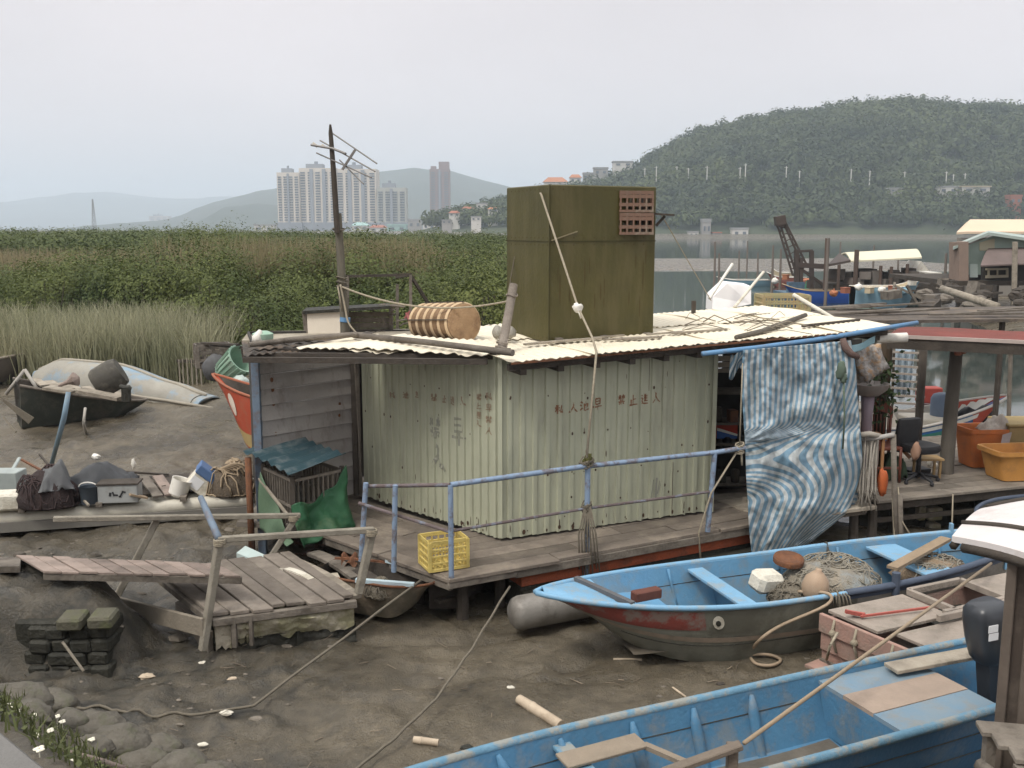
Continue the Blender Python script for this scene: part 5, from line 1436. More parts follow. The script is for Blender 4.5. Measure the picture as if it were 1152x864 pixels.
mb = MB(); p = sfA(.64, -1, 0); mb.tube([p - V((0, 0, .08)), p + V((0, 0, .13))], .04, 8); mb.build('bollard', MATS['navy_rim'], boatA); 
# loose things inside
mb = MB(); mb.slab([sfA(.12, -1, .3, -.05), sfA(.24, -1, .3, -.05), sfA(.24, 1, .3, -.05), sfA(.12, 1, .3, -.05)], .02); mb.build('bow_floor', bluein, boatA)
mb = MB(); c = bsA(.195) + nrA * -.12 + V((0, 0, .64)); mb.box(c, (.28, .10, .09), rz=.45)
one('wooden_block', mb, mat('brown_block', (.14, .055, .04), (.10, .04, .03), 8, .7), 'dark red brown block lying in the bow of the sky blue boat', 'block', bevel=.01)
def at_(t, s, z): return bsA(t) + nrA * (s * hwA(t)) + V((0, 0, z + .07))
mb = MB(); mb.box(at_(.445, -.05, .50), (.30, .22, .20), rz=.5, ry=.15, rx=.2)
one('foam_float', mb, foamw, 'chunky white foam float in the sky blue boat behind the thwart', 'float', bevel=.045)
mb = MB(); mb.lathe([(.005, -.15), (.07, -.135), (.115, -.07), (.125, 0), (.105, .08), (.05, .14), (.03, .155), (.028, .175)], at_(.495, -.72, .56), (.1, -.1, 1), 18)
one('float_ball', mb, mat('float_tan', (.40, .29, .20), (.32, .23, .16), 5, .6, stain=(.5, .42, .33), sscale=5, samt=.5), 'round tan float standing among nets at the rim of the blue boat', 'float', smooth=True)
mb = MB(); mb.lathe([(.145, -.02), (.15, .02), (.14, .045), (.125, .02), (.0, .015)], at_(.515, .25, .60), (.05, -.12, 1), 20, cap=False)
one('rusty_pan', mb, rust, 'rusty round pan lying on the net heap in the blue boat', 'pan', smooth=True)
def netheap(name, label, ctr, rx, ry, h, n, m, ang=0., rad=.006, cat='net', core=None):
    t = thing(name, label, cat, ctr)
    ca, sa = math.cos(ang), math.sin(ang)
    mb = MB(Matrix.Translation(V(ctr)) @ Matrix.Rotation(ang, 4, 'Z')); mb.blob((0, 0, 0), (rx * .93, ry * .93, h * .88), n, .22, 20, 12, flat=-.02)
    mb.build('heap', core or mat('net_core', (.20, .175, .135), (.12, .105, .08), 18, .95, 1.0, 70), t, smooth=True)
    mb = MB(); r_ = random.Random(n)
    for k in range(n):
        a0 = r_.uniform(0, 6.28); rr0 = r_.random() ** .6; pts = []; dirn = r_.uniform(0, 6.28); x, y = math.cos(a0) * rr0, math.sin(a0) * rr0
        for i in range(7):
            dirn += r_.uniform(-.9, .9); x += .13 * math.cos(dirn); y += .13 * math.sin(dirn); q = math.hypot(x, y)
            if q > 1: x /= q; y /= q; q = 1
            z = h * math.sqrt(max(0, 1 - q * q)) * (.95 + .15 * math.sin(5 * x + 4 * y)) + r_.uniform(0, .02)
            lx, ly = x * rx, y * ry; pts.append(V(ctr) + V((lx * ca - ly * sa, lx * sa + ly * ca, z)))
        mb.tube(pts, rad * r_.uniform(.6, 1.3), 4, cap=False)
    mb.build('strands', m, t, smooth=True)
    return t
aA = math.atan2(axA.y, axA.x)
netheap('net_heap', 'heap of tan and bluish fishing net amidships in the sky blue boat', at_(.595, .05, .32), .52, .42, .29, 150, netm, aA, .006, core=mat('net_core_tan', (.32, .265, .19), (.20, .20, .185), 5, .95, 1.0, 60, stain=(.26, .30, .31), sscale=3, samt=.7))
netheap('net_heap', 'dark matted weed and net beside the white foam float in the blue boat', at_(.47, -.4, .36), .20, .24, .15, 70, ropeg, aA, .006)
netheap('net_heap', 'low brown heap of net near the stern of the sky blue boat', at_(.80, -.25, .38), .42, .26, .17, 90, netm, aA, .006, core=mat('net_core_brown', (.27, .20, .13), (.17, .13, .095), 9, .95, 1.0, 60))
mb = MB(); mb.blob(at_(.54, .75, .50), (.08, .06, .05), 3, .2); one('foam_scrap', mb, foamw, 'scrap of white foam at the far rim of the sky blue boat', 'foam')
mb = MB(); mb.bar(at_(.67, -.6, .60), at_(.86, .1, .66), .11, .03); one('oar_plank', mb, mat('tan_plank', (.30, .225, .15), (.22, .165, .11), 6, .85, .3, 40), 'long tan plank lying over the nets in the stern of the blue boat', 'plank')
mb = MB(); p0 = sfA(.495, -1, 0, .02)
def gm_(u, v): p = P(u, v, 0); p = P(u, v, G(p.x, p.y)); return p + V((0, 0, .03))
mb.tube(smooth([at_(.47, -.6, .5), p0 + V((0, 0, .04)), p0 + V((-.03, -.05, -.05)), D(880, 703, p0.y - .12), D(857, 718, p0.y - .22), gm_(844, 738), gm_(850, 750), gm_(868, 752), gm_(878, 746), gm_(864, 740), gm_(835, 740), gm_(800, 738)]), .015, 7)
one('hose', mb, mat('hose_tan', (.38, .29, .20), (.30, .23, .16), 8, .7), 'tan hose hanging over the rim of the blue boat onto the mud', 'hose', smooth=True)
mb = MB(); p1 = sfA(.515, -1, 0, .03); mb.tube(smooth([p1 + V((0, .08, .05)), p1, p1 + V((.03, -.03, -.2)), p1 + V((.10, -.07, -.4)), p1 + V((.13, -.09, -.46))]), .011, 6)
for k in range(6): mb.tube([p1 + V((-.1 + .03 * k, .1, .03)), p1 + V((-.06 + .03 * k, -.02, .01)), p1 + V((-.05 + .035 * k, -.03, -.08 - .05 * random.random()))], .008, 5)
one('net_rope', mb, ropeg, 'frayed grey net rope hanging over the rim of the blue boat', 'rope', smooth=True)
mb = MB(); q = sfA(.66, 1, 0); mb.tube([q + V((0, .06, -.05)), q + V((0, 0, .03)), q + V((.02, -.06, -.1)), q + V((.08, -.25, -.25)), q + V((.1, -.4, -.3))], .02, 6)
one('mooring_rope', mb, mat('dark_rope', (.06, .055, .045)), 'dark rope tied over the far rim of the sky blue boat', 'rope', smooth=True)

# ---- the blue boat in the foreground
aB = math.radians(23.5); dB = V((math.cos(aB), math.sin(aB), 0)); cB = V((2.315, 6.435, 0))
bB = cB - dB * 3.9; sB = cB + dB * 2.3; bB.z = .0; sB.z = .0
boatB, sfB, hwB, bsB, axB, nrB, trB = mk_boat('rowing_boat', 'weathered blue open boat in the foreground with a tan patched thwart', bB, sB, .96, lambda t: .03, zgf(.66, .56, .58), mat('boat_blue_hull', (.055, .15, .27), (.045, .115, .21), 3, .5, .2, 30, stain=(.15, .19, .22), sscale=2.5, samt=.5), bluein2, bluegun2, tb=.40, sw=.82, gr=.034, flare=.7)
for t in (.23, .305, .395, .475, .555):
    for s in (-1, 1):
        mb = MB(); mb.tube([sfB(t, s, q, -.05) for q in (.04, .25, .5, .75, .97)] + [sfB(t, s, 1.2, -.06)], [.016, .042, .045, .046, .042, .03], 6); mb.build('rib', bluein2, boatB, smooth=True)
for t, w_, m_ in ((.305, .13, bluegun2),):
    a, b = sfB(t, -1, .14, -.03), sfB(t, 1, .14, -.03); mb = MB(); mb.bar(a, b, w_, .028); mb.build('thwart', m_, boatB, bevel=.005)
# aft deck: blue boards with a tan square in the middle
t0, t1 = .655, .80
def dk(s, tt, z=.02): return sfB(tt, -1, .07, -.03).lerp(sfB(tt, 1, .07, -.03), s) + V((0, 0, z - .02))
mb = MB(); mb.slab([dk(0, t0), dk(.36, t0), dk(.36, t1), dk(0, t1)][::1], .03); mb.slab([dk(.71, t0), dk(1, t0), dk(1, t1), dk(.71, t1)], .03); mb.build('aft_deck', mat('deck_blue_grey', (.15, .24, .32), (.20, .25, .28), 5, .6, .2, 30, stain=(.24, .22, .18), sscale=4, samt=.5), boatB)
mb = MB(); mb.slab([dk(.365, t0, .024), dk(.705, t0, .024), dk(.705, t1, .024), dk(.365, t1, .024)], .03); mb.build('tan_hatch', mat('tan_hatch', (.36, .28, .22), (.28, .22, .175), 4, .8, .3, 40), boatB)
mb = MB()
for q in (.3, .62): mb.tube([sfB(.12 + .5 * k / 20, 1, q, -.036) for k in range(21)], .005, 4)
for q in (.3, .62): mb.tube([sfB(.2 + .75 * k / 20, -1, q, .003) for k in range(21)], .005, 4)
mb.build('plank_seam', slime, boatB)
mb = MB(); a, b = dk(0, t0), dk(1, t0); mb.slab([a, b, sfB(t0, 1, .8, -.045), sfB(t0, -1, .8, -.045)], tuple(axB * .02)); mb.build('bulkhead', bluein2, boatB)
mb = MB(); mb.grid(lambda u, v: bsB(.28 + .37 * u) + nrB * ((v - .5) * 1.1 * hwB(.45)) + V((0, 0, .15 + .012 * math.sin(9 * u + 4 * v))), 20, 8); mb.build('bilge_mud', mat('bilge_mud', (.16, .135, .105), (.09, .078, .06), 3, .35, .2, 20, spec=.5), boatB, smooth=True)
mb = MB(); mb.bar(D(632, 857, 5.75), D(722, 833, 6.02), .17, .022, twist=.05); one('tan_plank', mb, mat('worn_tan_board', (.27, .22, .165), (.20, .165, .125), 5, .85, .3, 50), 'tan board laid across the bow of the foreground blue boat', 'board', bevel=.004)
mb = MB(); mb.bar(D(724, 838, 6.0), D(775, 860, 5.6), .05, .03); one('tan_lath', mb, MATS['worn_tan_board'], 'narrow tan lath wedged in the bow of the foreground blue boat', 'lath')
mb = MB(); mb.bar(D(1002, 752, 7.0), D(1116, 731, 7.28), .16, .03); one('grey_plank', mb, wood_pale, 'grey plank lying along the far rim at the stern of the foreground boat', 'plank', bevel=.004)

# outboard motor at the stern
mot = thing('outboard_motor', 'dark grey outboard motor with a white square label by the wooden hut', 'motor', D(1120, 735, 7.0))
M = Matrix.Translation(D(1113, 708, 6.9)) @ Matrix.Rotation(.35, 4, 'Z') @ Matrix.Rotation(-.12, 4, 'Y')
mb = MB(M)
def rr_ring(w, d, z, sh=0, n=20):
    r = []
    for k in range(n):
        a = 6.283 * k / n; c, s = math.cos(a), math.sin(a); r.append(V((sh + w / 2 * math.copysign(abs(c) ** .6, c), d / 2 * math.copysign(abs(s) ** .6, s), z)))
    return r
mb.loft([rr_ring(.26, .20, -.24, .02), rr_ring(.31, .24, -.20, .02), rr_ring(.35, .26, -.05, .01), rr_ring(.36, .27, .10, 0), rr_ring(.33, .25, .18, -.01), rr_ring(.22, .17, .225, -.03)])
cow = mb.build('cowl', mat('cowl_grey', (.032, .036, .043), (.04, .044, .05), 3, .35, spec=.5), mot, smooth=True, ang=50)
mb = MB(M); mb.box((.0, 0, -.42), (.15, .12, .4), taper=1.1); mb.box((.0, 0, -.7), (.10, .05, .3)); mb.lathe([(.05, -.14), (.06, 0), (.03, .16)], (.0, 0, -.85), (1, 0, 0), 10); mb.build('leg', MATS['cowl_grey'], mot, bevel=.01)
mb = MB(M)
for k in (0, 1): mb.box((-.10, -.137, .085 - .062 * k), (.085, .006, .054), ry=.1)
mb.build('label', mat('label_white', (.8, .8, .8), (.75, .75, .75), 3, .5), cow)

# ---- pink flat-bottomed boat between them
pk = thing('punt', 'faded pink and grey wooden punt with an open hatch between two blue boats', 'boat', (3.9, 8.0, 0))
e0, e1 = V((2.72, 8.22, 0)), V((3.22, 7.40, 0)); pa = V((.905, .425, 0)); 
pinkw = mat('faded_pink_wood', (.40, .25, .20), (.31, .19, .155), 5, .85, .4, 40, stain=(.23, .19, .155), sscale=3, samt=.7, sedge=(.45, .6))
e2, e3 = e1 + pa * 2.2, e0 + pa * 2.4
mb = MB()
for k in range(3):
    z0, z1 = .02 + .17 * k, .185 + .17 * k; o = (e0 - e1).normalized()
    a, b = e0 + pa * (-.03 * (k - 1)), e1 + pa * (-.03 * (k - 1))
    mb.slab([a + V((0, 0, z0)), b + V((0, 0, z0)), b + V((0, 0, z1)), a + V((0, 0, z1))], tuple(pa * .04))
mb.build('transom', pinkw, pk, bevel=.006)
mb = MB()
for a, b in ((e1 + pa * .04, e2), (e0 + pa * .04, e3)):
    for k in range(2): mb.bar(a + V((0, 0, .14 + .22 * k)), b + V((0, 0, .16 + .22 * k)), .04, .21)
mb.build('side', pinkw, pk, bevel=.005)
mb = MB(); mb.slab([e0 + V((0, 0, .1)), e1 + V((0, 0, .1)), e2 + V((0, 0, .1)), e3 + V((0, 0, .1))], .05); mb.build('floor', wood, pk)
def pkp(s, t, z): return (e0.lerp(e1, s)).lerp(e3.lerp(e2, s), t) + V((0, 0, z))
gw = mat('grey_pink_deck', (.33, .28, .235), (.25, .215, .18), 5, .85, .4, 40, stain=(.16, .14, .11), sscale=3, samt=.5)
mb = MB()
mb.slab([pkp(.0, .03, .54), pkp(.55, .03, .53), pkp(.55, .40, .53), pkp(.0, .40, .54)], .03); mb.slab([pkp(.6, .10, .50), pkp(1.0, .10, .50), pkp(1.0, .95, .50), pkp(.6, .95, .50)], .03)
mb.slab([pkp(.0, .72, .535), pkp(.55, .72, .535), pkp(.55, 1, .535), pkp(.0, 1, .535)], .03)
mb.build('deck', gw, pk, bevel=.004)
mb = MB()
for a, b in (((.02, .42), (.56, .42)), ((.02, .70), (.56, .70)), ((.02, .42), (.02, .70)), ((.56, .36), (.56, .82)), ((.62, .30), (.62, .98))): mb.bar(pkp(*a, .56), pkp(*b, .56), .045, .06)
mb.build('hatch_frame', gw, pk, bevel=.004)
mb = MB(); mb.slab([pkp(.05, .44, .34), pkp(.54, .44, .34), pkp(.54, .70, .34), pkp(.05, .70, .34)], .03); mb.build('hatch_floor', slime, pk)
mb = MB(); 
for s in (.18, .42, .8):
    a = pkp(s, -.012, .40); mb.tube([a + V((0, 0, .12)), a + pa * -.03, a + V((.04, -.03, -.16)) - pa * .03], .012, 6); mb.blob(a - pa * .02, (.03, .03, .035), 3, .3, 8, 6)
mb.build('fender_rope', ropem, pk, smooth=True)
mb = MB(); mb.bar(pkp(.28, .08, .565), pkp(.22, .02, .60), .03, .03); mb.bar(pkp(.3, .06, .565), pkp(.42, .36, .57), .018, .018); mb.bar(pkp(.2, .06, .565), pkp(.3, .08, .57), .03, .03)
one('red_pole', mb, mat('boat_hook_red', (.40, .10, .08), (.34, .09, .07), 6, .6), 'thin red boathook lying on the pink punt', 'boathook')
mb = MB(); mb.slab([P(905, 747, .06), P(942, 761, .05), P(962, 751, .10), P(930, 737, .10)], .03); one('pink_board', mb, pinkw, 'small pink board lying on the mud in front of the pink punt', 'board', bevel=.005)
mb = MB(); mb.tube([P(930, 742, .12), D(934, 726, 7.6), D(942, 712, 7.75)], .012, 6); one('short_rope', mb, ropem, 'short rope tying the small pink board to the punt', 'rope', smooth=True)

# ---- wooden hut of a boat at the right edge
hut = thing('boat_cabin', 'brown plank boat cabin with a curved pale roof at the right edge', 'cabin', (3.2, 5.1, 0))
wy = 4.98; hx0 = D(1128, 720, wy).x
cabm = mat('cabin_wood', (.075, .058, .047), (.052, .041, .034), 4, .7, .2, 40, stain=(.15, .125, .10), sscale=3, samt=.4, stretch=(2, 2, .4))
fd = V((.872, -.489, 0)); sd2 = V((.489, .872, 0)); hc = V((hx0 + .02, wy, 0)); hrz = math.atan2(fd.y, fd.x); ht = 2.13
mb = MB()
for k in range(9): mb.box(hc + fd * (.02 + .17 * k + .084) + sd2 * .02 + V((0, 0, (.2 + ht) / 2)), (.166, .03, ht - .2), rz=hrz)
mb.build('front_wall', cabm, hut, bevel=.004)
mb = MB()
for k in range(6): mb.box(hc + sd2 * (.05 + .17 * k + .084) + fd * .02 + V((0, 0, (.2 + ht) / 2)), (.03, .166, ht - .2), rz=hrz)
mb.build('side_wall', cabm, hut, bevel=.004)
ctm = mat('cabin_trim', (.13, .105, .085), (.095, .077, .063), 5, .75, .2, 40)
for o_, w_ in ((0, .05), (.10, .04)):
    mb = MB(); q = hc + fd * o_ - sd2 * .006; mb.bar(q + V((0, 0, .2)), q + V((0, 0, ht)), w_, .05, up=sd2); mb.build('corner_post', ctm, hut, bevel=.005)
mb = MB(); q = hc - sd2 * .012 + V((0, 0, 1.32)); mb.bar(q + fd * .12, q + fd * 1.5, .03, .05); mb.build('rail', cabm, hut)
R0, R1 = D(1071, 603, 5.3), D(1262, 672, 4.35); R2, R3 = D(1262, 545, 6.1), D(1128, 579, 6.3)
def roofp(s, t):
    p = (R0.lerp(R1, s)).lerp(R3.lerp(R2, s), t); return p + V((0, 0, .10 * math.sin(math.pi * t) + .05 * math.sin(math.pi * s)))
mb = MB(); mb.sheet(roofp, 16, 16, (0, 0, -.035)); mb.build('roof', mat('pale_roof_paint', (.66, .62, .60), (.58, .54, .52), 3, .6, .15, 20, stain=(.42, .36, .33), sscale=2.5, samt=.5), hut, smooth=True, ang=40)
for t in (.17, .62): mb = MB(); mb.tube([roofp(k / 12, t + .0) + V((0, 0, .004)) for k in range(13)], .016, 6); mb.build('roof_batten', wood_dark, hut, smooth=True)
mb = MB(); mb.tube([roofp(k / 12, .01) + V((0, 0, -.06)) for k in range(1, 13)], .03, 6); mb.tube([roofp(.015, k / 12) + V((0, 0, -.055)) for k in range(13)], .025, 6); mb.build('eaves', wood_dark, hut, smooth=True)
be = thing('bench', 'rough grey plank bench standing before the wooden cabin', 'bench', D(1130, 860, 4.6))
zb_ = D(1100, 816, 4.75).z
mb = MB(); a = D(1098, 816, 4.75); 
for k in range(3): mb.bar(V((a.x, a.y - .03 - .13 * k, zb_)) + V((.02 * k, 0, 0)), V((a.x + 1.0, a.y - .22 - .13 * k, zb_)), .125, .03)
mb.build('seat', wood, be, bevel=.005)
for x, y in ((.05, -.05), (.05, -.36), (.85, -.2), (.85, -.5)):
    mb = MB(); mb.bar((a.x + x, a.y + y, .1), (a.x + x, a.y + y, zb_ - .02), .05, .05); mb.build('leg', wood, be)
mb = MB(); mb.tube([(a.x - .01, a.y - .34, zb_ - .13), (a.x + .9, a.y - .5, zb_ - .15)], .03, 7); mb.build('stretcher', wood, be, smooth=True); mb = MB(); mb.tube([(a.x - .02, a.y - .1, zb_ - .16), (a.x + .1, a.y - .45, zb_ - .18)], .035, 7); mb.build('stretcher', wood, be, smooth=True)
mb = MB(); mb.tube([P(1115, 634, .68) + V((0, -.0, .0)), D(1000, 718, 6.9), D(837, 836, 5.45)], .014, 6)
one('long_rope', mb, mat('rope_tan', (.33, .26, .18), (.26, .20, .14), 30, .95), 'long taut rope from the cabin corner down to the foreground stake', 'rope', smooth=True)
fs = thing('stake_rail', 'weathered wooden stake with a nailed board at the bottom edge', 'stake', P(825, 864, .2))
mb = MB(); mb.bar(D(822, 900, 5.25), D(824, 836, 5.3), .07, .06); mb.build('stake', mat('old_timber', (.19, .155, .12), (.13, .105, .085), 5, .85, .4, 40), fs, bevel=.006)
mb = MB(); mb.bar(D(745, 870, 5.2), D(834, 838, 5.25), .07, .035); mb.build('board', MATS['old_timber'], fs, bevel=.006)

# ================================================================== left foreground
# low timber landing on foam
lan = thing('landing_raft', 'low plank landing on stained foam floats at the left', 'raft', (-2.5, 9.1, 0))
A_, B_, C_, D_ = V((-2.68, 8.36, .45)), V((-1.46, 8.80, .45)), V((-2.36, 10.05, .47)), V((-3.55, 9.45, .46))
mb = MB(); rr = random.Random(17); n = 8
cuts = [0]
for k in range(n): cuts.append(cuts[-1] + rr.uniform(.7, 1.3))
cuts = [c / cuts[-1] for c in cuts]
for k in range(n):
    s0, s1 = cuts[k] + .006, cuts[k + 1] - .006; e = rr.uniform(-.03, .03); f_ = rr.uniform(-.06, .05); z = V((0, 0, rr.uniform(-.006, .012)))
    mb.slab([A_.lerp(B_, s0) + z + (A_ - D_) * f_ * .5, A_.lerp(B_, s1) + z + (A_ - D_) * f_ * .5, D_.lerp(C_, s1 + e * .3) + z + (D_ - A_) * e, D_.lerp(C_, s0 + e * .3) + z + (D_ - A_) * e], .035)
mb.build('planks', mat('landing_planks', (.215, .185, .155), (.145, .122, .10), 5, .85, .5, 40, stain=(.27, .235, .195), sscale=3, samt=.5, island=.2), lan, bevel=.005)
mb = MB(); mb.bar(A_ + V((0, -.0, -.075)), B_ + V((0, 0, -.07)), .06, .07); mb.bar(A_ + V((0, 0, -.075)), D_ + V((0, 0, -.075)), .05, .07); mb.bar(D_ + V((0, 0, -.075)), C_ + V((0, 0, -.075)), .05, .07)
mb.build('frame_beam', wood, lan, bevel=.006)
mb = MB(); dd = (B_ - A_).normalized(); dn = V((-dd.y, dd.x, 0))
def foamblock(a, b, z0, z1, dp, seed, m_, nu=26, nv=8):
    "a block with a ragged eaten surface"
    dd_ = (b - a).normalized(); dn_ = V((-dd_.y, dd_.x, 0)); L0 = (b - a).length
    def f(u, v):
        z = z1 + (z0 + .06 * float(fbm(u * 9, seed, 92, 3)) - z1) * v
        bulge = .04 * float(fbm(u * L0 * 5 + seed, v * 3, 90, 4)) * 1.6 - .07 * max(0, v - .6) ** 1.5
        return V((a.x, a.y, 0)) + dd_ * (L0 * u) - dn_ * bulge + V((0, 0, z))
    g0 = [f(i / nu, j / nv) for j in range(nv + 1) for i in range(nu + 1)]
    m_.add(g0, [((j + 1) * (nu + 1) + i, (j + 1) * (nu + 1) + i + 1, j * (nu + 1) + i + 1, j * (nu + 1) + i) for j in range(nv) for i in range(nu)])
    t0, t1, b0, b1 = f(0, 0), f(1, 0), f(0, 1), f(1, 1); w = dn_ * dp
    m_.add([t0, t1, t1 + w, t0 + w, b0, b1, b1 + w, b0 + w], [(0, 1, 2, 3), (1, 5, 6, 2), (4, 0, 3, 7), (7, 3, 2, 6)])
foamblock(A_ + dd * .34 + dn * .02, B_ - dd * .02 + dn * .02, .13, .375, .9, 3, mb, 40, 10)
foamblock(A_ + dd * .21 + dn * .03, A_ + dd * .325 + dn * .03, .12, .375, .9, 5, mb, 8, 8)
foamblock(A_ + dd * .02 + dn * .02, A_ + dd * .155 + dn * .02, .10, .375, .9, 7, mb, 8, 8)
mb.build('foam_block', foam, lan, smooth=True, ang=50)
mb = MB(); mb.bar(A_ + dd * .185 + V((0, 0, -.33)), A_ + dd * .185 + V((0, 0, -.05)), .06, .04); mb.bar(A_ + dd * .335 + V((0, -.01, -.33)), A_ + dd * .335 + V((0, -.01, -.05)), .05, .03); mb.build('cleat_board', wood, lan)
mb = MB(); foamblock(A_ + dn * .06, B_ + dn * .06, -.10, .16, .9, 9, mb, 40, 6); foamblock(B_ + dn * .25 - dd * .06, C_ - dd * .1, -.05, .36, .5, 11, mb, 30, 6); mb.build('dark_foot_and_shade', slime, lan)  # dark foot under the foam; second block stands in for shade behind it
mb = MB(); mb.bar(V((-3.3, 9.25, -.05)) , V((-2.75, 8.5, -.05)), .05, .55, mi=0); mb.build('inner_board', mat('pale_inner_board', (.29, .255, .215), (.22, .19, .16), 4, .85, .3, 40), lan)
# railings of the landing: bare poles
gpole = mat('bleached_pole', (.29, .265, .215), (.19, .17, .135), 6, .9, .4, 50, stain=(.12, .105, .085), sscale=5, samt=.5)
lr = thing('landing_rail', 'makeshift railing of bleached poles around the low landing', 'railing', A_)
for (a, b, r) in ((D(228, 732, 8.28), D(247, 607, 8.42), .04), (D(403, 668, 8.78), D(419, 596, 8.85), .042), (D(303, 629, 10.05), D(335, 579, 10.1), .036), (D(131, 672, 9.6), D(177, 584, 9.75), .042)):
    mb = MB(); mb.bar(a, b, r * 1.8, r * 1.6); mb.build('post', gpole, lr, bevel=.008)
for (a, b, r) in ((D(245, 607, 8.42), D(421, 596, 8.84), .033), (D(60, 584, 9.4), D(338, 580, 10.1), .032)):
    mb = MB(); mb.bar(a, b, r * 1.8, r * 1.6); mb.build('hand_rail', gpole, lr, bevel=.007)
mb = MB(); mb.tube([D(246, 606, 8.42), D(240, 592, 8.6), D(226, 560, 9.1)], [.035, .035, .03], 8); mb.build('strut', bluepost, lr, smooth=True)
mb = MB()
for c in (D(247, 609, 8.40), D(330, 582, 10.07), D(418, 598, 8.82)):
    for k in range(4): mb.tube([c + V((.05 * math.cos(a_ + k), .05 * math.sin(a_ + k), .015 * (k - 2))) for a_ in np.linspace(0, 5.5, 9)], .007, 5)
mb.build('lashing', ropem, lr, smooth=True)
# board leaning along its left side
mb = MB(); mb.bar(D(117, 676, 9.55), D(229, 706, 8.28), .035, .17); one('side_plank', mb, mat('side_plank_wood', (.27, .235, .185), (.19, .165, .13), 5, .85, .4, 40), 'pale plank on edge sloping along the left side of the landing', 'plank', bevel=.006)
# gangplank
gp = thing('gangplank', 'pinkish grey slatted gangplank laid from the earth mound to the landing', 'gangplank', D(140, 640, 8.9))
g0, g1, g2, g3 = D(17, 624, 9.15), D(48, 642, 8.42), D(271, 647, 8.60), D(245, 634, 9.12)
mb = MB(); n = 11
for k in range(n):
    s0, s1 = k / n + .004, (k + 1) / n - .004; z = V((0, 0, rr.uniform(-.006, .008))); e = rr.uniform(-.02, .02)
    mb.slab([g1.lerp(g2, s0) + z + (g1 - g0) * e, g1.lerp(g2, s1) + z + (g1 - g0) * e, g0.lerp(g3, s1) + z, g0.lerp(g3, s0) + z], .025)
mb.build('slats', wood_pink, gp, bevel=.004)
mb = MB(); mb.bar(g1 + V((0, .02, -.055)), g2 + V((0, .02, -.055)), .05, .06); mb.bar(g0 + V((0, -.02, -.055)), g3 + V((0, -.02, -.055)), .05, .06); mb.build('stringer', wood, gp)
mb = MB(); mb.slab([D(-40, 638, 8.6), D(22, 637, 8.65), D(24, 627, 9.1), D(-40, 627, 9.1)], .06); one('shore_plank', mb, wood, 'short grey plank on the earth mound at the left edge', 'plank')
# block pier
pier = thing('block_pier', 'low dark slimy brick pier with two pale cap blocks at the left', 'pier', P(80, 752, 0))
pm_ = mat('cap_block', (.12, .112, .082), (.085, .082, .058), 5, .9, .6, 40, stain=(.10, .115, .04), sscale=4, samt=.5)
pz = P(80, 752, 0)
for u0, u1, v in ((61, 92, 697), (96, 126, 695)):
    a, b = D(u0, v, 8.05), D(u1, v, 8.1); mb = MB(); mb.box(((a.x + b.x) / 2, 8.17, a.z - .055), (b.x - a.x, .24, .11), rz=.06, rx=.05); mb.build('cap', pm_, pier, bevel=.02)
mb = MB(); x0, x1 = D(30, 720, 8.1).x, D(122, 720, 8.1).x
for r in range(4):
    n = 4; z = -.03 + .112 * r
    for k in range(n):
        x = x0 + (x1 - x0) * (k + .5) / n + rr.uniform(-.02, .02) - .03 * (r % 2); mb.box((x, 8.26 + rr.uniform(-.02, .03) + .02 * r, z + .05), ((x1 - x0) / n * rr.uniform(.98, 1.04), .36, .118), rz=rr.uniform(-.06, .06), ry=rr.uniform(-.05, .05))
mb.box(((x0 + x1) / 2 - .1, 8.34, .2), (x1 - x0 + .1, .3, .5))
mb.build('bricks', slime, pier, bevel=.02)
mb = MB(); mb.tube([D(70, 722, 8.0), D(94, 755, 7.95)], .012, 6); one('pier_stick', mb, wood_pale, 'thin stick leaning against the dark brick pier', 'stick')

# rusty little boat under the landing and deck, and driftwood
sb = mk_boat('skiff', 'small mud stained skiff pushed under the corner of the deck', P(489, 693, .06), V((-1.95, 9.75, .06)), .62, lambda t: .0, zgf(.34, .36, .36), mat('skiff_hull', (.30, .235, .175), (.20, .16, .12), 4, .75, .3, 30, stain=(.09, .085, .06), sscale=2.5, samt=.8, sedge=(.42, .58)), wood_dark, rust, tb=.35, gr=.014)
mb = MB(); mb.bar(sb[1](.10, 1, 0) + V((0, -.02, .03)), sb[1](.55, 1, 0) + V((0, -.02, .03)), .05, .035); mb.bar(sb[1](.10, -1, 0) + V((0, -.02, .03)), sb[1](.55, -1, 0) + V((0, -.02, .03)), .05, .03); mb.build('rubbing_strip', mat('pale_blue_strip', (.48, .58, .62), (.42, .52, .56), 5, .5), sb[0])
for i, (a, b, w_, m_, lab) in enumerate(((P(332, 632, .42), P(400, 672, .40), .13, wood_pale, 'long curved grey plank lying beside the landing, nearest to it'), (P(352, 622, .38), P(402, 650, .36), .15, wood, 'broad grey driftwood plank under the deck edge'), (P(318, 640, .44), P(356, 657, .43), .07, foamw, 'strip of dirty white foam between planks beside the landing'), (P(372, 628, .36), P(430, 660, .34), .14, wood_dark, 'dark plank slipping under the deck beside the skiff'))):
    mb = MB(); q = []
    for k in range(9):
        t = k / 8; p = a.lerp(b, t) + V((0, 0, .03 * math.sin(t * 3.1))); q.append(p)
    for p, p2 in zip(q, q[1:]): mb.bar(p, p2 + (p2 - p) * .01, w_, .035)
    one('driftwood_plank', mb, m_, lab, 'plank')
mb = MB(); mb.sheet(lambda s, t: P(384 + 18 * s, 624 + 12 * t, .42) + V((0, 0, .03 * math.sin(s * 9 + t * 4))), 10, 8, (0, 0, .004)); one('rusty_sheet', mb, rust, 'crumpled rusty sheet lying among planks under the deck', 'metal sheet')
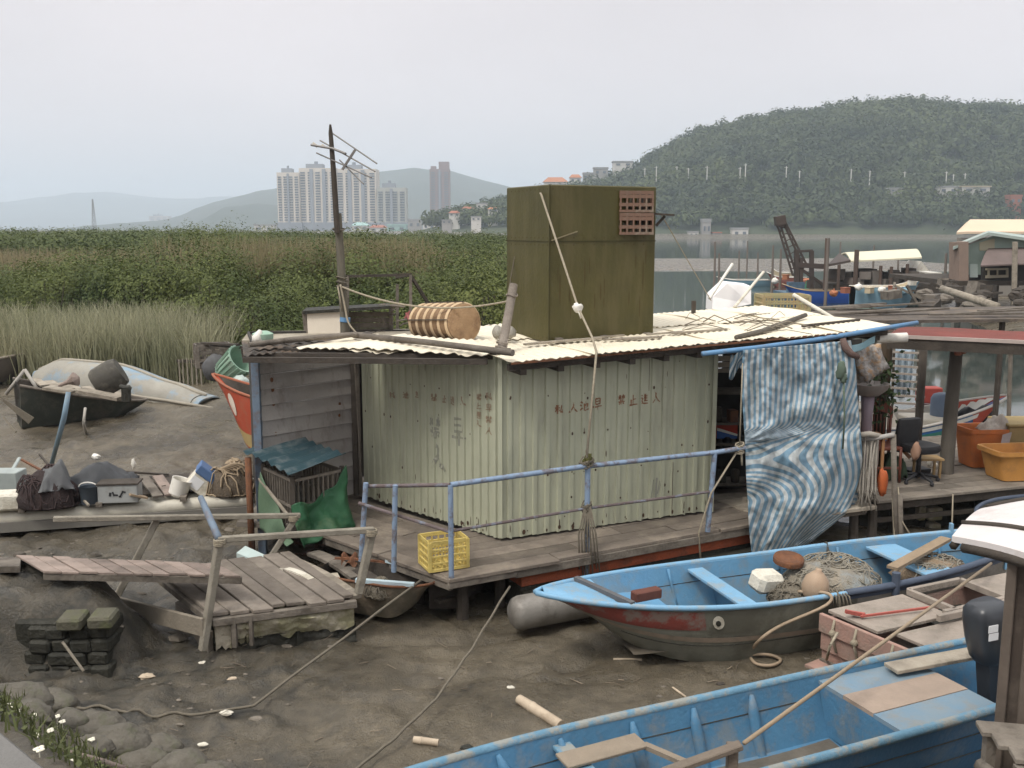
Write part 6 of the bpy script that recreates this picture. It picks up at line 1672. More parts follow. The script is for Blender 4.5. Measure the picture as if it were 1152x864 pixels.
mb = MB(); mb.slab([P(266, 622, .3), P(296, 634, .3), P(302, 626, .34), P(276, 614, .34)], .06); one('foam_board', mb, mat('pale_teal_foam', (.45, .55, .53), (.40, .46, .44), 5, .8), 'pale teal foam board lying behind the landing', 'foam')
netheap('tangle_heap', 'tangle of dark rope and weed at the skiff stern', P(428, 668, .30), .16, .14, .14, 60, ropeg, 0, .008, 'rope')
mb = MB()
for k in range(14):
    p = V((rr.uniform(-1.9, -.2), rr.uniform(9.6, 10.6), rr.uniform(0, .2))); mb.bar(p, p + V((rr.uniform(-.6, .6), rr.uniform(-.5, .2), rr.uniform(-.05, .2))), rr.uniform(.04, .12), .03)
one('driftwood_heap', mb, wood_dark, 'dark jumble of broken boards under the front of the deck', 'boards')
# rope runs over the mud
def mudrope(name, lab, uv, zs, r, m_, n=10):
    pts = []
    key = [P(u, v, z) for (u, v), z in zip(uv, zs)]
    for i in range(len(key) - 1):
        for k in range(n): pts.append(key[i].lerp(key[i + 1], k / n))
    pts.append(key[-1])
    pts = [V((p.x + .004 * math.sin(i * 1.3), p.y + .004 * math.cos(i * .9), max(p.z, G(p.x, p.y) + r * .7))) for i, p in enumerate(pts)]
    mb = MB(); mb.tube(pts, r, 6); one(name, mb, m_, lab, 'rope', smooth=True)
mudrope('mooring_rope', 'grey rope lying over the dark mud at the left and rising to the deck corner', ((30, 802), (90, 806), (150, 808), (220, 804), (285, 794), (473, 653)), (.05, .03, .03, .03, .03, .45), .012, ropeg)
mudrope('mooring_rope', 'taut dark rope running across the mud from the bottom edge to the float cylinder', ((394, 870), (440, 834), (490, 787), (530, 731), (573, 660)), (.04, .04, .08, .22, .42), .012, ropeg)
# sticks and litter on the mud
bam = mat('bleached_bamboo', (.52, .43, .32), (.42, .34, .25), 6, .7, stain=(.25, .19, .13), sscale=5, samt=.5)
for (a, b, r, lab) in (((584, 783), (631, 810), .045, 'thick bleached bamboo piece lying on the mud in the middle'), ((465, 824), (493, 826), .03, 'short bleached bamboo piece lying on the mud at the lower left of the boat'), ((690, 738), (722, 739), .012, 'thin pale stick on the mud below the blue boat hull'), ((757, 770), (772, 780), .010, 'thin pale twig on the mud left of the foreground boat')):
    p, q = P(*a, .03), P(*b, .03); p.z = G(p.x, p.y) + r * .7; q.z = G(q.x, q.y) + r * .7
    mb = MB(); mb.tube([p, p.lerp(q, .3), p.lerp(q, .32), p.lerp(q, .34), q], [r * .9, r, r * 1.12, r, r * .95], 10); one('bamboo_piece' if r > .02 else 'twig', mb, bam, lab, 'stick', smooth=True, ang=50)
lit = [((165, 762), .06, bam, 'pale stone lying on the dark mud right of the brick pier', 'stone'), ((252, 803), .055, foamw, 'flat pale shell lying on the mud beside the curved rope', 'shell'), ((526, 842), .05, slime, 'dark broken clod standing out of the mud at the bottom', 'clod'),
       ((574, 774), .03, foamw, 'tiny white scrap on the mud at the tip of the bamboo', 'scrap'), ((172, 858), .05, white, 'crumpled white scrap on the bank at the bottom left', 'scrap'), ((810, 770), .035, wood_dark, 'small dark wood chip on the mud near the foreground boat', 'wood chip'), ((228, 838), .03, foamw, 'small pale chip on the mud above the bank stones', 'chip'),
       ((228, 746), .03, foamw, 'small white chip on the mud in front of the landing', 'chip'), ((262, 764), .04, bam, 'flat tan chip on the mud below the landing foam', 'chip'), ((150, 572), .05, foamw, 'white scrap of foam beside the pipe raft', 'scrap'), ((97, 568), .04, wood_dark, 'dark lump on the mud under the pipe raft', 'lump')]
for (u, v), r, m_, lab, ca in lit:
    p = P(u, v, 0); p = P(u, v, G(p.x, p.y)); mb = MB(); mb.blob(p + V((0, 0, r * .15)), (r * 1.1, r * .7, r * .4), int(u), .3, 12, 9, flat=-r * .3); one('mud_litter', mb, m_, lab, ca)
mb = MB()
for k in range(900):
    x = rr.uniform(-8, 3.4); y = 6.4 + 7.5 * rr.random() ** 1.2
    if x > -2 and rr.random() < .72: continue
    z = G(x, y); 
    if z > .35: continue
    r = rr.uniform(.008, .022) * (rr.uniform(1.8, 4.5) if rr.random() < .16 and x < -2 else 1); mb.blob((x, y, z), (r * rr.uniform(1, 2), r, r * .6), k % 30, .3, 6, 4)
o = mb.build('mud_pebbles', mat('pebble', (.085, .075, .06), (.19, .165, .135), .9, .9, .4, 60, island=.45), None, loc=(0, 0, 0)); tag(o, kind='stuff')
mb = MB()
for k in range(70):
    x = rr.uniform(-4.6, 2.4); y = rr.uniform(6.6, 9.2); z = G(x, y)
    if z > .3: continue
    a = rr.uniform(0, 6.28); l = rr.uniform(.03, .13); mb.tube([(x, y, z + .006), (x + math.cos(a) * l, y + math.sin(a) * l, z + rr.uniform(.005, .05))], rr.uniform(.002, .005), 4)
o = mb.build('mud_twigs', mat('twig_brown', (.10, .08, .06), (.28, .23, .17), 1.5, .9, island=.4), None, loc=(0, 0, 0)); tag(o, kind='stuff')
# stones of the bank, weeds, slab
stm = mat('bank_stone', (.15, .135, .11), (.085, .078, .064), 4, .85, 1.0, 22, stain=(.075, .085, .04), sscale=3, samt=.6)
for k, (u, v, r, lab) in enumerate(((20, 788, .20, 'long low bank stone at the left edge above the white flowers'), (62, 792, .16, 'grey bank stone second from the left edge'), (28, 806, .15, 'mossy bank stone at the left edge just above the weeds'), (108, 818, .17, 'round grey bank stone beside the weeds, upper'), (132, 836, .19, 'broad grey bank stone in the middle of the row'), (80, 812, .14, 'small bank stone half sunk in weeds'), (178, 842, .15, 'mossy green bank stone on the mud side'), (160, 858, .17, 'bank stone at the bottom edge right of the weeds'), (206, 862, .16, 'outermost bank stone at the bottom edge'), (100, 842, .12, 'small dark bank stone beside the slab'), (236, 874, .15, 'half hidden bank stone cut by the bottom edge'))):
    z = .35 + .0; p = P(u, v, .35)
    for _ in range(6): p = P(u, v, G(p.x, p.y) + r * .2)
    mb = MB(); mb.blob(p, (r * 1.25, r * .95, r * .62), 60 + k, .22, 18, 12); one('bank_stone', mb, stm, lab, 'stone', 'stones of the bank', smooth=True, ang=60)
sl0, sl1 = P(-30, 795, 1.68), P(62, 870, 1.68); dsl = (sl1 - sl0).normalized(); nsl = V((dsl.y, -dsl.x, 0))
mb = MB(); mb.slab([sl0 - dsl * 2 , sl1 + dsl * 6, sl1 + dsl * 6 + nsl * 4.5, sl0 - dsl * 2 + nsl * 4.5][::-1][::-1], .25)
o = mb.build('quay_path', mat('quay_concrete', (.17, .165, .155), (.14, .135, .128), 3, .9, .4, 60), None, bevel=.02); tag(o, kind='structure')
wc = []; 
def wd_ok(x, y):
    s = (x - BX) * NX + (y - BY) * NY; return (s > .35) & (s < 1.60) & (RS.rand(len(x)) < .75 + 1.2 * fbm(x * 2.5, y * 2.5, 95, 2))
v, q = blades(6500, lambda n: -4.6 + 5.2 * RS.rand(n), lambda n: 3.6 + 4.2 * RS.rand(n), wd_ok, .09, .006, .5)
tag(bigmesh('bank_grass', v, q, leafmat('bank_weed', (.065, .082, .028), (.115, .122, .05), .4, 2)), kind='stuff')
x = -4.6 + 5.2 * RS.rand(7000); y = 3.6 + 4.2 * RS.rand(7000); k = wd_ok(x, y) & (fbm(x * 1.8, y * 1.8, 96, 2) > -.08); x, y = x[k], y[k]
c = np.stack([x, y, ground(x, y) + .02 + .06 * RS.rand(len(x))], 1); v, q = leafquads(c, .024 + .016 * RS.rand(len(x)), np.tile([0, 0, 1.], (len(x), 1)), .7, .6)
tag(bigmesh('bank_weeds', v, q, MATS['bank_weed']), kind='stuff')
mb = MB()
for u, v in ((12, 797), (18, 801), (38, 805), (64, 806), (70, 812), (40, 828), (44, 843), (78, 858), (92, 868), (103, 832), (34, 800), (8, 794), (56, 822)):
    p = P(u, v, .6)
    for _ in range(6): p = P(u, v, G(p.x, p.y) + .09)
    for j in range(5):
        a_ = j * 1.257; disc_c = p + V((.013 * math.cos(a_), .013 * math.sin(a_), .004 * (j % 2))); mb.blob(disc_c, (.012, .012, .006), j, .1, 6, 4)
    mb.tube([p, p - V((0, 0, .09))], .003, 4)
o = mb.build('bank_flowers', mat('petal_white', (.75, .72, .62), (.7, .66, .5), 5, .6), None, loc=(0, 0, 0)); tag(o, kind='stuff')
mb = MB(); mb.tube([P(68, 846, 1.1), P(110, 856, .85), P(165, 874, .6)], .022, 6); one('bank_stick', mb, wood_pink, 'long reddish stick lying down the stone bank', 'stick', smooth=True)
# ================================================================== pipe raft with its junk (left)
raft = thing('pipe_raft', 'old raft of long white plastic pipes lying on the mud', 'raft', (-5.3, 13.3, 0))
pipem = mat('pipe_white', (.60, .57, .48), (.48, .45, .38), 3, .5, .15, 30, stain=(.25, .22, .16), sscale=2.5, samt=.45, sedge=(.5, .7))
pa0, pa1 = P(-60, 587, .20), P(279, 563, .26); rd = (pa1 - pa0).normalized(); rn = V((-rd.y, rd.x, 0))
for k in range(6):
    mb = MB(); q = pa0 + rn * (.21 * k); mb.tube([q, q.lerp(pa1 + rn * (.21 * k), .5) + V((0, 0, -.02)), pa1 + rn * (.21 * k) + rd * (.1 * math.sin(k * 2.1)) - V((0, 0, 0))], .10, 14); mb.build('pipe', pipem, raft, smooth=True, ang=50)
mb = MB(); 
for t in (.25, .5, .78): 
    q = pa0.lerp(pa1, t) - rn * .16; mb.bar(q + V((0, 0, .12)), q + rn * 1.4 + V((0, 0, .12)), .08, .06)
mb.build('cross_beam', wood, raft)
mb = MB(); mb.slab([pa0 + rn * .2 + V((0, 0, .13)), pa1.lerp(pa0, .1) + rn * .2 + V((0, 0, .13)), pa1.lerp(pa0, .1) + rn * 1.25 + V((0, 0, .13)), pa0 + rn * 1.25 + V((0, 0, .13))], .03); mb.build('deck_board', wood_dark, raft)
mb = MB(); mb.slab([pa0 - rn * .13 + V((0, 0, -.03)), pa1 - rn * .13 + V((0, 0, -.05)), pa1 - rn * .13 + V((0, 0, -.17)), pa0 - rn * .13 + V((0, 0, -.16))], tuple(rn * .03)); mb.build('edge_board', mat('edge_grey', (.20, .19, .165), (.15, .14, .125), 4, .8), raft)
zr = .36
def onraft(u, v): return P(u, v, zr)
mb = MB(); c = P(10, 572, .33); mb.box(c + V((0, 0, .11)), (.36, .3, .22), rz=.2); one('foam_block', mb, foamw, 'dirty white foam block on the near pipes at the left edge', 'foam block', bevel=.03)
netheap('net_heap', 'dark brown fishing net heap on the pipe raft', onraft(54, 566), .42, .32, .46, 90, mat('dark_net', (.07, .045, .042), (.04, .03, .03), 20, .95), 0, .008, core=mat('dark_net_core', (.035, .026, .026), (.05, .036, .034), 14, .95, 1, 60))
def drape(name, lab, c, w_, d_, h, m_, seed, rz=0):
    R = Matrix.Rotation(rz, 3, 'Z')
    def f(s, t):
        x, y = s * 2 - 1, t * 2 - 1; r = max(abs(x), abs(y)); z = h * (1 - .95 * r ** 2.5) + .16 * float(fbm(s * 3.5 + seed, t * 3.5, 97, 4)) + .03 * math.sin(s * 13 + seed)
        return V(c) + R @ V((x * w_ / 2, y * d_ / 2, max(.01, z)))
    o = cloth(name, f, lambda s, t: (s, t), 26, 20, m_); tag(o, lab, 'cloth')
drape('grey_cloth', 'dark grey crumpled cloth over the heap in the middle of the pipe raft', onraft(112, 558) + V((0, .1, .12)), .86, .6, .27, greycloth, 2, .2)
drape('grey_cloth', 'lighter grey rag hanging over the brown net heap', onraft(64, 564) + V((.05, -.12, .22)), .42, .45, .30, mat('grey_rag', (.13, .135, .135), (.10, .10, .105), 6, .9), 5, .5)
t = thing('white_box', 'pale grey box with dark marks standing on the pipe raft', 'box', onraft(133, 566))
c = onraft(133, 566); mb = MB(Matrix.Translation(c) @ Matrix.Rotation(.12, 4, 'Z')); mb.box((0, .12, .12), (.50, .26, .24)); mb.build('body', mat('pale_grey_paint', (.36, .37, .36), (.30, .31, .30), 4, .6, stain=(.2, .18, .15), sscale=4), t, bevel=.01)
mb = MB(Matrix.Translation(c) @ Matrix.Rotation(.12, 4, 'Z'))
for x, z, w_, h_, r in ((-.09, .12, .03, .05, .2), (-.05, .125, .02, .06, -.3), (-.02, .11, .05, .02, .1), (.05, .12, .02, .08, .5), (.08, .15, .05, .018, .3), (.03, .09, .03, .02, 0)): mb.box((x, -.013, z), (w_, .004, h_), ry=r)
mb.build('marks', black, t)
mb = MB(Matrix.Translation(c) @ Matrix.Rotation(.12, 4, 'Z')); mb.box((0, .12, .25), (.52, .28, .02)); mb.build('lid', wood_dark, t)
tb_ = thing('bucket', 'dark blue grey bucket standing beside the pale box on the raft', 'bucket', onraft(101, 566))
c = onraft(101, 566); mb = MB(); mb.lathe([(.10, 0), (.12, .22), (.13, .23), (.115, .22), (.095, .02)], c, n=18, cap=False); mb.lathe([(.0, .01), (.10, .01)], c, n=18, cap=False); mb.build('body', mat('slate_plastic', (.06, .075, .09), (.05, .06, .075), 4, .5), tb_, smooth=True, ang=40)
mb = MB(); mb.tube([c + V((.12 * math.cos(a), -.02, .22 + .06 * math.sin(a))) for a in np.linspace(0, 3.14, 9)], .008, 5); mb.build('handle', white, tb_)
mb = MB(); mb.blob(onraft(84, 556) + V((0, 0, .14)), (.10, .08, .08), 5, .3); one('orange_rag', mb, mat('dull_orange', (.26, .10, .05), (.20, .08, .04), 8, .8), 'dull orange rag between the net heap and the bucket', 'rag')
tp_ = thing('plastic_pail', 'cream plastic pail lying on boards near the right end of the raft', 'pail', onraft(199, 560))
c = onraft(199, 558); mb = MB(); mb.lathe([(.09, 0), (.12, .03), (.13, .2), (.135, .24), (.12, .235), (.10, .04)], c, (.35, .1, 1), 20, cap=False); mb.lathe([(.0, .005), (.1, .005)], c, (.35, .1, 1), 20, cap=False); mb.build('body', white, tp_, smooth=True, ang=40)
tc2 = thing('cool_box', 'tilted white foam box with a blue side and a paper label', 'cool box', onraft(226, 560))
M = Matrix.Translation(onraft(226, 556) + V((0, .1, .17))) @ Matrix.Rotation(.25, 4, 'Z') @ Matrix.Rotation(.72, 4, 'Y')
mb = MB(M); mb.box((0, 0, -.05), (.30, .30, .22)); mb.build('body', foamw, tc2, bevel=.012)
mb = MB(M); mb.box((.0, 0, .12), (.33, .33, .12)); mb.build('lid', mat('lid_blue', (.10, .17, .32), (.08, .14, .27), 6, .7, .2, 50), tc2, bevel=.012)
mb = MB(M); mb.box((-.06, -.152, -.05), (.16, .004, .15)); mb.build('label', MATS['label_white'] if 'label_white' in MATS else white, tc2)
netheap('rope_coil', 'tan coil of thick rope and trap netting at the right end of the raft', onraft(257, 556) + V((0, .15, 0)), .36, .30, .40, 60, mat('coil_tan', (.36, .28, .19), (.28, .215, .145), 20, .95), 0, .012, 'rope', core=mat('coil_core', (.16, .125, .09), (.10, .08, .06), 16, .95, 1, 60))
mb = MB()
for k in range(6):
    c = onraft(255 + 3 * k, 552) + V((0, -.1 + .02 * k, .22)); r = .12 + .015 * k
    mb.tube([c + V((r * math.cos(a), -.05 * math.sin(a) - .02 * k, r * math.sin(a))) for a in np.linspace(0, 6.0, 22)], .013, 6)
one('rope_loop', mb, MATS['coil_tan'], 'loose loops of tan rope in front of the trap netting on the raft', 'rope', smooth=True)
rr = random.Random(33)
for i, (u0, v0, u1, v1, w_, m_, lab) in enumerate(((162, 538, 178, 562, .13, wood, 'grey board leaning across the raft, left of two'), (178, 537, 192, 560, .14, wood_pink, 'reddish grey board leaning across the raft, right of two'), (140, 532, 190, 537, .05, wood_dark, 'dark pole lying along the back of the raft'), (146, 558, 165, 563, .12, mat('tan_chip_wood', (.36, .27, .18), (.28, .21, .14), 5, .8), 'short tan plank end on the near pipe'), (25, 518, 48, 533, .03, rust, 'thin rusty rod sticking up left of the grey rag'), (45, 512, 62, 534, .025, wood_dark, 'thin dark rod crossing the rusty rod'), (80, 548, 100, 572, .025, wood_pale, 'pale stick leaning over the near edge of the raft'))):
    a = onraft(u0, v0 + 8) + V((0, 0, .12)); b = onraft(u1, v1) + V((0, 0, .04)); mb = MB(); mb.bar(a, b, w_, .025); one('raft_board', mb, m_, lab, 'board' if w_ > .06 else 'rod')
mb = MB()
for k in range(26):
    p = onraft(rr.uniform(20, 215), rr.uniform(548, 562)) + V((0, 0, .02)); mb.bar(p, p + V((rr.uniform(-.3, .3), rr.uniform(-.2, .2), rr.uniform(-.02, .14))), rr.uniform(.02, .10), .02)
o = one('scrap_heap', mb, wood, 'loose scraps of grey wood strewn over the pipe raft', 'wood scraps')
mb = MB(); mb.box(P(8, 545, .4) + V((0, 0, .05)), (.42, .3, .3)); mb.bar(P(12, 532, .5), P(22, 515, .6), .05, .03); one('pale_crate', mb, mat('pale_teal_grey', (.36, .40, .38), (.28, .31, .30), 5, .8), 'pale grey broken crate at the left end of the raft', 'crate', bevel=.01)
mb = MB(); mb.blob(P(150, 522, .32), (.03, .03, .08), 3, .3, 8, 6); mb.blob(P(108, 514, .9), (.06, .04, .04), 4, .3, 8, 6); one('plastic_scrap', mb, white, 'white plastic scraps caught behind the raft', 'plastic scrap')

# ================================================================== wrecked boats on the mud (left)
ow = mat('overturned_hull', (.34, .325, .28), (.26, .245, .21), 2.5, .75, .2, 30, stain=(.20, .32, .43), sscale=.9, samt=.75, sedge=(.52, .62))
ob = thing('overturned_boat', 'pale overturned boat hull with faded blue patches lying on the mud', 'boat', P(140, 455, .2))
o0, o1 = P(42, 437, .2), P(236, 452, .22); oa = (o1 - o0); oa.z = 0; OL = oa.length; oa.normalize(); onn = V((-oa.y, oa.x, 0))
def oh(t, s):
    w_ = .62 * (1 - .35 * t) * min(1, (t / .12 + .25)); h = lerpk([(0, .50), (.18, .80), (.5, .78), (.8, .45), (1, .20)], t)
    a = s * math.pi; c, q = math.cos(a), math.sin(a)
    return o0 + oa * (OL * t) + onn * (w_ * math.copysign(abs(c) ** .7, c)) + V((0, 0, -.08 + h * abs(q) ** .75))
mb = MB(); mb.sheet(oh, 30, 18, (0, 0, -.03)); mb.build('hull', ow, ob, smooth=True, ang=50)
mb = MB(); mb.tube([oh(t, .5) + V((0, 0, .01)) for t in np.linspace(.02, .98, 20)], .035, 6); mb.build('keel', mat('hull_tan', (.36, .33, .27), (.28, .25, .20), 4, .8), ob, smooth=True)
mb = MB(); 
for s in (.06, .94): mb.tube([oh(t, s) + V((0, 0, .03)) for t in np.linspace(.02, .98, 16)] + [o0 + oa * (OL * 1.10) + onn * (.35 * (1 if s < .5 else -1)) + V((0, 0, -.05))], .035, 6)
mb.tube([oh(.97, .10), oh(.97, .9)], .03, 6); mb.build('gunwale', MATS['hull_tan'], ob, smooth=True)
mb = MB(); mb.slab([oh(0.005, s) for s in np.linspace(0.02, .98, 12)], tuple(oa * .03)); mb.build('transom', mat('grey_transom', (.20, .19, .16), (.16, .15, .13), 5, .8), ob)
mb = MB(); mb.slab([oh(.955, s) + oa * .03 for s in np.linspace(0.05, .95, 10)], tuple(oa * .02)); mb.build('open_end_shade', slime, ob)  # dark sheet closing the opening, its shade put into the colour

db_ = mk_boat('wrecked_boat', 'dark green black wrecked boat full of broken boards lying on the mud', P(166, 461, .16), P(22, 478, .1), 1.25, lambda t: .0, lambda t: .22 + .62 * t ** 1.2, mat('hull_black_green', (.030, .036, .028), (.05, .052, .042), 3, .7, .3, 30, stain=(.10, .09, .07), sscale=3, samt=.5), wood_dark, wood, tb=.5, sw=.85, gr=.03, rake=.02)
mb = MB()
for k in range(7):
    a = db_[1](.25 + .1 * k, -1, 0) + V((0, .05, .05)); b = db_[1](.22 + .1 * k + rr.uniform(-.03, .05), 1, 0) + V((0, 0, .06)); mb.bar(a, a.lerp(b, rr.uniform(.5, 1.0)), rr.uniform(.12, .24), .03)
mb.build('thwart', wood_pale, db_[0])
one_ = MB(); one_.bar(D(52, 436, 18.4), D(84, 441, 18.3), .25, .05); one_.bar(D(90, 439, 18.2), D(136, 448, 18.1), .3, .06); one('broken_board', one_, wood_pale, 'pale broken boards lying across the wrecked dark boat', 'boards')
mb = MB(); mb.lathe([(.05, 0), (.26, .02), (.30, .1), (.30, .45), (.26, .56), (.1, .58)], D(107, 434, 18.6), (.75, .2, .45), 16); one('old_drum', mb, mat('dark_drum', (.085, .08, .065), (.06, .055, .048), 5, .8, .4, 30, stain=(.22, .2, .16), sscale=3, samt=.5), 'dark rotten drum lying tilted on the wrecked boat', 'drum', smooth=True, ang=50)
mb = MB(); mb.box(D(142, 443, 18.0), (.16, .2, .3), rz=.3); mb.box(D(141, 436, 18.0), (.22, .2, .06), rz=.3, ry=.3); one('engine_block', mb, slime, 'dark engine block at the right end of the wrecked boat', 'engine', bevel=.02)
mb = MB(); mb.lathe([(.02, 0), (.05, .2), (.14, .35), (.03, .42)], D(66, 434, 18.2), (.9, 0, .35), 10); one('broken_post', mb, wood_pink, 'broken wooden stub poking out of the wrecked boat', 'post stub')
lb = mk_boat('beached_boat', 'brown beached boat cut by the left edge of the view', P(32, 418, .35), P(-75, 440, .3), 1.6, lambda t: .0, lambda t: .60, mat('hull_brown_grey', (.16, .135, .11), (.11, .095, .08), 4, .8), mat('tan_deck', (.30, .225, .14), (.23, .17, .11), 4, .85), wood_pale, tb=.4, gr=.03)
t = thing('trestle', 'pale forked trestle standing in the mud beside the wrecked boat', 'trestle', D(28, 445, 19))
for a, b in (((28, 416), (6, 444)), ((28, 416), (46, 444))):
    mb = MB(); mb.tube([D(*a, 19), D(*b, 18.8)], .035, 7); mb.build('leg', mat('pale_pole', (.36, .34, .30), (.28, .26, .23), 5, .8), t, smooth=True)
st_ = thing('blue_stake', 'pale blue pole stuck slanting in the mud by the wrecked boat', 'stake', P(58, 522, .05))
mb = MB(); mb.tube([P(58, 522, .0), D(72, 470, 15.3), D(77, 441, 15.4)], [.035, .045, .04], 8); mb.build('pole', mat('pale_blue_pole', (.20, .29, .36), (.15, .22, .28), 5, .7, .3, 30, stain=(.22, .2, .17), sscale=4), st_, smooth=True)
mb = MB(); mb.tube([D(96, 459, 17.0), D(94, 476, 16.8), P(97, 487, .1)], .025, 6); one('loose_pipe', mb, MATS['pale_pole'], 'pale bent pipe hanging over the side of the wrecked boat', 'pipe', smooth=True)
mb = MB(); mb.slab([D(32, 477, 17.9), D(3, 452, 17.9), D(3, 448, 17.9), D(38, 470, 17.9)], (0, .02, 0)); mb.tube([D(4, 470, 17.5), D(18, 486, 17.2)], .02, 5); one('stern_rope', mb, ropeg, 'grey rope and strap slung from the stern of the wrecked boat', 'rope')
# red prow behind the shack
rb = mk_boat('red_prow_boat', 'boat with a red raised prow and white oval eye behind the shack', P(243, 489, .12), V((-2.2, 14.6, .1)), .62, lambda t: .0, zgf(1.12, .95, .8), mat('prow_red', (.42, .075, .035), (.34, .06, .03), 3, .55, .1, 30, stain=(.30, .12, .07), sscale=4, samt=.5), wood_dark, mat('prow_rim', (.30, .10, .05), (.24, .08, .04), 4, .6), tb=.5, rake=.17)
mb = MB(); spot(mb, rb[1], .20, -1, .30, .034, .20, .010); mb.build('eye', mat('eye_cream', (.70, .60, .50), (.62, .52, .43), 4, .6), rb[0])
mb = MB(); mb.grid(lambda u, v: rb[1](.03 + .5 * u, -1, .72 + .25 * v, .005), 12, 3); mb.build('yellow_band', mat('prow_yellow', (.45, .33, .14), (.35, .26, .12), 5, .6), rb[0], smooth=True)
# heap at the reeds' edge
gb = thing('green_basket', 'pale green plastic basket lying at the edge of the reeds', 'basket', D(262, 430, 19))
M = Matrix.Translation(D(263, 412, 19)) @ Matrix.Rotation(.9, 4, 'Y') @ Matrix.Rotation(.4, 4, 'X')
mb = MB(M); mb.lathe([(.22, -.3), (.26, -.1), (.29, .2), (.31, .3), (.28, .29), (.2, -.25)], (0, 0, 0), n=20, cap=False)
for k in range(20): mb.bar((.25 * math.cos(k * .314), .25 * math.sin(k * .314), -.25), (.31 * math.cos(k * .314), .31 * math.sin(k * .314), .28), .03, .02)
mb.build('body', mat('mint_plastic', (.30, .45, .34), (.24, .38, .29), 5, .5, stain=(.4, .45, .38), sscale=4), gb, smooth=True, ang=40)
mb = MB(); mb.blob(D(242, 415, 19.3), (.26, .2, .28), 7, .15, flat=-.24); one('grey_lump', mb, mat('grey_rubber', (.10, .10, .10), (.075, .075, .078), 5, .8), 'grey rubber lump beside the green basket', 'lump', smooth=True)
mb = MB(); mb.blob(D(269, 432, 18.6), (.22, .15, .16), 8, .3); mb.blob(D(262, 438, 18.4), (.14, .1, .1), 9, .3); one('plastic_bag', mb, mat('pale_bag', (.45, .52, .48), (.36, .42, .39), 6, .4), 'pale green plastic sack below the green basket', 'sack', smooth=True)
lattice_crate('wood_pallet', 'grey wooden crate leaning at the corner of the reeds', D(240, 412, 20), .7, .5, .45, .4, wood, 'crate', nh=3, nv=4, th=.05)
mb = MB(); mb.bar(D(238, 388, 19.6), D(276, 391, 19), .07, .05); mb.bar(D(228, 386, 19.8), D(268, 388, 19), .10, .04); one('heap_boards', mb, wood_dark, 'dark boards lying on top of the heap at the edge of the reeds', 'boards')
src = None
for k, u in enumerate((202, 206, 211, 216, 221, 226)):
    p = D(u, 418, 22.4); z = G(p.x, p.y)
    if src is None:
        mb = MB(); mb.tube([(p.x, p.y, z - .1), (p.x, p.y, z + .62)], .016, 6); src = one('fence_stake', mb, wood_pale, 'thin pale stake of the short fence at the edge of the reeds', 'stake', 'stakes at the edge of the reeds'); o = src
    else: o = src.copy(); COL.objects.link(o); o.location = (p.x, p.y, z - .1)
mb = MB(); mb.bar(D(199, 406, 22.5), D(229, 407, 22.5), .04, .07); one('fence_rail', mb, wood_dark, 'low dark rail behind the stakes at the edge of the reeds', 'rail')
mb = MB(); mb.lathe([(.10, 0), (.12, .05), (.12, .10), (.06, .13)], P(296, 385, 2.56), n=16); one('mint_tub', mb, mat('mint_plastic', (.30, .45, .34)), 'mint green plastic tub standing on the dark left roof', 'tub', smooth=True, ang=40)
mb = MB(); mb.lathe([(.05, 0), (.065, .05), (.02, .15)], P(288, 385, 2.57), (.4, 0, 1), 10); one('white_bottle', mb, white, 'white plastic bottle end beside the mint tub on the left roof', 'bottle', smooth=True)

# ================================================================== inside the open right end of the shack
sh = thing('shelf_rack', 'dark wooden shelf rack cluttered with dark tools in the open end of the shack', 'shelf', (2.7, 12.4, Z0))
for x in (2.45, 3.1):
    for y in (12.25, 12.6): mb = MB(); mb.bar((x, y, Z0), (x, y, 2.1), .045, .045); mb.build('post', wood_dark, sh)
for z in (.62, 1.05, D(815, 474, 12.4).z, D(815, 497, 12.4).z, D(815, 440, 12.4).z): mb = MB(); mb.box((2.78, 12.42, z), (.72, .42, .025)); mb.build('shelf', wood, sh)
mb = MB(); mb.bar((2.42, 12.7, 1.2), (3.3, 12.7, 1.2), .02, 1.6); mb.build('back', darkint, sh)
rr = random.Random(41)
names = ('dark tin box', 'black can', 'rusty tin', 'dark bundle', 'black box')
for k in range(10):
    z = (.64, 1.07, D(815, 474, 12.4).z + .015)[k % 3]; x = 2.5 + .062 * k
    mb = MB(); hh = rr.uniform(.12, .2)
    if k % 2: mb.box((x, 12.32, z + hh / 2), (.10, .14, hh), rz=rr.uniform(-.3, .3))
    else: mb.lathe([(.05, 0), (.055, .02), (.055, hh - .02), (.04, hh)], (x, 12.32, z), n=12)
    one('shelf_clutter', mb, (black, rust, wood_dark, slime)[k % 4], ('small ' if hh < .16 else 'tall ') + names[k % 5] + ' on the ' + ('lowest', 'middle', 'upper')[k % 3] + ' shelf of the rack', 'box' if k % 2 else 'can', 'clutter on the shelf rack')
c = D(818, 493.5, 12.28); w_ = D(829, 490, 12.28).x - D(806, 490, 12.28).x; h_ = D(815, 478.5, 12.28).z - c.z
pb = thing('drinks_box', 'box with red and blue halves split by a white diagonal on the shelf', 'box', (c.x, 12.3, c.z))
mb = MB(); mb.box((c.x, 12.36, c.z + h_ / 2), (w_, .14, h_)); mb.build('body', mat('box_red', (.48, .06, .035), (.42, .05, .03), 5, .6), pb)
x0, x1, z0, z1 = c.x - w_ / 2, c.x + w_ / 2, c.z, c.z + h_
mb = MB(); yb = 12.287; mb.add([(x0, yb, z0), (x1, yb, z0), (x1, yb, z0 + h_ * .22), (x0, yb, z0 + h_ * .62)], [(0, 1, 2, 3)]); mb.build('blue_half', mat('box_blue', (.05, .13, .36), (.045, .11, .32), 5, .6), pb)
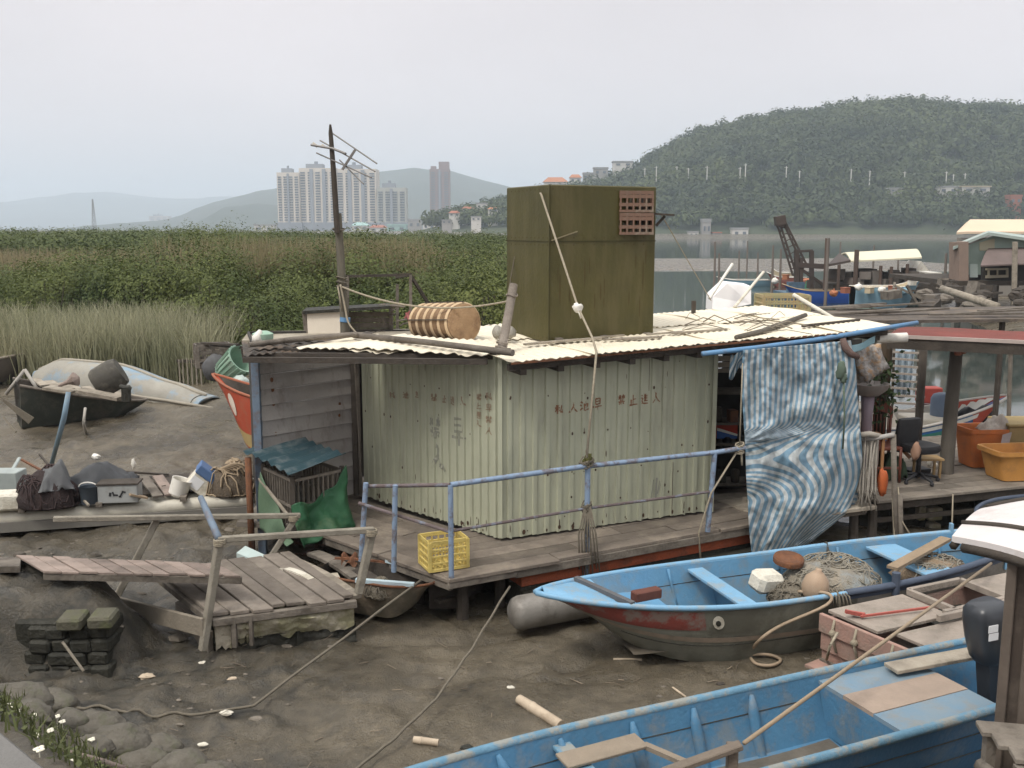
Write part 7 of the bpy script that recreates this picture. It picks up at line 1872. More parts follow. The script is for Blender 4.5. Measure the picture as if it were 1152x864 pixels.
mb = MB(); yb = 12.284; mb.add([(x0, yb, z0 + h_ * .60), (x1, yb, z0 + h_ * .18), (x1, yb, z0 + h_ * .34), (x0, yb, z0 + h_ * .82)], [(0, 1, 2, 3)]); mb.build('white_band', white, pb)
mb = MB()
for k in range(4): mb.slab([D(800, 428 - 7 * k, 13.0), D(829, 427 - 7 * k, 13.2), D(829, 421 - 7 * k, 13.2), D(800, 422 - 7 * k, 13.0)], (0, .02, 0))
one('plank_screen', mb, wood_pale, 'pale grey plank screen above the shelf rack', 'screen')
mb = MB(); mb.bar(D(824, 575, 11.7), D(834, 598, 11.4), .06, .04); mb.bar(D(838, 560, 11.9), D(832, 600, 11.4), .05, .03); one('prop_board', mb, wood_pale, 'pale board leaning inside behind the tarpaulin edge', 'board')
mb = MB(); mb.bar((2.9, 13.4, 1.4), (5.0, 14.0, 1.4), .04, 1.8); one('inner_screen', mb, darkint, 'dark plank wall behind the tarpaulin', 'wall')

# ================================================================== right deck and its things
rd_ = thing('right_deck', 'grey plank jetty deck with a ragged front edge at the right', 'jetty', (6.5, 13.5, 0))
RA, RB = P(1011, 560, Z0), P(1152, 546, Z0); rv = (RB - RA).normalized(); rw = V((-rv.y, rv.x, 0)); RL = 5.2
mb = MB(); rr = random.Random(51)
for k in range(15):
    x = -.35
    while x < RL:
        e = min(RL, x + rr.uniform(.9, 2.0)); y0, y1 = k * .2 + .005, (k + 1) * .2 - .005; z = V((0, 0, rr.uniform(-.01, .006))); f_ = rr.uniform(-.05, .03) if k == 0 else 0
        if k > 9 and x < 1.0: x = e; continue
        mb.slab([RA + rv * x + rw * (y0 + f_) + z, RA + rv * (e - .012) + rw * (y0 + f_) + z, RA + rv * (e - .012) + rw * y1 + z, RA + rv * x + rw * y1 + z], .04); x = e
mb.build('planks', mat('jetty_planks', (.225, .195, .16), (.15, .13, .105), 4, .85, .5, 30, stain=(.10, .085, .07), sscale=3, samt=.5, island=.22), rd_, bevel=.005)
mb = MB(); mb.bar(RA + rw * .06 - rv * .3 + V((0, 0, -.10)), RA + rv * RL + rw * .06 + V((0, 0, -.10)), .06, .11); mb.bar(RA + rw * .1 - rv * .3 + V((0, 0, -.30)), RA + rv * RL + rw * .1 + V((0, 0, -.33)), .05, .06); mb.build('edge_beam', wood_dark, rd_, bevel=.006)
mb = MB()
for k in range(8):
    q = RA + rv * (.1 + .68 * k) + rw * (.22 + .25 * (k % 2)); mb = MB(); mb.tube([q - V((0, 0, 1.0)), q + V((.02, 0, -.05))], .055, 7); mb.build("pile", slime, rd_, smooth=True, ang=40)
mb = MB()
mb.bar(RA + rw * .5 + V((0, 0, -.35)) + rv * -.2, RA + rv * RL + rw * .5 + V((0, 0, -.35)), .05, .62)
mb.build('dark_backing', slime, rd_)  # dark sheet along the whole jetty, behind the front edge
for i, (u0, v0, u1, v1, lab) in enumerate(((1031, 570, 1041, 586, 'dim grey foam block under the jetty edge, left'), (1042, 572, 1060, 586, 'grey foam block under the jetty edge, middle of three'), (1042, 590, 1058, 603, 'pale foam block lowest under the jetty edge'))):
    q = RA + rw * .18; y = q.y + .1 + .3; a, b = D(u0, v1, y), D(u1, v0, y); mb = MB(); mb.box(((a.x + b.x) / 2, y + .15, (a.z + b.z) / 2), (b.x - a.x, .3, b.z - a.z), rz=.2); one('foam_block', mb, foam, lab, 'foam block', 'foam floats under the jetty', bevel=.015)
mb = MB(); mb.tube([D(998, 628, 11.6), D(1018, 618, 11.5), D(1045, 611, 11.4), D(1058, 613, 11.3)], [.03, .05, .06, .05], 8); one('driftwood_log', mb, wood_pale, 'crooked driftwood log lying under the jetty', 'log', smooth=True)
mb = MB(); c = D(988, 622, 11.2);  # an old tyre, modelled as a squashed ring
mb.tube([c + V((.15 * math.cos(a), .03 * math.sin(a), .11 * math.sin(a))) for a in np.linspace(0, 6.283, 25)[:-1]], .05, 8, closed=True); one('muddy_tyre', mb, mat('old_tyre', (.11, .10, .085), (.075, .07, .06), 6, .85), 'muddy tyre half hidden behind the far rim of the blue boat', 'tyre', smooth=True)
# posts and rail at the end of the shack deck
er = thing('skein_rail', 'short grey rail with two posts holding the hanging rope skein', 'rail', D(990, 575, 11.6))
mb = MB(); mb.tube([D(964, 494, 11.75), D(985, 493, 11.65), D(1006, 489, 11.6)], .03, 8); mb.build('rail', mat('rail_grey_white', (.38, .36, .33), (.30, .28, .26), 6, .7), er, smooth=True)
for u, v0, v1 in ((1005, 489, 640), (1012, 556, 640)):
    mb = MB(); mb.tube([D(u + 3, v1, 11.62), D(u, v0, 11.62)], .035, 8); mb.build('post', wood, er, smooth=True)
mb = MB()
for k in range(22):
    x = k / 21; u = 968 + 20 * x; d_ = rr.uniform(-.05, .05); v1 = rr.uniform(556, 578)
    mb.tube([D(u, 492, 11.72 + d_), D(u - 2 + rr.uniform(-2, 2), 520, 11.66 + d_), D(u - 3 + rr.uniform(-3, 2), 550, 11.63 + d_), D(u - 2 + rr.uniform(-5, 6), v1, 11.6 + d_)], .011, 5)
mb.tube([D(965, 490, 11.66), D(978, 488, 11.62), D(990, 491, 11.66)], .035, 8)
one('rope_skein', mb, mat('skein_grey', (.36, .33, .28), (.27, .245, .21), 30, .95), 'long skein of grey ropes hanging from the short rail', 'rope', smooth=True)
mb = MB(); mb.blob(D(993, 542, 11.75), (.065, .05, .17), 4, .18); one('orange_bag', mb, mat('orange_cloth', (.52, .13, .04), (.42, .10, .035), 6, .6), 'bright orange bag hanging behind the rope skein', 'bag', smooth=True)
for q, lab in (([D(1004, 560, 11.62), D(1006, 600, 11.6), D(1004, 646, 11.5)], 'thin pale rope hanging beside the rope skein rail posts'), ([D(1072, 556, 12.2), D(1071, 590, 12.1), D(1075, 606, 12.0)], 'thin pale rope hanging from the jetty edge below the grey pole'), ([D(1010, 548, 11.62), D(1014, 585, 11.6), D(1030, 612, 11.5)], 'thin pale rope slanting under the jetty beside the foam blocks')):
    mb = MB(); mb.tube(q, .010, 5); one('jetty_rope', mb, ropem, lab, 'rope', smooth=True)
def on_deck(u, v): return P(u, v, Z0 + .005)
# chairs
ch = thing('wooden_chair', 'reddish brown wooden chair with arched spindle back under the awning', 'chair', D(990, 520, 13.2))
redw = mat('mahogany', (.20, .065, .04), (.14, .045, .03), 6, .4, stretch=(2, 2, .5)); cy_ = 13.2
xa, xb = D(974, 490, cy_).x, D(1003, 490, cy_).x; zt_, zs_ = D(988, 455, cy_).z, Z0 + .46
mb = MB(); mb.sheet(lambda s, t: V((xa + (xb - xa) * s, cy_ + .02 * math.sin(3.14 * s), zt_ - .16 + .06 * math.sin(3.14 * s) * (1 - 0) - .0 + t * (.10 + .07 * math.sin(3.14 * s)))), 14, 3, (0, .03, 0)); mb.build('top_rail', redw, ch, smooth=True, ang=40)
for x in (xa + .02, xb - .02):
    mb = MB(); mb.tube([(x, cy_ + .02, Z0), (x, cy_ + .02, zt_ - .1)], .022, 8); mb.build('rear_leg', redw, ch, smooth=True)
    mb = MB(); mb.tube([(x, cy_ - .40, Z0), (x, cy_ - .40, zs_)], .02, 8); mb.build('front_leg', redw, ch, smooth=True)
mb = MB()
for k in range(6): x = xa + (xb - xa) * (k + 1) / 7; mb.tube([(x, cy_ + .02, zs_), (x, cy_ + .03, zt_ - .14)], .009, 6)
mb.build('spindles', redw, ch, smooth=True)
mb = MB(); mb.box(((xa + xb) / 2, cy_ - .19, zs_), (xb - xa, .44, .045)); mb.build('seat', redw, ch, bevel=.01)
mb = MB(); mb.bar((xa, cy_ - .4, Z0 + .2), (xb, cy_ - .4, Z0 + .2), .02, .03); mb.build('stretcher', redw, ch)
oc = thing('office_chair', 'black padded office chair with its back to the jetty edge', 'chair', on_deck(1025, 545))
oy = 12.95
def px(u, v, y): return D(u, v, y)
M = Matrix.Translation(D(1021, 488, oy)) @ Matrix.Rotation(.35, 4, 'Z') @ Matrix.Rotation(.12, 4, 'X')
mb = MB(M); mb.loft([rr_ring(.30, .09, -.24), rr_ring(.36, .11, -.20), rr_ring(.38, .11, 0), rr_ring(.38, .10, .16), rr_ring(.33, .08, .215)]); mb.build('backrest', black, oc, smooth=True, ang=50)
c = D(1030, 521, oy); mb = MB(Matrix.Translation(V((c.x, oy - .1, Z0 + .47))) @ Matrix.Rotation(.35, 4, 'Z')); mb.loft([rr_ring(.42, .42, -.05), rr_ring(.47, .46, 0), rr_ring(.44, .44, .05)]); mb.build('seat', black, oc, smooth=True, ang=50)
mb = MB(); mb.tube([(c.x, oy - .1, Z0 + .06), (c.x, oy - .1, Z0 + .45)], .03, 10)
for k in range(5): a = k * 1.257; mb.tube([(c.x, oy - .1, Z0 + .12), (c.x + .27 * math.cos(a), oy - .1 + .27 * math.sin(a), Z0 + .06)], .02, 6); mb.blob((c.x + .27 * math.cos(a), oy - .1 + .27 * math.sin(a), Z0 + .03), (.03, .03, .03), k, 0, 8, 6)
mb.build('base', black, oc, smooth=True)
mb = MB(); mb.bar(D(1010, 500, oy + .05), D(1024, 515, oy), .04, .05); mb.build('arm', mat('tan_arm', (.36, .20, .12), (.28, .16, .10), 5, .6), oc)
so_ = thing('stool', 'small wooden stool beside the black office chair', 'stool', on_deck(1042, 538))
c = on_deck(1042, 536); mb = MB(); mb.box(c + V((0, 0, .26)), (.36, .26, .03)); mb.build('seat', mat('stool_tan', (.40, .27, .13), (.32, .21, .10), 5, .7), so_, bevel=.005)
for i in (-1, 1):
    for j in (-1, 1): mb = MB(); mb.bar(c + V((.14 * i, .09 * j, 0)), c + V((.14 * i, .09 * j, .25)), .03, .03); mb.build('leg', MATS['stool_tan'], so_)
ob_ = thing('tan_table', 'low tan wooden table under the reddish chair', 'table', D(976, 492, 12.7))
c = D(976, 490, 12.7); mb = MB(); mb.box(c, (.40, .35, .03)); mb.build('top', mat('table_tan', (.42, .22, .10), (.34, .18, .08), 5, .6), ob_)
for i in (-1, 1):
    for j in (-1, 1): mb = MB(); mb.bar((c.x + .16 * i, 12.7 + .13 * j, Z0), (c.x + .16 * i, 12.7 + .13 * j, c.z), .035, .035); mb.build('leg', MATS['table_tan'], ob_)
mb = MB(); mb.slab([on_deck(1018, 528) , on_deck(1050, 533), on_deck(1047, 540), on_deck(1010, 536)][::1], .02); mb.box(on_deck(1030, 531) + V((0, 0, .03)), (.35, .2, .05), rz=.3); one('black_tray', mb, black, 'flat black tray lying on the jetty in front of the office chair', 'tray')
drape('green_tarp_heap', 'dark green cloth heap on the deck beside the short rail', on_deck(1002, 540) + V((.05, .1, 0)), .34, .30, .32, mat('dark_green_cloth', (.05, .075, .045), (.035, .055, .035), 6, .9), 9)
mb = MB(); mb.blob(D(1030, 508, 12.6), (.06, .05, .12), 3, .25); one('tan_cloth', mb, mat('tan_cloth', (.36, .22, .15), (.28, .17, .12), 6, .9), 'tan cloth hung over the arm of the office chair', 'cloth', smooth=True)
mb = MB(); mb.blob(on_deck(1052, 527) + V((0, 0, .04)), (.04, .04, .045), 4, .15, 8, 6); mb.blob(on_deck(1045, 524) + V((0, 0, .06)), (.03, .03, .06), 5, .15, 8, 6); one('white_cups', mb, white, 'two white cups standing on the jetty near the pole', 'cups', smooth=True)
# basin, bag, dark post, curtain rack
sy = 12.9
bs_ = thing('wash_basin', 'grey metal basin on a pale pedestal beside the tarpaulin', 'basin', D(978, 470, sy))
mb = MB(); c = D(977, 436, sy); mb.lathe([(.14, -.10), (.24, -.02), (.27, .06), (.25, .06), (.2, -.02), (.0, -.05)], c, n=20, cap=False); mb.build('bowl', mat('basin_grey', (.30, .27, .25), (.24, .215, .2), 5, .5, metal=.2), bs_, smooth=True, ang=50)
mb = MB(); mb.lathe([(.09, -1.3), (.07, -.4), (.09, -.1)], c, n=12); mb.build('pedestal', mat('mauve_plastic', (.26, .21, .24), (.2, .165, .19), 5, .6), bs_, smooth=True)
mb = MB(); mb.blob(D(977, 409, sy - .05), (.20, .12, .23), 15, .34, 34, 22, freq=3.0); mb.tube([D(974, 397, sy - .05), D(970, 388, sy - .05)], .03, 6); one('plastic_bag', mb, mat('clear_bag', (.50, .48, .45), (.14, .12, .11), 13, .25, .6, 25, stain=(.42, .24, .10), sscale=11, samt=.8), 'clear plastic bag of colourful odds and ends hanging beside the tarpaulin', 'bag', smooth=True)
mb = MB(); mb.tube([D(994, 384, 13.4), D(993, 420, 13.4), D(990, 470, 13.4), D(989, 530, 13.4)], [.13, .12, .09, .06], 8); one('awning_post', mb, mat('tar_brown', (.07, .05, .032), (.045, .035, .025), 5, .9, .4, 30), 'thick dark brown post under the awning beside the plastic bag', 'post', smooth=True)
pl_ = thing('potted_plant', 'straggly green plant hanging on the dark awning post', 'plant', D(985, 440, 13.1))
n = 260; cen = D(990, 434, 13.1); c = np.stack([cen.x + RS.randn(n) * .13, cen.y + RS.randn(n) * .08, cen.z + RS.randn(n) * .2 - .05], 1); v, q = leafquads(c, .09); lo = bigmesh('leaves', v - np.array(BASE[pl_.name]), q, leafmat('pot_leaves', (.04, .07, .03), (.08, .11, .05), .4, 2)); lo.parent = pl_
mb = MB(); mb.tube([cen + V((0, 0, -.35)), cen + V((.03, 0, 0)), cen + V((.0, 0, .3))], .012, 5); mb.build('stem', wood_dark, pl_)
def curt(s, t): return D(1003 + 27 * s - 6 * t * s, 389 + 4 * math.sin(s * 3.1) + 55 * t, 14.6 + .05 * math.sin(s * 22))
tag(cloth('striped_curtain', curt, lambda s, t: (s * .4, t), 30, 12, mat('curtain_blue', (.40, .47, .52), (.30, .40, .48), 3, .6, stain=(.55, .57, .56), sscale=4, samt=.6, streak=(.3, .3, 5))), 'pale blue striped curtain hanging at the back of the awning', 'curtain')
dr = thing('slat_rack', 'rack of pale horizontal rods hanging before the blue curtain', 'rack', D(1012, 470, 14.2))
for k in range(9):
    mb = MB(); v = 395 + 8.2 * k; u0 = (985, 1002, 1004, 1003, 1002, 1000, 997, 992, 988)[k]; mb.bar(D(u0, v, 14.3), D(1038 + rr.uniform(-3, 4), v + 2.5, 14.3), .03, .03); mb.build('rod', mat('pale_rod', (.42, .37, .32), (.34, .3, .26), 5, .7), dr)
for u in (1006, 1034): mb = MB(); mb.bar(D(u, 388, 14.35), D(u - 3, 470, 14.35), .03, .03); mb.build('upright', wood, dr)
# pole and awning
ap = thing('jetty_pole', 'thick grey round pole carrying the rusty awning', 'pole', on_deck(1064, 532))
c = on_deck(1064, 532); mb = MB(); mb.tube([V((c.x, c.y, -.6)), V((c.x, c.y, Z0 + .02)), D(1070, 460, c.y), D(1077, 384, c.y)], [.095, .10, .09, .08], 12); mb.build('shaft', mat('pole_grey', (.14, .125, .105), (.095, .085, .07), 5, .85, .4, 40, stretch=(2, 2, .5)), ap, smooth=True)
mb = MB(); mb.blob(D(1082, 393, 12.9), (.07, .06, .06), 4, .2, 12, 8); mb.blob(D(1078, 396, 12.85), (.05, .04, .05), 5, .2, 12, 8); one('orange_float', mb, mat('float_orange', (.34, .10, .06), (.28, .16, .12), 8, .6), 'small dull orange float hanging at the top of the jetty pole', 'float', smooth=True)
aw = thing('awning_roof', 'flat rusty red sheet awning over the jetty', 'awning', (7, 13.5, 2.3))
a0, a1, a2, a3 = P(998, 377.5, 2.47), P(1260, 389, 2.47), P(1268, 376, 2.50), P(1014, 368, 2.50)
mb = MB(); mb.sheet(lambda s, t: a0.lerp(a1, s).lerp(a3.lerp(a2, s), t) + V((0, 0, .012 * math.cos(t * 60) + .01 * math.sin(s * 9))), 30, 60, (0, 0, -.012)); mb.build('sheet', mat('awning_red', (.20, .062, .052), (.14, .05, .042), 2.5, .75, .2, 25, stain=(.12, .06, .05), sscale=2, samt=.5), aw)
mb = MB(); mb.bar(a0 + V((0, -.01, -.005)), a1 + V((0, -.01, -.005)), .04, .045); mb.build('front_trim', mat('trim_pale', (.44, .37, .33), (.36, .3, .27), 6, .7), aw)
mb = MB()
for t in (.03, .5, .97): mb.bar(a0.lerp(a3, t) - V((0, 0, .10)), a1.lerp(a2, t) - V((0, 0, .10)), .08, .14)
for s in (.1, .35, .6, .85): mb.bar(a0.lerp(a1, s) - V((0, 0, .09)), a3.lerp(a2, s) - V((0, 0, .09)), .07, .08)
mb.build('beams', wood_dark, aw)
for p in (V((8.9, 12.2, 0)), V((9.1, 13.4, 0)), V((5.9, 14.0, 0))):
    mb = MB(); mb.tube([(p.x, p.y, -.9), (p.x, p.y, 2.4)], .06, 8); mb.build('post', wood_dark, aw, smooth=True)
mb = MB(); mb.bar(D(1098, 391, 14.8), D(1160, 393, 14.8), .03, .10); one('blue_board', mb, mat('dull_blue_board', (.10, .19, .24), (.08, .15, .2), 4, .7), 'dull blue board fixed under the back of the rusty awning', 'board')
# tubs
def tub(name, lab, c, sx, sy_, h, rz, m_, tp=.78, n=1.0):
    t = thing(name, lab, 'tub', c); M = Matrix.Translation(V(c)) @ Matrix.Rotation(rz, 4, 'Z')
    def ring(w, d, z, k=.25, n=28):
        r = []
        for i in range(n):
            a = 6.283 * i / n; cc, ss = math.cos(a), math.sin(a); r.append(V((w / 2 * math.copysign(abs(cc) ** k, cc), d / 2 * math.copysign(abs(ss) ** k, ss), z)))
        return r
    mb = MB(M); mb.loft([ring(sx * tp, sy_ * tp, 0), ring(sx, sy_, h), ring(sx * 1.06, sy_ * 1.06, h + .005), ring(sx * 1.06, sy_ * 1.06, h - .03), ring(sx * .985, sy_ * .985, h - .032)][:4], cap=False)
    mb.loft([ring(sx * .95, sy_ * .95, h), ring(sx * tp * .95, sy_ * tp * .95, .03)], cap=False); mb.add(ring(sx * tp, sy_ * tp, .001), [tuple(range(28))[::-1]]); mb.add(ring(sx * tp * .95, sy_ * tp * .95, .03), [tuple(range(28))])
    mb.add(ring(sx, sy_, h + .004) + ring(sx * .95, sy_ * .95, h + .004), [(i, (i + 1) % 28, 28 + (i + 1) % 28, 28 + i) for i in range(28)])
    mb.build('body', m_, t, smooth=True, ang=40); 
    mb = MB(M); mb.loft([ring(sx * 1.07, sy_ * 1.07, h - .05), ring(sx * 1.08, sy_ * 1.08, h - .005)], cap=False); mb.build('rim', m_, t, smooth=True, ang=40)
    return t
c1 = on_deck(1112, 527); tub('orange_tub', 'deep orange plastic tub with pale cloths inside on the jetty', V((c1.x + .0, c1.y + .25, Z0 + .008)), .62, .5, .55, .1, orange)
drape('pale_cloth', 'pale dirty cloth hanging out of the deep orange tub', V((c1.x + .17, c1.y + .22, Z0 + .50)), .42, .4, .18, mat('dirty_cloth', (.36, .32, .28), (.25, .22, .19), 6, .9), 13)
mb = MB(); p = D(1128, 489, c1.y - .05); mb.slab([p, p + V((.10, -.05, .05)), p + V((-.02, -.16, -.30)), p + V((-.10, -.12, -.26))], .02); one('hanging_cloth', mb, mat('mauve_cloth', (.34, .30, .29), (.26, .23, .23), 6, .9), 'grey mauve cloth draped over the corner of the deep orange tub', 'cloth')
c2 = on_deck(1144, 541); tub('amber_tub', 'shallow amber plastic tub at the right end of the jetty', V((c2.x + .10, c2.y + .22, Z0 + .008)), .85, .58, .40, .12, orangey)
mb = MB(); p = V((c2.x + .6, c2.y + 1.0, Z0)); mb.box(p + V((0, 0, .3)), (.8, .6, .6)); mb.box(p + V((0, 0, .62)), (.84, .64, .05)); one('olive_bin', mb, mat('olive_bin', (.30, .22, .10), (.24, .18, .08), 4, .7), 'brownish bin standing behind the amber tub', 'bin', bevel=.015)
# blue boat moored behind the jetty with the red prow
rp = mk_boat('prow_boat', 'blue and white boat with a high red prow moored behind the jetty', D(1131, 489, 18.2) * 1 - V((0, 0, D(1131, 489, 18.2).z + .15)), V((4.9, 17.4, -.15)), 1.25, lambda t: -.15, lambda t: .50 + .42 * max(0, 1 - t / .5) ** 1.15, mat('prow_boat_blue', (.06, .18, .42), (.05, .15, .35), 3, .5), white, mat('white_trim', (.66, .62, .56), (.6, .56, .5), 4, .5), tb=.5, rake=.16, flare=.8)
S = rp[1]
mb = MB(); mb.grid(lambda u, v: S(.0 + .24 * u * (1 - .45 * v), 1, .0 + .95 * v, .008), 14, 8); mb.grid(lambda u, v: S(.0 + .2 * u, -1, .0 + .3 * v, -.036), 12, 4); mb.build('red_prow', mat('prow_boat_red', (.50, .09, .05), (.44, .075, .045), 4, .5), rp[0], smooth=True)
mb = MB(); mb.grid(lambda u, v: S(.20 + .30 * u, 1, .22 + .38 * v, .006), 14, 4); mb.build('green_panel', mat('panel_green', (.055, .22, .17), (.045, .18, .14), 4, .5), rp[0], smooth=True)
mb = MB(); mb.grid(lambda u, v: S(.12 + .8 * u, 1, .66 + .10 * v, .010), 24, 2); mb.grid(lambda u, v: S(.2 + .72 * u, 1, .05 + .10 * v, .010), 24, 2); mb.build('white_band', white, rp[0], smooth=True)
mb = MB(); c = bs2 = rp[3](.72); mb.box(c + V((0, 0, .62)), (1.7, .8, .35), taper=.8); mb.box(c + V((0, 0, .83)), (1.55, .75, .06)); mb.build('cabin', mat('cabin_cream', (.72, .66, .55), (.64, .58, .48), 4, .6), rp[0], bevel=.03)
mb = MB(); c = rp[3](.36); mb.box(c + V((0, 0, .52)), (.9, .7, .12)); mb.build('fore_deck', MATS['cabin_cream'], rp[0], bevel=.02)
mb = MB(); c = D(1064, 455, 18); mb.lathe([(.2, 0), (.22, .05), (.22, .40), (.18, .47), (.1, .5)], V((c.x - .05, 18.0, .35)), n=16); one('blue_drum', mb, mat('drum_blue_grey', (.17, .22, .30), (.13, .17, .24), 4, .5), 'blue grey plastic drum standing behind the jetty pole', 'drum', smooth=True, ang=40)
for (u, v, lab) in ((1088, 468, 'dark grey bundle on the moored boat, left of two'), (1108, 466, 'round dark bundle on the moored boat beside the prow')):
    mb = MB(); c = D(u, v, 18.0); mb.blob(c, (.20, .16, .17), u % 20, .15, 12, 8); mb.box(c - V((0, 0, .22)), (.25, .2, .2)); one('dark_bundle', mb, black, lab, 'bundle', smooth=True, ang=50)
mb = MB(); mb.box(D(1045, 444, 20), (.45, .3, .32)); mb.box(D(1046, 458, 20), (.5, .3, .1)); one('red_box', mb, mat('red_box_paint', (.34, .06, .045), (.28, .05, .04), 4, .6), 'dull red box on the boat behind the black office chair', 'box', bevel=.02)
mb = MB(); mb.tube([(D(1140, 470, 16).x, 16, -.8), D(1137, 395, 16)], .035, 7); one('mooring_stake', mb, wood, 'thin grey stake rising from the water behind the tubs', 'stake')
# dark boat bit at the right behind the cabin roof
mk_boat('navy_boat', 'navy blue boat partly hidden behind the pale cabin roof', P(1098, 618, .05), P(1320, 590, .05), 1.0, lambda t: 0., lambda t: .42, MATS['navy_rim'], slime, MATS['navy_rim'], tb=.3)

# ================================================================== harbour in the middle distance
def far_boat(name, lab, u0, u1, v, y, hh, outer, inner, rim, W=1.3, cat='boat', yaw=0., bowh=1.5, flip=False):
    y = P(u0, v, -.15).y; a, b = D(u0, v, y), D(u1, v, y + yaw); a.z = b.z = -.15
    if flip: a, b = b, a
    return mk_boat(name, lab, a, b, W, lambda t: 0., lambda t: 1.4 * hh * (1 + (bowh - 1) * max(0, 1 - t / .4) ** 2), outer, inner, rim, tb=.45, nsec=14, group='boats moored in the harbour')
lightblue = mat('far_light_blue', (.28, .45, .55), (.22, .38, .48), .5, .6); royal = mat('far_royal_blue', (.035, .11, .42), (.03, .09, .35), .5, .6)
creamb = mat('far_cream', (.56, .47, .32), (.46, .38, .26), .5, .7); greenb = mat('far_green', (.12, .36, .24), (.10, .30, .2), .5, .6); orangeb = mat('far_orange', (.42, .17, .08), (.34, .13, .07), .5, .7)
bA2 = far_boat('moored_boat', 'slim light blue boat moored out by the sandbank', 806, 866, 322, 62, .32, lightblue, wood_dark, white)
bB2 = far_boat('moored_boat', 'short cream boat between the slim blue boat and the crane', 867, 890, 318, 60, .55, creamb, wood_dark, white)
bC2 = far_boat('moored_boat', 'green hulled boat with an orange deck below the crane', 893, 934, 330, 52, .55, greenb, orangeb, orangeb, 1.5)
mb = MB(); mb.blob(bC2[3](.5) + V((0, 0, .55)), (1.2, .5, .35), 4, .3, 14, 8); mb.build('canvas', orangeb, bC2[0], smooth=True)
bD2 = far_boat('moored_boat', 'long royal blue boat lying in front of the green hulled one', 879, 960, 341, 44, .50, royal, wood_dark, mat('far_tan_rim', (.42, .32, .2), (.34, .26, .17), .5), 1.4)
bE2 = far_boat('moored_boat', 'pale blue and white boat with a cream deck right of the royal blue one', 958, 1036, 346, 40, .78, lightblue, creamb, white, 1.5, flip=True)
mb = MB(); mb.box(bE2[3](.5) + V((0, 0, .85)), (1.4, .7, .22)); mb.blob(bE2[3](.75) + V((0, 0, .85)), (.5, .4, .2), 5, .3, 10, 7); mb.build('cargo', creamb, bE2[0], bevel=.03)
bF2 = far_boat('moored_boat', 'reddish low boat half hidden behind the green hulled boat', 862, 905, 323, 57, .5, mat('far_red', (.30, .12, .10), (.24, .1, .08), .5), wood_dark, white)
bG2 = far_boat('moored_boat', 'small boat with pale red planks just left of the pale blue boat', 945, 975, 330, 50, .7, mat('far_red'
, (.3, .12, .1)), creamb, white)
hb = thing('house_boat', 'small grey houseboat with a white pitched roof behind the harbour', 'boat', D(1040, 315, 60))
a, b = D(1024, 318, 60), D(1056, 305, 60)
mb = MB(); mb.box(((a.x + b.x) / 2, 61, 0.5), (b.x - a.x, 2, 1.4)); mb.build('cabin', grey_w, hb)
mb = MB(); mb.box(((a.x + b.x) / 2, 61, b.z - .15), (b.x - a.x + .3, 2.3, .14)); mb.build('roof', white, hb)
mb = MB(); mb.add([(a.x + .2, 60, b.z), (a.x + 1.1, 60, b.z), (a.x + .6, 60, b.z + .6), (a.x + .2, 62, b.z), (a.x + 1.1, 62, b.z), (a.x + .6, 62, b.z + .6)], [(0, 1, 2), (5, 4, 3), (0, 3, 4, 1), (1, 4, 5, 2), (2, 5, 3, 0)]); mb.build('canopy', white, hb)
for k, (u, v, m_, lab) in enumerate(((872, 316, white, 'white float on the cream boat by the crane'), (884, 312, orangeb, 'orange crate on the cream boat by the crane'), (902, 318, red_r, 'red bundle on the boat just below the crane jib'), (921, 322, creamb, 'cream sack on the green hulled boat'), (938, 330, orangeb, 'orange float at the end of the royal blue boat'), (951, 327, red_r, 'red tarp scrap beside the boat shed post'), (966, 323, white, 'white drum on the deck of the pale blue boat'), (978, 327, creamb, 'cream crate in the middle of the pale blue boat'), (992, 326, white, 'white float right of the cream crate'), (1004, 325, red_r, 'red crate near the stern of the pale blue boat'), (1018, 328, lightblue, 'light blue barrel at the stern of the pale blue boat'), (1026, 318, white, 'white bag on a post by the houseboat'))):
    p = D(u, v, 50 if u > 930 else 58); mb = MB()
    if k % 2: mb.box(p, (.4, .3, .26), rz=k); mb.box(p + V((0, 0, .15)), (.44, .34, .04), rz=k)
    else: mb.blob(p, (.22, .2, .17), k, .2, 10, 7); mb.tube([p, p + V((0, 0, .24))], .05, 6)
    one('boat_cargo', mb, m_, lab, 'cargo', 'cargo on the harbour boats')
# crane
cr_ = thing('harbour_crane', 'rusty derrick crane with a leaning lattice jib over the boats', 'crane', D(915, 322, 56) - V((0, 0, .9)))
irn = mat('dark_iron', (.055, .045, .04), (.08, .06, .05), 1, .7); yk = 56
def seg(m_, a, b, w_=.22, y=yk): m_.bar(D(*a, y), D(*b, y), w_, w_)
mb = MB()
for a, b in (((892, 310), (873, 248)), ((896, 309), (876, 247)), ((904, 300), (880, 248)), ((908, 299), (883, 249))): seg(mb, a, b, .10)
for k in range(8):
    t = k / 8; seg(mb, (892 - 19 * t, 310 - 62 * t), (896 - 20 * t, 309 - 55 * t), .06); seg(mb, (904 - 24 * t, 300 - 52 * t), (908 - 25 * t, 299 - 46 * t), .06); seg(mb, (894 - 18 * t, 310 - 62 * t), (906 - 25 * t, 300 - 50 * t), .05)
mb.build('jib', irn, cr_)
mb = MB(); seg(mb, (872, 249), (883, 247), .5); seg(mb, (874, 252), (881, 251), .4); mb.build('jib_head', irn, cr_)
mb = MB()
for u, v0, w_ in ((896, 281, .24), (913, 282, .22), (901, 290, .2)): mb.bar(D(u, 330, yk), D(u, v0, yk), w_, w_)
seg(mb, (894, 283), (914, 282), .14); seg(mb, (895, 298), (930, 300), .28); seg(mb, (896, 299), (928, 322), .16); mb.build('frame', irn, cr_)
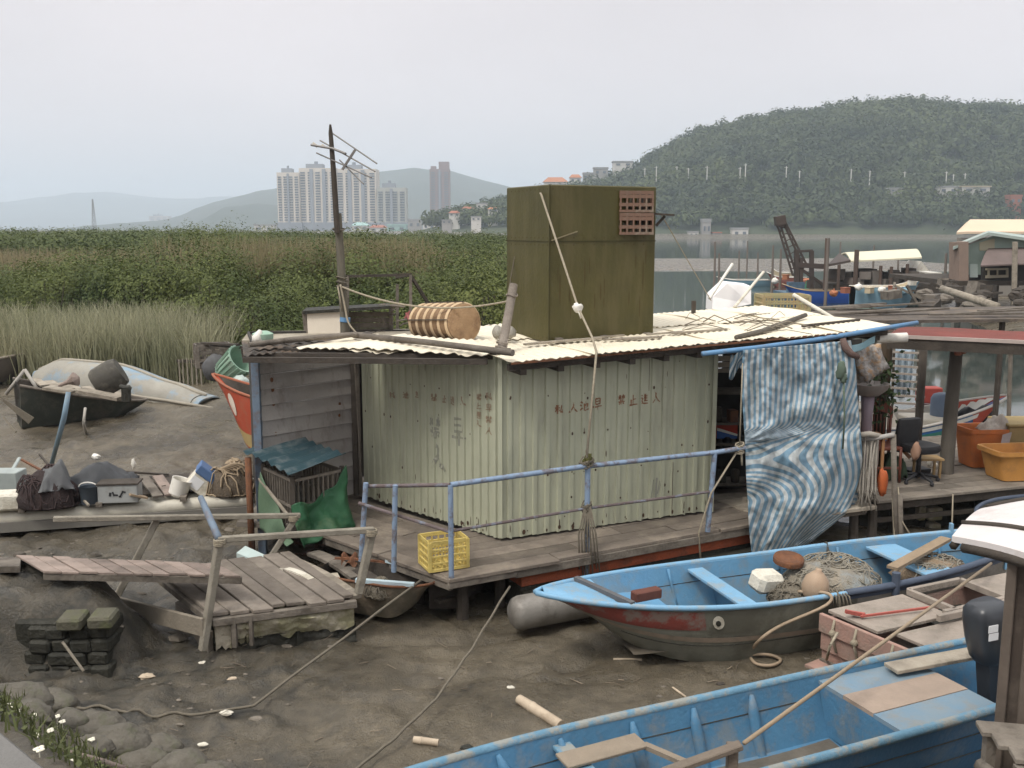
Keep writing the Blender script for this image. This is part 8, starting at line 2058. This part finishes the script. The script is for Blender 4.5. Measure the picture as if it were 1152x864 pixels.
mb = MB(); mb.box(V((D(912, 330, 56.5).x, 57, .05)), (3.4, 2.4, .5)); mb.box(V((D(900, 314, 55.2).x, 56, .6)), (.9, .5, .6)); mb.build('pontoon', mat('crane_blue', (.10, .2, .3), (.06, .06, .06), .8, .7), cr_)
# open boat shed with cream roof
pv_ = thing('boat_shed', 'open shed on posts with a cream curved roof among the boats', 'shed', D(985, 325, 58) - V((0, 0, 1)))
ys_ = 56
def spx(u, v, y): return D(u, v, y)
mb = MB(); q0, q1, q2, q3 = D(957, 295, 54), D(1037, 291, 54), D(1027, 283, 62), D(946, 287, 62)
mb.sheet(lambda s, t: q0.lerp(q1, s).lerp(q3.lerp(q2, s), t) + V((0, 0, .25 * math.sin(3.14 * t))), 12, 8, (0, 0, .08)); mb.build('roof', mat('far_roof_cream', (.66, .62, .46), (.60, .56, .42), .3, .7), pv_, smooth=True, ang=40)
mb = MB(); g0, g1, g2 = D(931, 300, 54), D(957, 295, 54), D(944, 287, 60); mb.sheet(lambda s, t: g0.lerp(g1, s).lerp(g2, t), 6, 6, (0, 0, .12)); mb.build('dark_roof', irn, pv_)
for u, v0 in ((931, 268), (964, 281), (991, 299), (1021, 297), (1003, 300), (944, 298)):
    mb = MB(); p = D(u, v0, 54); mb.tube([(p.x, 54, -1), p], .13 if v0 < 285 else .09, 7); mb.build('post', mat('shed_post', (.12, .08, .06), (.08, .06, .05), .8, .8), pv_)
mb = MB(); rr = random.Random(61)
for k in range(30):
    p = D(rr.uniform(935, 1030), rr.uniform(308, 322), rr.uniform(54, 60)); mb.box(p, (rr.uniform(.4, 1.3), .6, rr.uniform(.4, 1.0)), rz=rr.uniform(0, 3))
mb.build('stored_goods', mat('goods_dark', (.10, .095, .085), (.16, .13, .11), .5, .85, island=.6), pv_)
mb = MB(); mb.box(D(985, 322, 57), (6.5, 5, .5)); mb.build('platform', wood_dark, pv_)
# stakes standing in the water
src = None
stk = [(803, 272, 322, 66), (808, 285, 322, 64), (840, 271, 300, 90), (868, 276, 320, 62), (877, 280, 318, 62), (831, 282, 300, 88), (930, 268, 300, 52), (944, 272, 305, 80), (1062, 285, 322, 50), (852, 284, 305, 80), (982, 276, 300, 75), (1010, 280, 300, 70)]
for k, (u, v0, v1, y) in enumerate(stk):
    a, b = D(u, v1, y), D(u, v0, y)
    if src is None:
        mb = MB(); mb.tube([(0, 0, 0), (.03, 0, .5), (0, 0, 1)], [.09, .08, .06], 6); src = one('water_stake', mb, mat('far_stake', (.20, .17, .14), (.13, .11, .1), 1, .9), 'thin weathered mooring stake standing in the harbour water', 'stake', 'mooring stakes in the harbour', loc=(0, 0, 0)); o = src
    else: o = src.copy(); COL.objects.link(o)
    o.location = (a.x, y, -1.0); o.scale = (1, 1, b.z + 1.0)
# stilt house at the right edge
sh_ = thing('stilt_house', 'pale green gabled stilt house with a brown lean-to at the right edge', 'house', D(1130, 345, 44) - V((0, 0, 1)))
yh = 43; mint = mat('mint_wall', (.34, .42, .37), (.28, .36, .32), .6, .7)
zb2 = D(1100, 309, yh).z
mb = MB(); wpts = [D(1085, 309, yh), D(1152, 309, yh), D(1175, 309, yh), D(1175, 272, yh), D(1118, 265, yh), D(1083, 278, yh)]
mb.slab(wpts, (3.3, 6, 0)); mb.build('wall', mint, sh_)
mb = MB(); mb.slab([D(1102, 282, yh - .03), D(1119, 282, yh - .03), D(1119, 268, yh - .03), D(1102, 273, yh - .03)], (0, .02, 0)); mb.build('cream_panel', mat('cream_panel', (.50, .47, .34), (.44, .41, .3), .6, .7), sh_)
mb = MB(); mb.slab([D(1072, 281, yh - .6), D(1112, 264.5, yh - .6), D(1112, 262, yh + 6.5), D(1072, 278, yh + 6.5)], (0, 0, .12)); mb.slab([D(1112, 264.5, yh - .6), D(1190, 276, yh - .6), D(1190, 272, yh + 6.5), D(1112, 262, yh + 6.5)], (0, 0, .12)); mb.build('roof', mat('grey_green_roof', (.36, .42, .38), (.30, .36, .33), .6, .6), sh_)
mb = MB(); mb.sheet(lambda s, t: D(1103, 300, yh - 1.6).lerp(D(1180, 297, yh - 1.6), s).lerp(D(1112, 281, yh - .1).lerp(D(1180, 279, yh - .1), s), t) + V((0, 0, .12 * math.sin(3.14 * t))), 20, 8, (0, 0, .06)); mb.build('lean_to_roof', mat('brown_thatch', (.17, .13, .12), (.12, .095, .085), 1.5, .9, .5, 8), sh_, smooth=True, ang=40)
mb = MB(); mb.slab([D(1091, 312, yh - .08), D(1100, 312, yh - .08), D(1100, 297, yh - .08), D(1091, 297, yh - .08)], (0, .03, 0)); mb.build('door', mat('pale_door', (.50, .58, .55), (.42, .5, .47), .8, .6), sh_)
wi = None
mb = MB(); mb.bar(D(1109, 311.5, yh - .2), D(1134, 310.5, yh - .2), .1, .12); mb.bar(D(1109, 303, yh - .2), D(1134, 302.5, yh - .2), .08, .08); mb.bar(D(1112, 311, yh - .2), D(1112, 303, yh - .2), .08, .08); mb.bar(D(1133, 311, yh - .2), D(1133, 303, yh - .2), .08, .08); mb.bar(D(1122, 311, yh - .2), D(1122, 303, yh - .2), .06, .06); wi = mb.build('window', mat('window_cream', (.42, .37, .28), (.36, .32, .24), 1, .7), sh_)
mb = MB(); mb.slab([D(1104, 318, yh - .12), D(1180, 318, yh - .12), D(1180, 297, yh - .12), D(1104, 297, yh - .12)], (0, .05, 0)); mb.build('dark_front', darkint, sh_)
for u, y, w_ in ((1079, yh + .5, .62), (1082, yh - .5, .4)): mb = MB(); mb.bar(D(u, 318, y), D(u, 272, y), w_, w_); mb.build('post', mat('brick_post', (.27, .20, .16), (.2, .15, .12), 1, .8), sh_)
for u in (1078, 1098, 1118, 1140, 1158): mb = MB(); a = D(u, 318, yh); mb.tube([(a.x, yh - .2, -1), (a.x, yh - .2, a.z)], .13, 6); mb.build('stilt', wood_dark, sh_)
mb = MB(); a, b = D(1070, 316, yh - .8), D(1185, 316, yh - .8); mb.slab([a, b, b + V((0, 7, 0)), a + V((0, 7, 0))], .2); mb.build('floor', wood_dark, sh_)
mb = MB(); a = D(1143, 350, yh - 2); mb.tube([(a.x, a.y, -1), D(1142, 272, yh - 2)], .11, 7); one('grey_post', mb, wood_pale, 'slim pale post standing before the brown lean-to', 'post')
bh_ = thing('cream_roof_hall', 'hall with a long cream barrel roof behind the stilt house', 'hall', D(1130, 290, 56) - V((0, 0, 2)))
mb = MB(); a, b = D(1076, 264, 54), D(1200, 256, 54)
def brl(s, t): return V((a.x + (b.x - a.x) * s + 2.4 * t, 54 + 5 * t, a.z + .75 * math.sin(math.pi * min(1, t * .5 + .02)) * min(1, .2 + s * 9)))
mb.sheet(brl, 20, 8, (0, 0, .12)); mb.build('roof', mat('barrel_cream', (.66, .52, .38), (.6, .47, .34), .4, .7), bh_, smooth=True, ang=40)
mb = MB(); mb.box(((a.x + b.x) / 2 + 1.9, 57, a.z / 2 - .2), (b.x - a.x - 1.2, 5, a.z)); mb.build('wall', mat('hall_wall', (.24, .22, .19), (.19, .175, .155), .5, .8), bh_)
mb = MB(); mb.tube([D(1060, 325, 34), D(1122, 345, 31)], .13, 8); one('pale_log', mb, wood_pale, 'long pale log lying aslant in front of the stilt house', 'log', smooth=True)
# debris and stakes on the dark bank under the stilt house
rr = random.Random(71)
for i in range(26):
    u = rr.uniform(1000, 1150); v = rr.uniform(318, 356); y = 29 + (356 - v) * .4
    p = D(u, v, y); mb = MB()
    if i % 3 == 0: mb.bar(p, p + V((rr.uniform(-1.2, 1.6), rr.uniform(-.5, .5), rr.uniform(-.3, .8))), .10, .08); nm, ca = 'debris_pole', 'pole'
    elif i % 3 == 1: mb.box(p, (rr.uniform(.4, 1.0), .5, rr.uniform(.3, .6)), rz=rr.random(), ry=rr.uniform(-.3, .3)); nm, ca = 'debris_box', 'box'
    else: mb.blob(p, (rr.uniform(.2, .4), .3, .2), i, .3, 10, 7); nm, ca = 'debris_lump', 'lump'
    one(nm, mb, (wood, wood_dark, wood_dark, wood)[i % 4], 'weathered %s among the dark clutter before the stilt house' % {'pole': 'pole', 'box': 'box', 'lump': 'mud covered lump'}[ca], ca, 'clutter before the stilt house, ' + ca + 's')
netheap('net_heap', 'green grey net heap on the raft shed roof behind the awning', D(950, 352, 22) , .9, .5, .14, 40, mat('net_green', (.12, .17, .13), (.09, .12, .1), 6, .95), 0, .012, core=mat('net_green_core', (.07, .10, .075), (.05, .07, .055), 4, .95))
# dark mud bank reflected water's floor things end here
